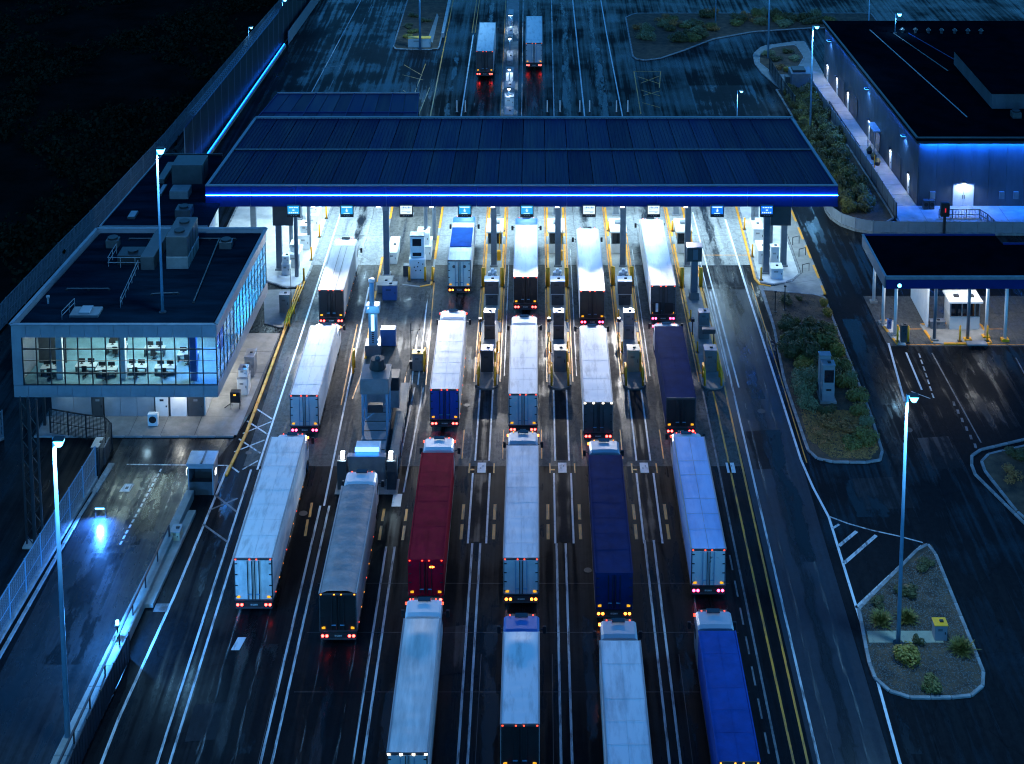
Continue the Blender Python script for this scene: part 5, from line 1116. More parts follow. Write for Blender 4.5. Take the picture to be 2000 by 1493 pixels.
# cart with display, air unit at the wall
T = thing('display_cart', 'black equipment cart with amber display on the pavement by the control building', 'cart', (-27.4, 127.4, 0.1))
M().cbox((0, 0, 1.15), (0.9, 0.6, 1.0), 0.03).build('body', m_dark, T, True); M().box(-0.3, 0.3, -0.325, -0.302, 1.3, 1.55).build('display', m_black, T, True)
M().box(-0.12, -0.06, -0.332, -0.326, 1.36, 1.50).box(-0.02, 0.08, -0.332, -0.326, 1.36, 1.50).build('display_digits', m_amber, T, True)
for sx in (-0.4, 0.4):
    for sy in (-0.25, 0.25): M().bar((sx, sy, 0), (sx, sy, 0.65), 0.05).build('leg', m_dark, T, True)
M().bar((-0.5, 0, 0.4), (-1.0, -0.2, 0.1), 0.06).build('tow_bar', m_dark, T, True)
cabinet('white_equipment', 'white machine standing beside the black display cart', 'machine', -27.2, 130.2, 0.1, [(1.0, 1.4, 1.6), (0.8, 0.9, 0.7)], m_white, m_trim)
cabinet('blue_equipment', 'bluish cabinet behind the white machine at the control building side', 'cabinet', -27.2, 133.6, 0.1, [(0.9, 1.6, 1.9)], m_trim, m_trim)
T = thing('air_conditioner', 'small white air conditioner standing on the pavement before the control building', 'air conditioner', (-34.2, 124.6, 0.1))
M().cbox((0, 0, 0.6), (0.9, 0.5, 1.1), 0.04).build('casing', m_white, T, True); M().cyl((0, -0.26, 0.65), (0, -0.28, 0.65), 0.33, n=16).build('fan_grille', m_dark, T, True); M().box(-0.4, 0.4, -0.2, 0.2, 0, 0.06).build('feet', m_dark, T, True)
# rooftop plant
zR = z3 - 0.3
def plant(name, label, x, y, tiers, mt, z=zR, group=None, fans=0):
    T = thing(name, label, 'rooftop unit', (x, y, z), 0, group); zz = 0
    for w, d, h, m_ in tiers:
        M().cbox((0, 0, zz + h / 2), (w, d, h), 0.04).build('casing', m_ or mt, T, True)
        for k in range(1, int(d / 1.1)): M().box(w / 2, w / 2 + 0.02, -d / 2 + k * 1.1 - 0.03, -d / 2 + k * 1.1 + 0.03, zz + 0.06, zz + h - 0.06).build('seam', m_dark, T, True)
        zz += h
    for k in range(fans):
        yy = -tiers[-1][1] / 2 + (k + 0.6) * tiers[-1][1] / (fans + 0.2)
        M().cyl((0, yy, zz), (0, yy, zz + 0.18), 0.5, n=16).build('fan_cowl', m_dark, T, True)
    M().box(-tiers[0][0] / 2 + 0.1, tiers[0][0] / 2 - 0.1, -tiers[0][1] / 2 - 0.015, -tiers[0][1] / 2 - 0.002, 0.15, tiers[0][2] - 0.1).build('access_panel', mt, T, True)
    return T
plant('air_handler', 'tall two-part air handling unit on the control building roof', -34.3, 137.6, [(2.1, 4.6, 1.2, m_grey), (2.05, 4.5, 2.0, m_dgrey)], m_grey, fans=2)
plant('duct_unit', 'long low duct housing left of the tall air handling unit', -37.1, 138.2, [(1.3, 6.2, 1.3, None)], m_dgrey)
plant('fan_bank', 'black fan bank inside a railing on the control building roof', -39.0, 137.2, [(2.6, 2.0, 0.9, None)], m_dark, fans=1)
plant('roof_hatch', 'flat dark roof hatch near the front edge of the control building', -40.4, 126.6, [(2.6, 1.6, 0.25, m_grey), (1.0, 1.3, 0.18, m_panel)], m_dgrey)
def railing(name, label, pts, z, h=1.0, step=1.4, m_=None, cat='railing'):
    a0 = Vector(pts[0]); T = thing(name, label, cat, (a0.x, a0.y, z)); m_ = m_ or m_trim
    p = [Vector(q) - a0 for q in pts]
    for a, b in zip(p, p[1:]):
        for zz in (h, h * 0.5): M().bar((a.x, a.y, zz), (b.x, b.y, zz), 0.05).build('rail', m_, T, True)
    for q in resample([tuple(x) for x in p], step): M().bar((q.x, q.y, 0), (q.x, q.y, h), 0.05).build('post', m_, T, True)
    return T
railing('roof_railing', 'light railing around the black fan bank', [(-41.0, 138.6), (-41.0, 135.6), (-37.8, 135.6)], zR)
railing('roof_railing', 'slanting railing running down the middle of the control building roof', [(-38.0, 135.2), (-37.6, 127.6)], zR, 0.9)
railing('roof_railing', 'low railing beside the flat roof hatch', [(-42.2, 125.4), (-41.8, 127.8)], zR, 0.8)
T = thing('vent_pipe', 'small vent pipe at the front left of the control building roof', 'vent', (-44.4, 128.4, zR)); M().cyl((0, 0, 0), (0, 0, 0.6), 0.1, n=8).build('pipe', m_panel, T, True); M().cyl((0, 0, 0.6), (0, 0, 0.75), 0.17, n=8).build('cap', m_panel, T, True)

for i, (xa_, ya_, xb_, yb_, lab) in enumerate(((-43.5, 131.0, -39.6, 131.0, 'short pipe across the left of the control building roof'), (-31.2, 128.5, -31.6, 141.5, 'long conduit along the right side of the control building roof'), (-35.4, 130.0, -33.0, 130.2, 'pipe run right of the slanting roof railing'), (-40.6, 141.6, -30.0, 141.6, 'pipe run along the rear of the control building roof'))):
    T = thing('roof_pipe', lab, 'pipe', (xa_, ya_, zR)); M().cyl((0, 0, 0.16), (xb_ - xa_, yb_ - ya_, 0.16), 0.07, n=8).build('pipe', m_dgrey, T, True)
    for q in resample([(0, 0), (xb_ - xa_, yb_ - ya_)], 2.0): M().box(q.x - 0.1, q.x + 0.1, q.y - 0.1, q.y + 0.1, 0, 0.1).build('pipe_support', m_black, T, True)
plant('roof_condenser', 'small dark condenser behind the fan bank on the control building roof', -41.8, 140.2, [(1.2, 1.0, 0.8, None)], m_dgrey, fans=1)
plant('roof_condenser', 'small dark condenser at the rear right of the control building roof', -30.6, 140.0, [(1.2, 1.0, 0.7, None)], m_dgrey, fans=1)
# annex behind, flat roof
An = thing('annex_building', 'low flat-roofed annex behind the control building', 'building', (-40, 146, 0))
zA = 8.6
M().prism([(-45.1, 146.9), (-34.0, 146.9), (-34.0, 153), (-36.45, 166.2), (-43.45, 166.2)], zA - 0.3, zA).build('roof', m_grey_roof, An)
M().prism([(-44.6, 147.3), (-34.6, 147.3), (-34.6, 153), (-37.0, 165.7), (-43.2, 165.7)], 0, zA - 0.3).build('walls', m_offw, An)
M().bar((-45.1, 146.9, zA + 0.06), (-34.0, 146.9, zA + 0.06), 0.14, 0.14).build('parapet_cap', m_trim, An)
M().bar((-45.1, 146.9, zA + 0.06), (-43.45, 166.2, zA + 0.06), 0.14, 0.14).build('parapet_cap', m_trim, An)
M().bar((-43.45, 166.2, zA + 0.1), (-36.45, 166.2, zA + 0.1), 0.2, 0.22).build('parapet_cap', m_dark, An)
for (x, y, w, d, lab) in ((-42.4, 149.6, 0.8, 1.6, 'long pale skylight near the front of the annex roof'), (-40.9, 156.0, 0.5, 2.6, 'narrow pale skylight in the middle of the annex roof')):
    T = thing('skylight', lab, 'skylight', (x, y, zA)); M().box(-w / 2, w / 2, -d / 2, d / 2, 0, 0.22).build('kerb', m_dgrey, T, True); M().box(-w / 2 + 0.06, w / 2 - 0.06, -d / 2 + 0.06, d / 2 - 0.06, 0.22, 0.26).build('pane', m_trim, T, True)
plant('annex_unit', 'two pale rooftop units on the annex', -38.6, 154.8, [(2.0, 1.8, 0.9, m_grey)], m_grey, zA)
plant('annex_unit', 'dark boxed plant housing on the annex near the canopy', -38.6, 159.4, [(3.4, 3.0, 2.2, m_dgrey)], m_dgrey, zA)
plant('annex_unit', 'long dark duct on the left of the annex roof', -41.6, 160.6, [(0.8, 5.0, 0.5, None)], m_dgrey, zA)
plant('annex_unit', 'square dark cooler at the front of the annex roof', -37.0, 149.6, [(1.6, 1.6, 1.0, None)], m_dgrey, zA, fans=1)
T = plant('lit_unit', 'small unit with a blue lit top at the far end of the annex', -38.6, 164.0, [(1.6, 1.0, 0.5, m_dgrey)], m_dgrey, zA); M().box(-0.6, 0.6, -0.3, 0.3, 0.72, 0.76).build('blue_lamp', glow('blue_unit_lamp', (0.02, 0.15, 1.0), 1.6), T, True); M().box(-0.65, 0.65, -0.35, 0.35, 0.52, 0.715).build('lamp_body', m_dark, T, True)

# small gridded canopy behind the main one
Rc = thing('rear_canopy', 'smaller dark gridded canopy behind the left part of the main canopy', 'canopy', (-26, 190, 0))
for r_, (ya, yb_) in enumerate(((186.2, 191.6), (191.75, 199.0))):
    for k in range(11):
        xl = lambda y, f: lerp(-36.8 + (y - 190) * 0.12, -15.8 - (y - 190) * 0.06, f)
        poly = [(xl(ya, k / 11) + 0.04, ya), (xl(ya, (k + 1) / 11) - 0.04, ya), (xl(yb_, (k + 1) / 11) - 0.04, yb_), (xl(yb_, k / 11) + 0.04, yb_)]
        M().prism(poly, 4.3, 4.42).build('roof_panel', m_navy_roof2 if (k + r_) % 3 else m_navy_roof, Rc)
M().prism([(-36.9, 186.0), (-15.4, 186.0), (-16.2, 199.2), (-35.8, 199.2)], 4.1, 4.29).build('roof_deck', m_dark, Rc)
for k in (0, 3, 6, 9, 11): M().bar((xl(186.2, k / 11), 186.2, 4.46), (xl(199, k / 11), 199.0, 4.46), 0.12, 0.1).build('roof_beam', m_fascia, Rc)
M().bar((-36.7, 191.67, 4.46), (-15.7, 191.67, 4.46), 0.14, 0.12).build('roof_beam', m_fascia, Rc)
M().bar((-35.8, 199.1, 4.42), (-16.2, 199.1, 4.42), 0.2, 0.3).build('edge_beam', m_trim, Rc)
for x in (-35, -30, -25, -20, -17): M().box(x - 0.15, x + 0.15, 198.2, 198.5, 0, 4.1).build('column', m_steel, Rc); M().box(x - 0.15, x + 0.15, 187, 187.3, 0, 4.1).build('column', m_steel, Rc)
for i, x in enumerate((-17.6, -16.7)):
    T = thing('antenna', ('left', 'right')[i] + ' dark rod antenna beside the smaller gridded canopy', 'antenna', (x, 200.5 + i * 0.4, 0)); M().cyl((0, 0, 0), (0, 0, 5.4), 0.09, 0.05, 6).build('rod', m_dark, T, True); M().cbox((0, 0, 0.6), (0.6, 0.5, 1.2), 0.04).build('base_box', m_dark, T, True)

# ================================================================== WAREHOUSE (right)
W = thing('warehouse', 'large grey warehouse with black roof and blue eaves light on the right', 'warehouse', (60, 195, 0))
wx0, wx1, wy0, wy1, wz = 44.0, 92.0, 171.7, 219.0, 8.35
wxf = lambda y: lerp(45.75, 43.55, (y - wy0) / (wy1 - wy0))
M().prism([(wxf(wy0) + 0.15, wy0 + 0.15), (wx1, wy0 + 0.15), (wx1, wy1), (wxf(wy1) + 0.15, wy1)], 0, wz - 0.1).build('core', m_dgrey, W)
n = 34   # wall sheets on the long side
for k in range(n):
    a, b = lerp(wy0, wy1, k / n), lerp(wy0, wy1, (k + 1) / n)
    M().prism([(wxf(a), a + 0.015), (wxf(b), b - 0.015), (wxf(b) + 0.14, b - 0.015), (wxf(a) + 0.14, a + 0.015)], 0.1, wz).build('wall_sheet', m_ware, W)
n = 22
for k in range(n):
    a, b = lerp(wxf(wy0) + 0.15, wx1, k / n), lerp(wxf(wy0) + 0.15, wx1, (k + 1) / n)
    M().box(a + 0.015, b - 0.015, wy0, wy0 + 0.14, 0.1, wz).build('wall_sheet', m_ware, W)
roofw = M().prism([(wxf(wy0) - 0.35, wy0 - 0.45), (wx1, wy0 - 0.45), (wx1, wy1 + 0.3), (wxf(wy1) - 0.35, wy1 + 0.3)], wz, wz + 0.3).build('roof', m_black_roof, W)
M().bar((wxf(wy0) - 0.32, wy0 - 0.4, wz + 0.38), (wxf(wy1) - 0.32, wy1 + 0.3, wz + 0.38), 0.3, 0.16).build('roof_edge', m_dark, roofw)
M().bar((wxf(wy0) - 0.2, wy0 - 0.3, wz + 0.38), (wx1, wy0 - 0.3, wz + 0.38), 0.3, 0.16).build('roof_edge', m_dark, roofw)
for (xa_, ya_), (xb_, yb_), mt in (((53.4, 178.5), (49.3, 214.5), m_trim), ((55.8, 196), (52.4, 213), m_dgrey), ((58.6, 198.6), (54.6, 213), m_fascia)):
    M().bar((xa_, ya_, wz + 0.34), (xb_, yb_, wz + 0.34), 0.12, 0.08).build('roof_cable_tray', mt, roofw)
M().box(57.4, 92, 181.5, 199.0, wz + 0.3, wz + 2.3).build('raised_bay', m_ware, roofw); M().box(57.2, 92, 181.3, 199.2, wz + 2.3, wz + 2.5).build('raised_roof', m_black_roof, roofw)
for x, y, lab in ((59.5, 178.6, 'small dark fan unit on the warehouse roof below the raised bay'), (62.0, 178.8, 'second dark fan unit on the warehouse roof below the raised bay')):
    plant('roof_fan', lab, x, y, [(1.1, 1.1, 0.7, m_dgrey)], m_dgrey, wz + 0.3, fans=1)
for i in range(7):
    T = thing('roof_vent', ('first', 'second', 'third', 'fourth', 'fifth', 'sixth', 'seventh')[i] + ' small vent cowl from the left at the rear of the warehouse roof', 'vent', (53.8 + i * 1.9, 213.4 - 0.1 * i, wz + 0.3), 0, 'vent cowls on the warehouse roof')
    M().cyl((0, 0, 0), (0, 0, 0.45), 0.22, n=8).build('pipe', m_dgrey, T, True); M().cyl((0, 0, 0.45), (0, 0, 0.75), 0.38, 0.12, 8).build('cowl', m_dgrey, T, True)
# blue light tubes tucked under the eaves
M().cyl((wxf(wy0) - 0.14, wy0 + 0.2, wz - 0.12), (wxf(wy1) - 0.14, wy1 - 0.3, wz - 0.12), 0.02, n=6).build('eaves_light', m_led_side, W)
M().cyl((wxf(wy0) + 0.1, wy0 - 0.27, wz - 0.10), (wx1 - 4, wy0 - 0.27, wz - 0.10), 0.05, n=6).build('eaves_light', m_led_dim, W)
M().box(wxf(wy0) - 0.3, wx1, wy0 - 0.45, wy0 - 0.38, wz - 0.32, wz - 0.001).build('eaves_lip', m_dark, W)
M().bar((wxf(wy0) - 0.31, wy0 - 0.37, wz - 0.16), (wxf(wy1) - 0.31, wy1, wz - 0.16), 0.06, 0.30).build('eaves_lip', m_dark, W)
# doors and their lamps on the long side
for i, y in enumerate((175.2, 183.0, 193.3, 204.5, 210.8, 216.6)):
    x = wxf(y)
    d = M().box(x - 0.06, x - 0.002, y - 0.55, y + 0.55, 0.1, 2.5).build('door', m_white, W); M().box(x - 0.1, x - 0.06, y - 0.4, y - 0.3, 1.0, 1.2).build('handle', m_dark, d)
    o = M().cbox((x - 0.18, y, 2.85), (0.3, 0.5, 0.16)).build('door_lamp', m_dark, W); M().box(x - 0.3, x - 0.06, y - 0.2, y + 0.2, 2.745, 2.765).build('lens', m_lamp_w, o)
    light('SPOT', o, (x - 60 - 0.3, y - 195, 2.7), 260, (0.95, 0.97, 0.92), 0.1, 150)
for y in (176.8, 193.9, 215.0):
    x = wxf(y)
    o = M().cbox((x - 0.35, y, 6.95), (0.6, 0.35, 0.18), 0.02).build('wall_lamp', m_dark, W); M().box(x - 0.62, x - 0.1, y - 0.15, y + 0.15, 6.83, 6.855).build('lens', m_lamp_b, o)
    M().box(x - 0.655, x - 0.652, y - 0.15, y + 0.15, 6.9, 7.0).build('lens', m_lamp_b, o)
    light('SPOT', o, (x - 60 - 0.45, y - 195, 6.78), 900, (0.10, 0.36, 1.0), 0.12, 130)
o = M().cbox((wxf(188) - 0.55, 189.2, 3.3), (1.0, 3.4, 0.14)).build('door_canopy', m_trim, W)
for y in (187.7, 189.2, 190.7): M().box(wxf(y) - 0.9, wxf(y) - 0.82, y - 0.04, y + 0.04, 0.1, 3.23).build('canopy_post', m_trim, W)
M().box(wxf(189) - 0.05, wxf(189) - 0.002, 187.9, 190.5, 0.1, 2.7).build('glass_door', m_glass_d, W)
for y in (200.5, 207.5, 179.5): M().box(wxf(y) - 0.04, wxf(y) - 0.002, y - 1.1, y + 1.1, 0.5, 3.4).build('shutter', m_dgrey, W)
# double door on the short side
for s in (-1, 1):
    d = M().box(51.3 + s * 0.62 - 0.6, 51.3 + s * 0.62 + 0.6, wy0 - 0.06, wy0 - 0.002, 0.1, 2.75).build('door', m_white, W); M().box(51.3 + s * 0.12 - 0.03, 51.3 + s * 0.12 + 0.03, wy0 - 0.11, wy0 - 0.06, 1.0, 1.5).build('handle', m_dark, d)
fr = M().box(50.0, 50.07, wy0 - 0.05, wy0 - 0.002, 0.1, 2.85).box(52.53, 52.6, wy0 - 0.05, wy0 - 0.002, 0.1, 2.85).box(50.0, 52.6, wy0 - 0.05, wy0 - 0.002, 2.78, 2.86); fr.build('door_frame', m_trim, W)
o = M().cbox((51.3, wy0 - 0.2, 3.2), (0.5, 0.35, 0.2), 0.02).build('door_lamp', m_dark, W); M().box(51.1, 51.5, wy0 - 0.35, wy0 - 0.05, 3.075, 3.095).build('lens', m_lamp_w, o)
light('SPOT', o, (51.3 - 60, wy0 - 0.5 - 195, 3.1), 520, (0.62, 0.82, 1.0), 0.1, 160)
for i, x in enumerate((47.6, 55.9, 57.6)): M().box(x - 0.3, x + 0.3, wy0 - 0.2, wy0 - 0.002, 1.0, 1.9).build('meter_box', m_grey if i else m_panel, W)
for i, (x, y) in enumerate(((46.6, 170.9), (47.3, 170.9))):
    T = thing('condenser', ('left', 'right')[i] + ' dark condenser unit at the foot of the warehouse corner', 'air conditioner', (x, y, 0.1)); M().cbox((0, 0, 0.55), (0.62, 0.6, 1.1), 0.03).build('casing', m_dgrey, T, True); M().cyl((0, -0.31, 0.6), (0, -0.33, 0.6), 0.24, n=12).build('fan_grille', m_black, T, True); M().box(-0.3, 0.3, -0.25, 0.25, 0, 0.05).build('feet', m_black, T, True)
T = thing('yellow_post', 'thin yellow post on the warehouse walkway', 'post', (42.9, 181.9, 0.1)); M().cyl((0, 0, 0), (0, 0, 2.2), 0.06, n=8).build('post', m_yellow, T, True); M().box(-0.15, 0.15, -0.15, 0.15, 0, 0.06).build('base', m_yellow, T, True)
for i, (y, lab) in enumerate(((184.3, 'dark planter tub nearest the yellow post'), (186.2, 'middle dark planter tub before the glass door'), (188.2, 'far dark planter tub before the glass door'))):
    T = thing('planter_tub', lab, 'planter', (wxf(y) - 1.3, y, 0.1), 0, 'planter tubs'); M().cyl((0, 0, 0), (0, 0, 0.5), 0.3, 0.42, 12).build('tub', m_dark, T, True); M().cyl((0, 0, 0.5), (0, 0, 0.95), 0.42, 0.1, 9).build('plant', m_leaf[0], T, True)
# container and plant near the rear corner
T = plant('plant_container', 'blue-grey plant container with open top beside the round bed', 39.2, 214.6, [(3.2, 3.2, 2.4, m_steel)], m_steel, 0.1, fans=0); M().box(-1.3, 0.6, -0.9, 1.0, 2.4, 2.7).build('top_frame', m_dark, T, True); M().cbox((-1.9, 0.4, 0.7), (0.6, 1.2, 1.4)).build('side_tank', m_dgrey, T, True)

# ================================================================== SMALL CANOPY WITH BOOTH (right)
K = thing('small_canopy', 'smaller navy canopy on white columns at the right edge', 'canopy', (41, 140, 0))
kp = [(34.35, 139.2), (60, 139.2), (60, 146.4), (48.1, 146.5), (47.9, 148.6), (34.15, 148.6)]
M().prism(kp, 6.55, 6.9).build('roof', m_black_roof, K)
M().box(34.35, 60, 139.05, 139.19, 5.77, 6.75).build('front_fascia', m_fascia, K); M().box(34.30, 60, 138.98, 139.19, 6.752, 7.08).build('edge_trim', m_trim, K)
M().prism([(34.2, 139.2), (34.34, 139.2), (34.14, 148.6), (34.0, 148.6)], 5.77, 6.95).build('side_fascia', m_steel, K); M().prism([(34.16, 139.0), (34.40, 139.2), (34.2, 148.6), (33.96, 148.6)], 6.952, 7.08).build('edge_trim', m_trim, K)
M().bar((34.1, 148.6, 6.95), (47.9, 148.6, 6.95), 0.2, 0.24).build('rear_trim', m_fascia, K); M().bar((48.1, 146.5, 6.95), (60, 146.4, 6.95), 0.2, 0.24).build('rear_trim', m_fascia, K)
M().prism([(34.4, 139.25), (60, 139.25), (60, 146.3), (48.0, 146.4), (47.8, 148.5), (34.3, 148.5)], 6.40, 6.545).build('soffit', m_soffit, K)
for x, y in ((35.1, 143.0), (35.75, 140.6), (39.45, 139.7), (42.75, 139.7), (44.75, 140.3), (46.45, 139.7), (50.0, 139.7), (35.2, 147.6), (45.0, 147.4)):
    o = M().cyl((x, y, 0.1), (x, y, 6.4), 0.17, n=12).build('column', m_white if x < 36 or x > 44 else m_steel, K, smooth=True); M().cbox((x, y, 0.13), (0.75, 0.6, 0.26), 0.03).build('foot', m_concrete if x < 41 else m_yellow, o)
for x, y, p in ((37.2, 141.2, 150), (37.4, 145.5, 90), (40.6, 141.0, 210), (43.4, 140.9, 170), (46.6, 142.0, 170), (46.0, 145.4, 90)):
    o = M().box(x - 0.6, x + 0.6, y - 0.2, y + 0.2, 6.32, 6.395).build('luminaire', m_trim, K); M().box(x - 0.55, x + 0.55, y - 0.16, y + 0.16, 6.30, 6.318).build('lens', m_lamp_w, o)
    light('AREA', o, (x - 41, y - 140, 6.27), p * 0.9, (0.92, 0.96, 1.0), 1.1, size_y=0.3)
o = M().cyl((35.6, 139.04, 6.2), (35.6, 138.86, 6.2), 0.22, n=14).build('edge_lamp', m_dark, K); M().cyl((35.6, 138.855, 6.2), (35.6, 138.82, 6.2), 0.19, n=14).build('lens', m_lamp, o)
light('SPOT', o, (35.6 - 41, -1.25, 6.2), 260, (0.3, 0.65, 1.0), 0.15, 150, rot=(R(-45), 0, 0))
M().box(39.3, 39.5, 142.2, 148.6, 0.1, 6.4).build('white_wall', m_white, K)
pad = island('canopy_island', [(34.9, 143.6), (35.6, 138.9), (36.4, 138.7), (36.5, 143.6)], m_apron, 0.12, step=1.2, yellow=2)
padb = tag(M().prism([(34.6, 138.6), (60, 138.6), (60, 149), (34.4, 149)], -0.02, 0.0095).build('canopy_paving', m_lane), kind='structure')
pad2 = island('canopy_island', [(38.9, 142.8), (39.2, 139.0), (44.9, 139.0), (45.0, 143.2)], m_concrete, 0.11, step=1.2, yellow=3)
Bo = thing('guard_booth', 'white guard booth with dark windows under the small canopy', 'booth', (43.0, 142.6, 0.12))
M().box(-1.5, 1.5, -0.9, 1.2, 0, 1.35).build('lower_wall', m_offw, Bo, True)
for x in (-1.45, -0.3, 1.0, 1.45): M().box(x - 0.06, x + 0.06, -0.9, -0.78, 1.35, 2.9).build('mullion', m_trim, Bo, True)
for a, b in ((-1.39, -0.36), (-0.24, 0.94), (1.06, 1.39)): M().box(a, b, -0.86, -0.82, 1.4, 2.8).build('pane', m_glass_d, Bo, True)
M().box(-1.5, -1.42, -0.77, 1.2, 1.35, 2.9).build('side_wall', m_white, Bo, True); M().box(1.42, 1.5, -0.77, 1.2, 1.35, 2.9).build('side_wall', m_white, Bo, True); M().box(-1.4, 1.4, 1.1, 1.2, 1.35, 2.9).build('back_wall', m_offw, Bo, True)
M().cbox((0, 0.1, 3.0), (3.4, 2.6, 0.2), 0.03).build('roof', m_white, Bo, True)
for x in (-0.7, 0.8): M().cbox((x, -0.1, 3.2), (0.5, 0.4, 0.2), 0.03).build('roof_lamp', m_dark, Bo, True)
cabinet('ticket_post', 'dark round-topped ticket post on the small canopy island', 'ticket machine', 36.3, 139.4, 0.12, [(0.6, 0.5, 1.7)], m_dgrey, m_dark)
cabinet('wall_console', 'grey console at the white wall beside the guard booth', 'console', 40.4, 142.2, 0.12, [(1.5, 0.7, 0.7)], m_grey, m_grey)
cabinet('blue_bin', 'small dark blue bin at the left columns of the small canopy', 'bin', 35.5, 142.0, 0.12, [(0.4, 0.4, 0.9)], m_bluebox, m_bluebox)
for x, y, lab in ((35.7, 139.3, 'yellow bollard left of the ticket post'), (36.75, 139.3, 'yellow bollard right of the ticket post'), (41.9, 139.4, 'yellow bollard left of the guard booth'), (44.6, 139.4, 'tall yellow bollard right of the guard booth'), (44.1, 142.0, 'yellow bollard behind the blue column beside the guard booth')): bollard(lab, x, y, 1.6, 0.1, 'yellow bollards under the small canopy')
T = thing('parked_trolley', 'low flat trolley before the guard booth', 'trolley', (43.3, 138.5, 0.02)); M().cbox((0, 0, 0.35), (2.0, 0.8, 0.16), 0.04).build('deck', m_trim, T, True)
for sx in (-0.75, 0.75): M().cyl((sx, -0.4, 0.14), (sx, 0.4, 0.14), 0.14, n=10).build('wheel', m_black, T, True)
# signal post behind
T = thing('signal_post', 'dark signal post with a red lit figure behind the small canopy', 'signal', (46.8, 163.4, 0))
M().cyl((0, 0, 0), (0, 0, 2.6), 0.16, n=10).build('post', m_dark, T, True); M().cbox((0, 0, 3.3), (1.0, 0.5, 1.6), 0.05).build('head', m_dark, T, True); M().box(-0.06, 0.06, -0.27, -0.252, 3.0, 3.5).build('red_lamp', glow('red_signal', (1.0, 0.03, 0.06), 0.7), T, True)

# ================================================================== FENCES AND BARRIERS
def wire_panel(L, h, pitch=0.12, t=0.03):
    m = M()
    k = 0
    while k * pitch < h: m.box(0, L, -t / 2, t / 2, 0.12 + k * pitch - t / 2, 0.12 + k * pitch + t / 2); k += 1
    k = 1
    while k * 0.35 < L: m.box(k * 0.35 - t / 2, k * 0.35 + t / 2, -t / 2 - 0.006, t / 2 - 0.006, 0.1, h); k += 1
    return m
def fence(name, label, pts, h, step, kind='wire', m_=None, z=0.0, panel_m=None, cat='fence', base=False, rail_m=None):
    """posts, rails and one panel for each bay"""
    m_ = m_ or m_fence; a0 = Vector(pts[0]); T = thing(name, label, cat, (a0.x, a0.y, z))
    p = resample([tuple(Vector(q) - a0) for q in pts], step)
    post = M().box(-0.05, 0.05, -0.05, 0.05, 0, h + 0.12).mesh('post', m_)
    if kind == 'wire': pan = wire_panel(1.0, h).mesh('wire_mesh', panel_m or m_)
    meshes = {}
    for i, (a, b) in enumerate(zip(p, p[1:])):
        d = b - a; ang = math.atan2(d.y, d.x); L = round(d.length, 1)
        inst('post', post, T, (a.x, a.y, 0), ang)
        if kind == 'wire':
            if L not in meshes: meshes[L] = wire_panel(L, h).mesh('wire_mesh', panel_m or m_)
            inst('wire_mesh', meshes[L], T, (a.x, a.y, 0), ang)
        elif kind == 'panel':
            if L not in meshes:
                q = M(); q.box(0.06, L - 0.06, -0.03, 0.03, 0.12, h)
                k = 1
                while k * 0.5 < L: q.box(k * 0.5 - 0.05, k * 0.5 + 0.05, -0.055, -0.031, 0.12, h - 0.02); k += 1
                meshes[L] = q.mesh('panel', panel_m or m_)
            inst('panel', meshes[L], T, (a.x, a.y, 0), ang)
        M().bar((a.x, a.y, h + 0.03), (b.x, b.y, h + 0.03), 0.06).build('top_rail', rail_m or m_, T, True)
        if kind == 'wire': M().bar((a.x, a.y, h * 0.48), (b.x, b.y, h * 0.48), 0.05).build('mid_rail', rail_m or m_, T, True)
        if base: M().bar((a.x, a.y, 0.15), (b.x, b.y, 0.15), 0.35, 0.3).build('plinth', m_kerb, T, True)
    inst('post', post, T, (p[-1].x, p[-1].y, 0))
    return T
fence('boundary_fence', 'long boundary fence along the dark field on the left', [(-55.2, 118), (-54.0, 141), (-52.4, 156), (-51.2, 165.6), (-48.8, 189), (-47.4, 210), (-46.0, 230), (-43.6, 262)], 2.7, 4.2, 'wire', panel_m=m_fence)
fence('screen_wall', 'tall dark panelled screen wall behind the blue light line', [(-44.3, 180.5), (-43.75, 188), (-41.1, 233.6), (-39.5, 262)], 6.4, 3.4, 'panel', m_fence, panel_m=m_screenwall, rail_m=m_fascia, cat='wall')
T = thing('light_ledge', 'low ledge with a bright blue light line at the foot of the screen wall', 'light line', (-43.3, 187.8, 0))
M().bar((0, -7.5, 0.22), (2.62, 45.8, 0.22), 0.5, 0.44).build('ledge', m_concrete, T, True)
M().cyl((0.05, -7.0, 0.55), (2.62, 45.6, 0.55), 0.06, n=6).build('light_tube', m_led_wall, T, True)
for k in range(14): M().box(-0.05 + k * 0.19, 0.0 + k * 0.19, -6.5 + k * 3.9, -6.4 + k * 3.9, 0.44, 0.52).build('tube_clip', m_dark, T, True)
fence('roadside_barrier', 'pale roadside barrier panels beyond the end of the blue light line', [(-40.2, 234.5), (-38.4, 268)], 2.2, 3.0, 'panel', m_trim, panel_m=m_panel)
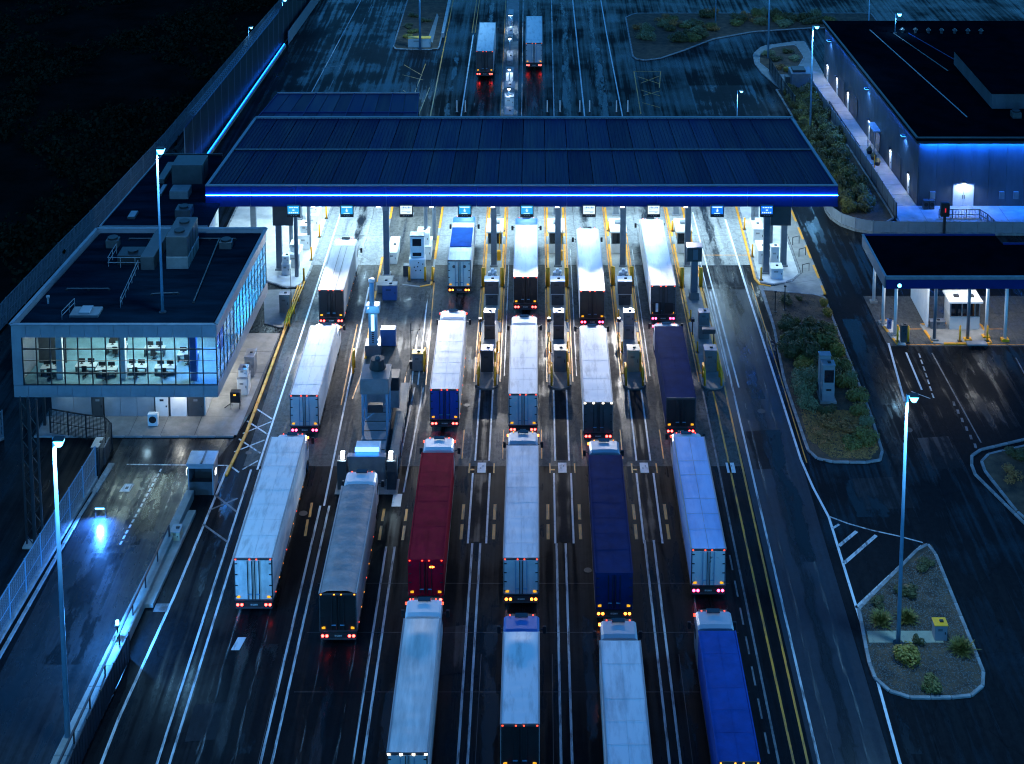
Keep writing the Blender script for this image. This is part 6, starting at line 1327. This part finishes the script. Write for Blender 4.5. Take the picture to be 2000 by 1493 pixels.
# razor coil along the screen wall
T = thing('razor_coil', 'coil of razor wire along the top of the screen wall', 'razor wire', (-44.2, 184.5, 6.45))
cv = M(); pp = None
for i in range(620):
    t = i / 620; a = i * 0.55
    q = Vector((2.9 * t + 0.42 * math.cos(a), 46 * t, 0.42 + 0.42 * math.sin(a)))
    if pp is not None: cv.bar(pp, q, 0.035)
    pp = q
cv.build('coil', m_pole, T, True)
fence('yard_fence', 'blue-lit wire mesh fence along the wet yard at lower left', [(-37.0, 116.6), (-37.25, 112.4), (-37.7, 106.5), (-38.1, 100), (-38.7, 90), (-39.0, 84)], 2.9, 2.9, 'wire', m_pole, panel_m=m_fence, base=True)
kb = tag(M().bar((-36.3, 118.8, 0.06), (-36.6, 114.8, 0.06), 0.5, 0.12).build('yard_kerb', m_kerb), kind='structure')
kerb(kb, [(-36.3, 118.8), (-36.55, 114.8), (-36.85, 112), (-37.3, 103), (-37.7, 95.5), (-38.1, 84)], 1.8)
fence('gate_fence', 'dark see-through gate at the pavement corner before the control building', [(-43.0, 123.4), (-39.4, 122.4), (-36.9, 122.0), (-36.9, 117.0)], 2.3, 1.8, 'wire', m_dark, panel_m=m_dark)
fence('side_fence', 'short mesh fence at the far left edge beside the stilts', [(-50.5, 118.5), (-46.9, 122.6)], 2.6, 2.6, 'wire', m_fence, base=True)
for (x, y, h, lab) in ((-39.6, 108.0, 12.4, 'left dark lattice mast behind the yard fence'), (-38.2, 106.0, 13.4, 'right dark lattice mast behind the yard fence')):
    T = thing('lattice_mast', lab, 'mast', (x, y, 0))
    for s in (-1, 1):
        M().box(s * 0.28 - 0.07, s * 0.28 + 0.07, -0.07, 0.07, 0, h).build('leg', m_dark, T, True)
    for k in range(int(h / 0.8)): M().bar((-0.26 * (1 if k % 2 else -1), 0, k * 0.8), (0.26 * (1 if k % 2 else -1), 0, k * 0.8 + 0.8), 0.05).build('brace', m_dark, T, True)
    M().box(-0.5, 0.5, -0.5, 0.5, 0, 0.15).build('base', m_concrete, T, True)
# low wall and rails between yard and lanes
T = thing('divider_wall', 'low concrete divider wall between the wet yard and the lanes', 'wall', (-29, 100, 0))
for k in range(16):
    y0_, y1_ = 82 + k * 2.0, 83.97 + k * 2.0
    xl_ = lambda y: lerp(-30.75, -28.75, min(1, max(0, (y - 86) / 28.3))); xr_ = lambda y: lerp(-29.5, -28.15, min(1, max(0, (y - 86) / 28.3)))
    M().prism([(xl_(y0_), y0_), (xr_(y0_), y0_), (xr_(y1_), y1_), (xl_(y1_), y1_)], 0, 0.75).build('block', m_concrete, T)
for a, b in (((-29.0, 103), (-27.75, 112.5)),): M().prism([(-28.95, 100.8), (-28.2, 100.8), (-27.55, 112), (-28.2, 112)], 0, 0.3).build('lower_step', m_concrete, T)
fence('divider_fence', 'dark panel fence on the divider wall at the bottom left', [(-29.3, 80), (-29.0, 88.2), (-28.5, 95.5)], 2.0, 2.5, 'panel', m_dark, z=0.0, panel_m=m_screenwall)
T = thing('pipe_rail', 'black pipe rail running along the divider wall', 'rail', (-29.9, 84, 0.75)); M().cyl((0, 0, 0.9), (1.15, 24, 0.9), 0.09, n=8).build('pipe', m_dark, T, True)
for k in range(9): M().cyl((0.144 * k, 3 * k, 0), (0.144 * k, 3 * k, 0.9), 0.06, n=8).build('post', m_dark, T, True)
T = thing('wall_lamp_post', 'short post with a bright blue-white lamp on the divider wall', 'lamp', (-29.6, 96.6, 0.75))
M().cyl((0, 0, 0), (0, 0, 1.0), 0.06, n=8).build('post', m_dark, T, True); M().cbox((0, 0, 1.05), (0.34, 0.34, 0.12), 0.02).build('head', m_dark, T, True); M().cyl((0, 0, 1.11), (0, 0, 1.38), 0.14, 0.12, 12).build('lens', m_lamp, T, True)
light('POINT', T, (0, 0, 1.75), 5000, (0.05, 0.32, 1.0), 0.12)
T = thing('yard_glow_lamp', 'hooded lamp added for the blue glow on the wet yard', 'lamp', (-35.1, 111.4, 0)); M().cbox((0, 0, 1.0), (1.0, 0.35, 0.08), 0.02).build('hood', m_dark, T, True)
for s in (-0.4, 0.4): M().box(s - 0.03, s + 0.03, -0.03, 0.03, 0, 0.96).build('leg', m_dark, T, True)
M().box(-0.36, 0.36, -0.22, -0.176, 0.90, 1.0).build('lens', m_lamp, T, True)
light('SPOT', T, (0, -0.3, 0.9), 9000, (0.05, 0.25, 1.0), 0.08, 150, rot=(R(-35), 0, 0))  # added source, in place of a pole lamp's reflection in the water
# hut beside the shoulder line
Hh = thing('open_hut', 'small grey hut with a dark open front beside the shoulder line', 'hut', (-27.7, 115.3, 0))
M().box(-1.05, -0.95, -0.85, 0.9, 0, 2.65).build('side_wall', m_panel, Hh, True); M().box(0.95, 1.05, -0.85, 0.9, 0, 2.65).build('side_wall', m_panel, Hh, True); M().box(-0.95, 0.95, 0.82, 0.9, 0, 2.65).build('back_wall', m_dgrey, Hh, True)
M().box(-0.95, 0.95, -0.85, -0.78, 0, 1.15).build('front_wall', m_dgrey, Hh, True); M().box(-0.95, 0.95, -0.85, -0.78, 2.35, 2.65).build('lintel', m_panel, Hh, True)
M().cbox((0, 0.02, 2.74), (2.3, 1.95, 0.16), 0.03).build('roof', m_trim, Hh, True); M().bar((0.1, -0.9, 2.84), (0.15, 0.9, 2.84), 0.16, 0.05).build('roof_duct', m_dark, Hh, True)
M().box(-0.9, 0.9, -0.6, 0.1, 0.0, 0.9).build('counter', m_dark, Hh, True)
for s in (-1, 1):
    o = M().cbox((s * 1.12, -0.5, 1.9), (0.1, 0.5, 0.5), 0.02).build('side_lamp', m_dark, Hh, True); M().box(s * 1.19 - 0.02, s * 1.19 + 0.02, -0.72, -0.28, 1.7, 2.1).build('lens', m_lamp_w, o, True)
cabinet('yard_cabinet', 'low pale cabinet at the corner of the dark gate', 'cabinet', -37.4, 119.4, 0.0, [(1.1, 1.5, 1.6)], m_dgrey, m_trim)
cabinet('kerb_cabinet', 'small beige cabinet on the strip below the hut', 'cabinet', -28.3, 108.6, 0.3, [(0.7, 1.0, 0.7)], m_beige, m_trim)

# fence along the hedge, curved barrier wall, railings by the warehouse
fence('hedge_fence', 'dark slatted fence between the hedge and the warehouse walkway', [(40.3, 213.5), (42.1, 180), (42.45, 168.2)], 1.9, 2.6, 'panel', m_dark, panel_m=m_fence, rail_m=m_trim)
cw = [(34.7, 172.0), (34.55, 169.5), (35.0, 167.0), (36.3, 165.2), (38.5, 164.1), (42, 163.9), (46, 163.9), (60, 163.7)]
fence('curved_barrier', 'pale curved barrier wall below the hedge', cw, 1.5, 2.0, 'panel', m_trim, panel_m=m_panel, base=True, cat='barrier')
fence('ramp_railing', 'short dark railing at the start of the hedge', [(35.6, 221), (35.9, 213), (36.6, 204)], 2.2, 2.2, 'wire', m_dark, panel_m=m_dark)
fence('forecourt_railing', 'thin railing on the warehouse forecourt', [(47.5, 168.2), (52.6, 168.2), (53.2, 164.4)], 1.1, 1.6, 'wire', m_fence)
fence('ramp_fence', 'low blue-lit railing beside the walkway ramp', [(41.7, 205), (42.0, 196), (42.4, 188)], 1.1, 2.4, 'wire', m_dark)

# ================================================================== LAMP POSTS
def lamp_post(label, x, y, z, h, power, head=(0.5, 0.0), r0=0.16, col=(0.22, 0.58, 1.0), lens=None, cone=150, scale=1.0):
    T = thing('lamp_post', label, 'lamp post', (x, y, z))
    M().cyl((0, 0, 0), (0, 0, h - 0.1), r0, r0 * 0.55, 12).build('pole', m_pole, T, True, True)
    M().cyl((0, 0, 0), (0, 0, 0.05), r0 * 2.4, n=12).build('base_plate', m_dark, T, True)
    hx, hy = head; L = math.hypot(hx, hy) or 0.01
    M().bar((0, 0, h - 0.12), (hx * 0.5, hy * 0.5, h - 0.02), 0.08).build('arm', m_dark, T, True)
    q = M().cbox((hx * 0.9, hy * 0.9, h + 0.0), (0.5 * scale, 0.34 * scale, 0.12), 0.03).build('head', m_dark, T, True)
    M().cyl((hx * 0.9, hy * 0.9, h - 0.34 * scale), (hx * 0.9, hy * 0.9, h - 0.07), 0.14 * scale, 0.27 * scale, 14).build('lens', lens or m_lamp, q, True)
    if power: light('SPOT', q, (hx * 0.9, hy * 0.9, h - 0.34 * scale - 0.12), power, col, 0.15, cone)
    return T
lamp_post('tall blue-lit lamp post standing on the control building roof', -33.6, 126.8, zR, 15.5, 7000, (0.45, -0.3), 0.14, scale=1.5)
lamp_post('tall pale blue lamp post at the lower left beside the divider wall', -30.35, 87.6, 0.0, 21.6, 12000, (0.45, -0.3), 0.19, scale=1.4)
lamp_post('tall thin lamp post rising from the lower planted island', 25.65, 96.95, 0.1, 19.0, 10000, (0.45, -0.3), 0.16, scale=1.3)
lamp_post('lamp post with lit head beside the warehouse hedge', 37.2, 195.4, 0.1, 15.2, 4500, (0.55, -0.35), 0.15, scale=1.2)
lamp_post('tall pole in the round bed whose lamp is above the picture', 36.4, 227.5, 0.1, 16.0, 5000, (0.55, -0.35), 0.17)
lamp_post('bright lamp on a short pole on the warehouse roof', 52.7, 213.2, wz + 0.3, 3.1, 700, (0.55, -0.35), 0.1, scale=1.3, cone=140)
lamp_post('thin pole at the rear edge of the warehouse roof', 50.3, 219.8, 0.0, 15.0, 300, (0.55, -0.35), 0.12)
lamp_post('tall lamp pole on the left planted island beyond the canopy', -18.7, 232.3, 0.1, 15.0, 9000, (0.55, -0.35), 0.2)
lamp_post('low lamp post behind the right end of the canopy', 27.0, 193.9, 0.0, 6.8, 1500, (0.55, -0.35), 0.08, scale=0.9)
lamp_post('lamp post on the boundary fence with pale burst, second from the top', -45.8, 230.5, 0, 4.4, 200, (0.55, -0.35), 0.08, lens=m_lamp)
lamp_post('lamp post nearest the top edge on the boundary fence', -42.0, 240.0, 0, 6.2, 420, (0.55, -0.35), 0.08, scale=1.2)
lamp_post('small deep blue lamp on the boundary fence above the screen wall', -46.2, 200, 0, 3.0, 60, (0.55, -0.35), 0.06, col=(0.03, 0.15, 1.0), lens=m_lamp_b, scale=0.7)
lamp_post('thin pole standing in the upper right planting', 30.2, 245, 0.1, 16.0, 700, (0.55, -0.35), 0.12)

# ================================================================== ISLAND FURNITURE
def kiosk2():
    T = thing('terminal_kiosk', 'pale two-part terminal kiosk standing among the shrubs of the planted island', 'kiosk', (26.7, 128.7, 0.1))
    M().box(-0.75, 0.75, -0.7, 1.3, 0, 0.2).build('plinth', m_concrete, T, True)
    M().box(-0.55, 0.55, -0.5, 0.4, 0.2, 3.6).build('front_body', m_panel, T, True); M().cbox((0, -0.05, 3.66), (1.2, 1.0, 0.1), 0.02).build('front_lid', m_trim, T, True)
    M().box(-0.65, 0.35, 0.5, 1.2, 0.2, 4.0).build('rear_body', m_panel, T, True); M().cbox((-0.15, 0.85, 4.06), (1.1, 0.8, 0.1), 0.02).build('rear_lid', m_trim, T, True)
    M().box(-0.4, 0.45, -0.53, -0.502, 2.0, 3.2).build('display', m_glass_d, T, True); M().box(-0.2, 0.25, -0.54, -0.502, 1.2, 1.35).build('card_slot', m_dark, T, True); M().cbox((0.1, -0.05, 3.76), (0.3, 0.3, 0.1)).build('sensor', m_dark, T, True)
kiosk2()
T = cabinet('utility_box', 'pale utility box with yellow lid on the lower planted island', 'utility box', 28.75, 97.6, 0.12, [(0.9, 0.8, 1.15)], m_panel, m_yellow)
slab_i = tag(M().prism([(23.6, 97.0), (28.9, 97.0), (28.9, 98.2), (23.7, 98.2)], 0.08, 0.14).build('pavement', m_beige), kind='structure')
T = cabinet('junction_box', 'pale double cabinet with yellow lid at the foot of the pole beyond the canopy', 'cabinet', -18.9, 233.4, 0.1, [(3.6, 1.2, 1.5)], m_offw, m_yellow)
T = cabinet('blue_box', 'flat blue-grey box in the planting at the right edge', 'box', 43.2, 116.6, 0.12, [(3.0, 3.2, 0.9)], m_fascia, m_trim)
for i, (x, y, h) in enumerate(((24.55, 145.4, 2.2), (25.6, 145.8, 2.6))):
    T = thing('sign_post', ('left', 'right')[i] + ' thin dark post on the pavement above the long planted island', 'post', (x, y, 0.1)); M().cyl((0, 0, 0), (0, 0, h), 0.05, n=6).build('post', m_dark, T, True); M().box(-0.15, 0.15, -0.15, 0.15, 0, 0.05).build('base', m_dark, T, True); M().cbox((0, 0, h), (0.25, 0.12, 0.14)).build('cap', m_dark, T, True)
# equipment strung along the median beyond the canopy
for i, (y, w, d, h, mt) in enumerate(((201.5, 1.2, 3.2, 0.9, m_trim), (206.5, 1.3, 2.2, 1.4, m_white), (211.5, 1.5, 3.0, 1.2, m_panel), (216.5, 1.1, 2.4, 1.8, m_white), (226.5, 0.9, 5.0, 0.7, m_panel), (238.0, 0.8, 4.0, 1.2, m_white), (248.0, 0.8, 7.0, 0.8, m_panel))):
    cabinet('median_cabinet', ('nearest', 'second', 'third', 'fourth', 'fifth', 'sixth', 'farthest')[i] + ' pale cabinet in the row along the median beyond the canopy', 'cabinet', -3.85 - 0.012 * (y - 200), y, 0.11, [(w, d, h)], mt, m_trim, 'cabinets along the median')
for y_, lab in ((206.0, 'nearest white lamp on the median behind the canopy'), (214.5, 'second white lamp on the median, before the far trucks'), (229.5, 'white lamp on the median between the two far trucks')):
    T = thing('median_lamp', lab, 'lamp', (-3.9 - (y_ - 200) * 0.012, y_, 0.11)); M().cyl((0, 0, 0), (0, 0, 2.6), 0.08, n=8).build('post', m_pole, T, True); M().cbox((0, 0, 2.7), (0.6, 0.4, 0.12), 0.03).build('head', m_dark, T, True); M().cyl((0, 0, 2.36), (0, 0, 2.63), 0.16, 0.24, 12).build('lens', m_lamp_w, T, True)
    light('SPOT', T, (0, 0, 2.3), 420, (0.6, 0.82, 1.0), 0.15, 150)
T = thing('median_lamp', 'white lamp strip on the median beyond the two far trucks', 'lamp', (-4.4, 242, 0.11)); M().cyl((0, 0, 0), (0, 0, 2.6), 0.08, n=8).build('post', m_pole, T, True); M().cbox((0, 0, 2.7), (0.8, 0.5, 0.14), 0.03).build('head', m_dark, T, True); M().cbox((0, 0, 2.58), (0.7, 0.4, 0.06)).build('lens', m_lamp_w, T, True)
light('SPOT', T, (0, 0, 2.5), 700, (0.6, 0.82, 1.0), 0.2, 150)
for i, x in enumerate((-11.3, -10.1, 1.5, 3.3, 6.1, 7.5, 11.3, 12.9)):
    T = thing('marker_post', ('first', 'second', 'third', 'fourth', 'fifth', 'sixth', 'seventh', 'eighth')[i] + ' short pale marker post from the left behind the canopy', 'post', (x, 203.8, 0), 0, 'marker posts behind the canopy'); M().cyl((0, 0, 0), (0, 0, 1.7), 0.09, n=8).build('post', m_white, T, True); M().box(-0.2, 0.2, -0.2, 0.2, 0, 0.05).build('base', m_dark, T, True)
T = thing('crash_cushion', 'long pale crash cushion beside the left island beyond the canopy', 'crash cushion', (-15.45, 240, 0))
for k in range(6): M().cbox((0, k * 3.2, 0.45), (0.5, 3.1, 0.9), 0.06).build('section', m_panel, T, True)

# ================================================================== PLANTS
def bush_mesh(name, n, seed, leaf=(0.10, 0.22), lump=5, m_=0, spiky=False):
    r = random.Random(seed); m = M()
    lumps = [(r.uniform(-0.55, 0.55), r.uniform(-0.55, 0.55), r.uniform(0.25, 0.62), r.uniform(0.28, 0.5)) for _ in range(lump)] + [(0, 0, 0.38, 0.55)]
    for _ in range(n):
        if spiky:
            a = r.uniform(0, 6.283); e = r.uniform(0.25, 1.45); L = r.uniform(0.5, 1.0); w = r.uniform(0.02, 0.05)
            d = Vector((math.cos(a) * math.cos(e), math.sin(a) * math.cos(e), math.sin(e))); s = Vector((-math.sin(a), math.cos(a), 0)) * w
            b0 = Vector((r.uniform(-.25, .25), r.uniform(-.25, .25), 0)); t1 = b0 + d * L * 0.6; t2 = b0 + d * L - Vector((0, 0, 0.12 * L))
            m.add([b0 - s, b0 + s, t1 + s, t1 - s, t2], [(0, 1, 2, 3), (3, 2, 4)])
        else:
            lx, ly, lz, lr = r.choice(lumps)
            u = Vector((r.gauss(0, 1), r.gauss(0, 1), r.gauss(0, 1))).normalized()
            c = Vector((lx, ly, lz)) + u * lr * (r.uniform(0.45, 1.0) ** 0.6) * r.uniform(0.85, 1.12)
            if c.z < 0.03: c.z = r.uniform(0.03, 0.15)
            k = r.uniform(*leaf) * 0.5
            nn = (u + Vector((r.uniform(-.8, .8), r.uniform(-.8, .8), r.uniform(-.3, .9)))).normalized()
            a = nn.orthogonal().normalized(); b = nn.cross(a); th = r.uniform(0, 3.14); a, b = a * math.cos(th) + b * math.sin(th), b * math.cos(th) - a * math.sin(th)
            m.add([c - a * k, c + b * k * 0.55 + nn * k * 0.2, c + a * k, c - b * k * 0.55], [(0, 1, 2, 3)])
    return m.mesh(name, m_leaf[m_])
BUSH = [bush_mesh('foliage', 1500, 11, m_=0), bush_mesh('foliage', 1500, 12, m_=1), bush_mesh('foliage', 1700, 13, (0.07, 0.16), 7, 2), bush_mesh('foliage', 1300, 14, m_=3), bush_mesh('foliage', 900, 15, (0.06, 0.2), 4, 4), bush_mesh('foliage', 420, 16, m_=1, spiky=True)]
_stem = M()
for a in range(6): _stem.bar((0, 0, 0), (0.35 * math.cos(a * 1.05), 0.35 * math.sin(a * 1.05), 0.55), 0.035)
me_stem = _stem.mesh('stem', m_twig)
def shrub(x, y, r_, h, k, label, group, z=0.1):
    T = thing('shrub', label, 'shrub', (x, y, z), rnd.uniform(0, 6.28), group)
    s = rnd.uniform(0.9, 1.12)
    inst('foliage', BUSH[k], T, scale=(r_ * s * 1.25, r_ * 1.25 * rnd.uniform(0.9, 1.1), h))
    inst('stem', me_stem, T, scale=(r_ * 0.8, r_ * 0.8, h * 0.8))
G1 = 'shrubs massed in the long planted island'
for x, y, r_, h, k in ((25.4, 141.2, 1.3, 1.5, 0), (27.2, 141.0, 1.4, 1.7, 0), (29.0, 140.4, 1.3, 1.5, 1), (24.9, 138.8, 1.2, 1.5, 0), (26.6, 138.6, 1.5, 1.9, 0), (28.6, 138.2, 1.4, 1.7, 1), (29.4, 136.4, 1.0, 1.3, 3),
                       (25.0, 136.4, 1.3, 1.6, 0), (26.8, 136.0, 1.5, 1.9, 0), (25.6, 133.9, 1.1, 1.0, 3), (27.6, 134.0, 1.1, 1.2, 3), (29.2, 133.6, 1.1, 1.5, 1), (24.9, 131.4, 1.3, 1.7, 2), (26.4, 131.6, 1.2, 1.6, 2), (24.7, 129.4, 1.2, 1.7, 2), (28.6, 131.2, 1.2, 1.5, 1), (29.2, 128.8, 1.1, 1.3, 1), (28.9, 126.4, 1.0, 1.1, 1), (24.6, 127.4, 1.0, 1.2, 2)):
    shrub(x, y, r_, h, k, 'green shrub in the dense mass of the long planted island', G1)
for i in range(22):
    x, y = rnd.uniform(24.6, 29.6), rnd.uniform(127.5, 142.2)
    if not (25.6 < x < 27.9 and 127 < y < 131): shrub(x, y, rnd.uniform(0.6, 1.0), rnd.uniform(0.8, 1.6), rnd.choice((0, 1, 2, 3, 1)), 'green shrub in the dense mass of the long planted island', G1)
for x, y, r_, h, k, lab in ((25.6, 124.8, 1.2, 0.9, 4, 'dry brown shrub left of the kiosk bed end'), (27.2, 124.0, 1.3, 0.8, 4, 'wide dry straw patch in the lower part of the long island'), (25.6, 122.2, 1.2, 0.6, 4, 'low dry straw patch near the rounded kerb end'), (26.2, 126.0, 0.9, 1.0, 0, 'small dark shrub before the terminal kiosk'), (28.6, 122.4, 1.3, 1.3, 1, 'rounded green shrub near the rounded end of the long island'), (27.4, 121.6, 1.0, 0.9, 1, 'low green shrub at the rounded end of the long island'), (29.4, 124.6, 0.7, 0.9, 2, 'small grey-green shrub at the right kerb of the long island'), (25.8, 147.4, 0.8, 0.9, 0, 'small dark shrub alone on the sandy upper part of the long island'), (27.6, 147.9, 0.4, 0.5, 0, 'tiny tuft on the sandy upper part of the long island'), (29.8, 146.6, 0.6, 0.8, 3, 'yellow-green shrub at the upper right kerb of the long island'), (29.9, 144.4, 0.6, 0.9, 3, 'second yellow-green shrub along the right kerb of the long island')):
    shrub(x, y, r_, h, k, lab, 'single shrubs of the long planted island')
for x, y, r_, h, k, lab in ((24.9, 99.2, 0.95, 0.9, 5, 'grassy shrub left of the lamp pole on the lower island'), (26.9, 99.4, 0.85, 0.9, 5, 'grassy shrub right of the lamp pole on the lower island'), (26.0, 95.0, 1.1, 1.0, 3, 'bright green shrub before the lamp pole on the lower island'), (29.9, 96.2, 0.95, 1.1, 5, 'tufted shrub beside the utility box'), (27.0, 92.9, 0.9, 0.8, 1, 'spreading green shrub nearest the rounded kerb of the lower island'), (27.8, 102.2, 0.9, 0.8, 0, 'dark shrub in the middle of the lower island'), (29.6, 105.4, 0.8, 0.7, 0, 'dark tuft near the upper tip of the lower island'), (25.0, 101.0, 0.7, 0.7, 0, 'small dark shrub beside the white gore line'), (26.9, 97.0, 0.45, 0.6, 0, 'small dark tuft on the beige strip')):
    shrub(x, y, r_, h, k, lab, 'shrubs of the lower planted island')
for i in range(26):
    t = (i + 0.5) / 26; y = lerp(211.5, 169.6, t)
    for s in (0, 1):
        x = lerp(37.0, 36.9 if t > 0.9 else 37.3, t) + s * 2.3 + rnd.uniform(-0.4, 0.4)
        if x < 41.0: shrub(x, y + rnd.uniform(-0.6, 0.6), rnd.uniform(1.1, 1.6), rnd.uniform(1.3, 2.0), (1, 0, 0, 1, 0)[(i + s) % 5], 'dense green hedge shrub between the canopy and the warehouse', 'hedge shrubs beside the warehouse')
for i in range(44):
    x = rnd.uniform(16.5, 50); lo = 229 + max(0, min(14.5, (x - 19) * 1.05)); y = rnd.uniform(min(lo + 1.2, 250), 251)
    shrub(x, y, rnd.uniform(1.0, 1.7), rnd.uniform(0.9, 1.7), (0, 1, 2, 0, 4)[i % 5], 'desert shrub in the large planting at the upper right', 'shrubs in the upper right planting')
for x, y, k in ((37.0, 222.0, 4), (38.6, 221.6, 3), (37.2, 226, 0), (39.6, 230, 0), (36.6, 229, 2), (40.4, 226.6, 2)): shrub(x, y, 1.0, 0.8, k, 'low shrub in the round bed by the plant container', 'shrubs in the round bed')
for x, y, k in ((40.6, 113.0, 4), (40.2, 116.4, 4), (41.6, 119.6, 0), (41.6, 110.6, 4), (45, 120.6, 0)): shrub(x, y, 1.0, 0.9, k, 'brown shrub in the bed at the right edge', 'shrubs in the right edge bed')
for x, y, k in ((-21.4, 238.5, 3), (-20.2, 241, 1), (-21.8, 244, 0), (-19.6, 236.6, 3), (-21.6, 250, 0), (-19.4, 247, 0)): shrub(x, y, 1.1, 0.6, k, 'low plant on the left island beyond the canopy', 'plants on the left island beyond the canopy')
# gravel and twigs on the beds
def litter(name, poly, n, size, m_, z, label, seed):
    r = random.Random(seed); xs = [p[0] for p in poly]; ys = [p[1] for p in poly]; m = M(); c = 0
    def inside(x, y):
        k = False
        for (ax, ay), (bx_, by_) in zip(poly, poly[1:] + poly[:1]):
            if (ay > y) != (by_ > y) and x < (bx_ - ax) * (y - ay) / (by_ - ay) + ax: k = not k
        return k
    while c < n:
        x, y = r.uniform(min(xs), max(xs)), r.uniform(min(ys), max(ys))
        if not inside(x, y): continue
        c += 1; k = r.uniform(*size); a = r.uniform(0, 3.14); e = r.uniform(0.25, 0.7)
        u = Vector((math.cos(a), math.sin(a))) * k; w = Vector((-u.y, u.x)) * e
        m.add([(x - u.x, y - u.y, z), (x + w.x, y + w.y, z), (x + u.x, y + u.y, z), (x - w.x, y - w.y, z), (x, y, z + k * 0.6)], [(0, 1, 4), (1, 2, 4), (2, 3, 4), (3, 0, 4)])
    return tag(m.build(name, m_), label, 'gravel', kind='stuff')
litter('gravel', P2[:-1], 6500, (0.03, 0.10), m_gravel, 0.10, 'pale gravel covering the lower planted island', 1)
litter('dry_litter', [(24.0, 127), (23.8, 122.5), (25.3, 119.6), (28.6, 119.4), (29.7, 121), (29.9, 127)], 4500, (0.05, 0.16), m_leaf[4], 0.10, 'dry straw litter at the rounded end of the long island', 2)
litter('leaf_litter', P1, 2500, (0.03, 0.09), m_twig, 0.10, 'small leaf litter on the long planted island', 3)
# dark scrub over the field
r = random.Random(5); fm = M()
for i in range(2600):
    y = r.uniform(130, 300); x0_ = -54.5 + (y - 141) * 0.09; x = x0_ - 1.0 - abs(r.gauss(0, 1)) * 30
    if math.sin(x * 0.21 + 1.3 * math.sin(y * 0.11)) + math.sin(y * 0.17 + 0.8 * math.sin(x * 0.13)) < -0.15: continue
    R_ = r.uniform(0.5, 1.3) if i % 6 else r.uniform(1.6, 2.8); H_ = R_ * r.uniform(0.6, 1.1)
    for _ in range(14 if i % 6 else 70):
        c = Vector((x + r.gauss(0, .5) * R_, y + r.gauss(0, .5) * R_, abs(r.gauss(0.35, .35)) * H_ + 0.05)); k = r.uniform(0.15, 0.42)
        a = Vector((r.gauss(0, 1), r.gauss(0, 1), r.gauss(0, 1))).normalized(); b = a.orthogonal().normalized()
        fm.add([c - a * k, c + b * k * 0.6, c + a * k, c - b * k * 0.6], [(0, 1, 2, 3)])
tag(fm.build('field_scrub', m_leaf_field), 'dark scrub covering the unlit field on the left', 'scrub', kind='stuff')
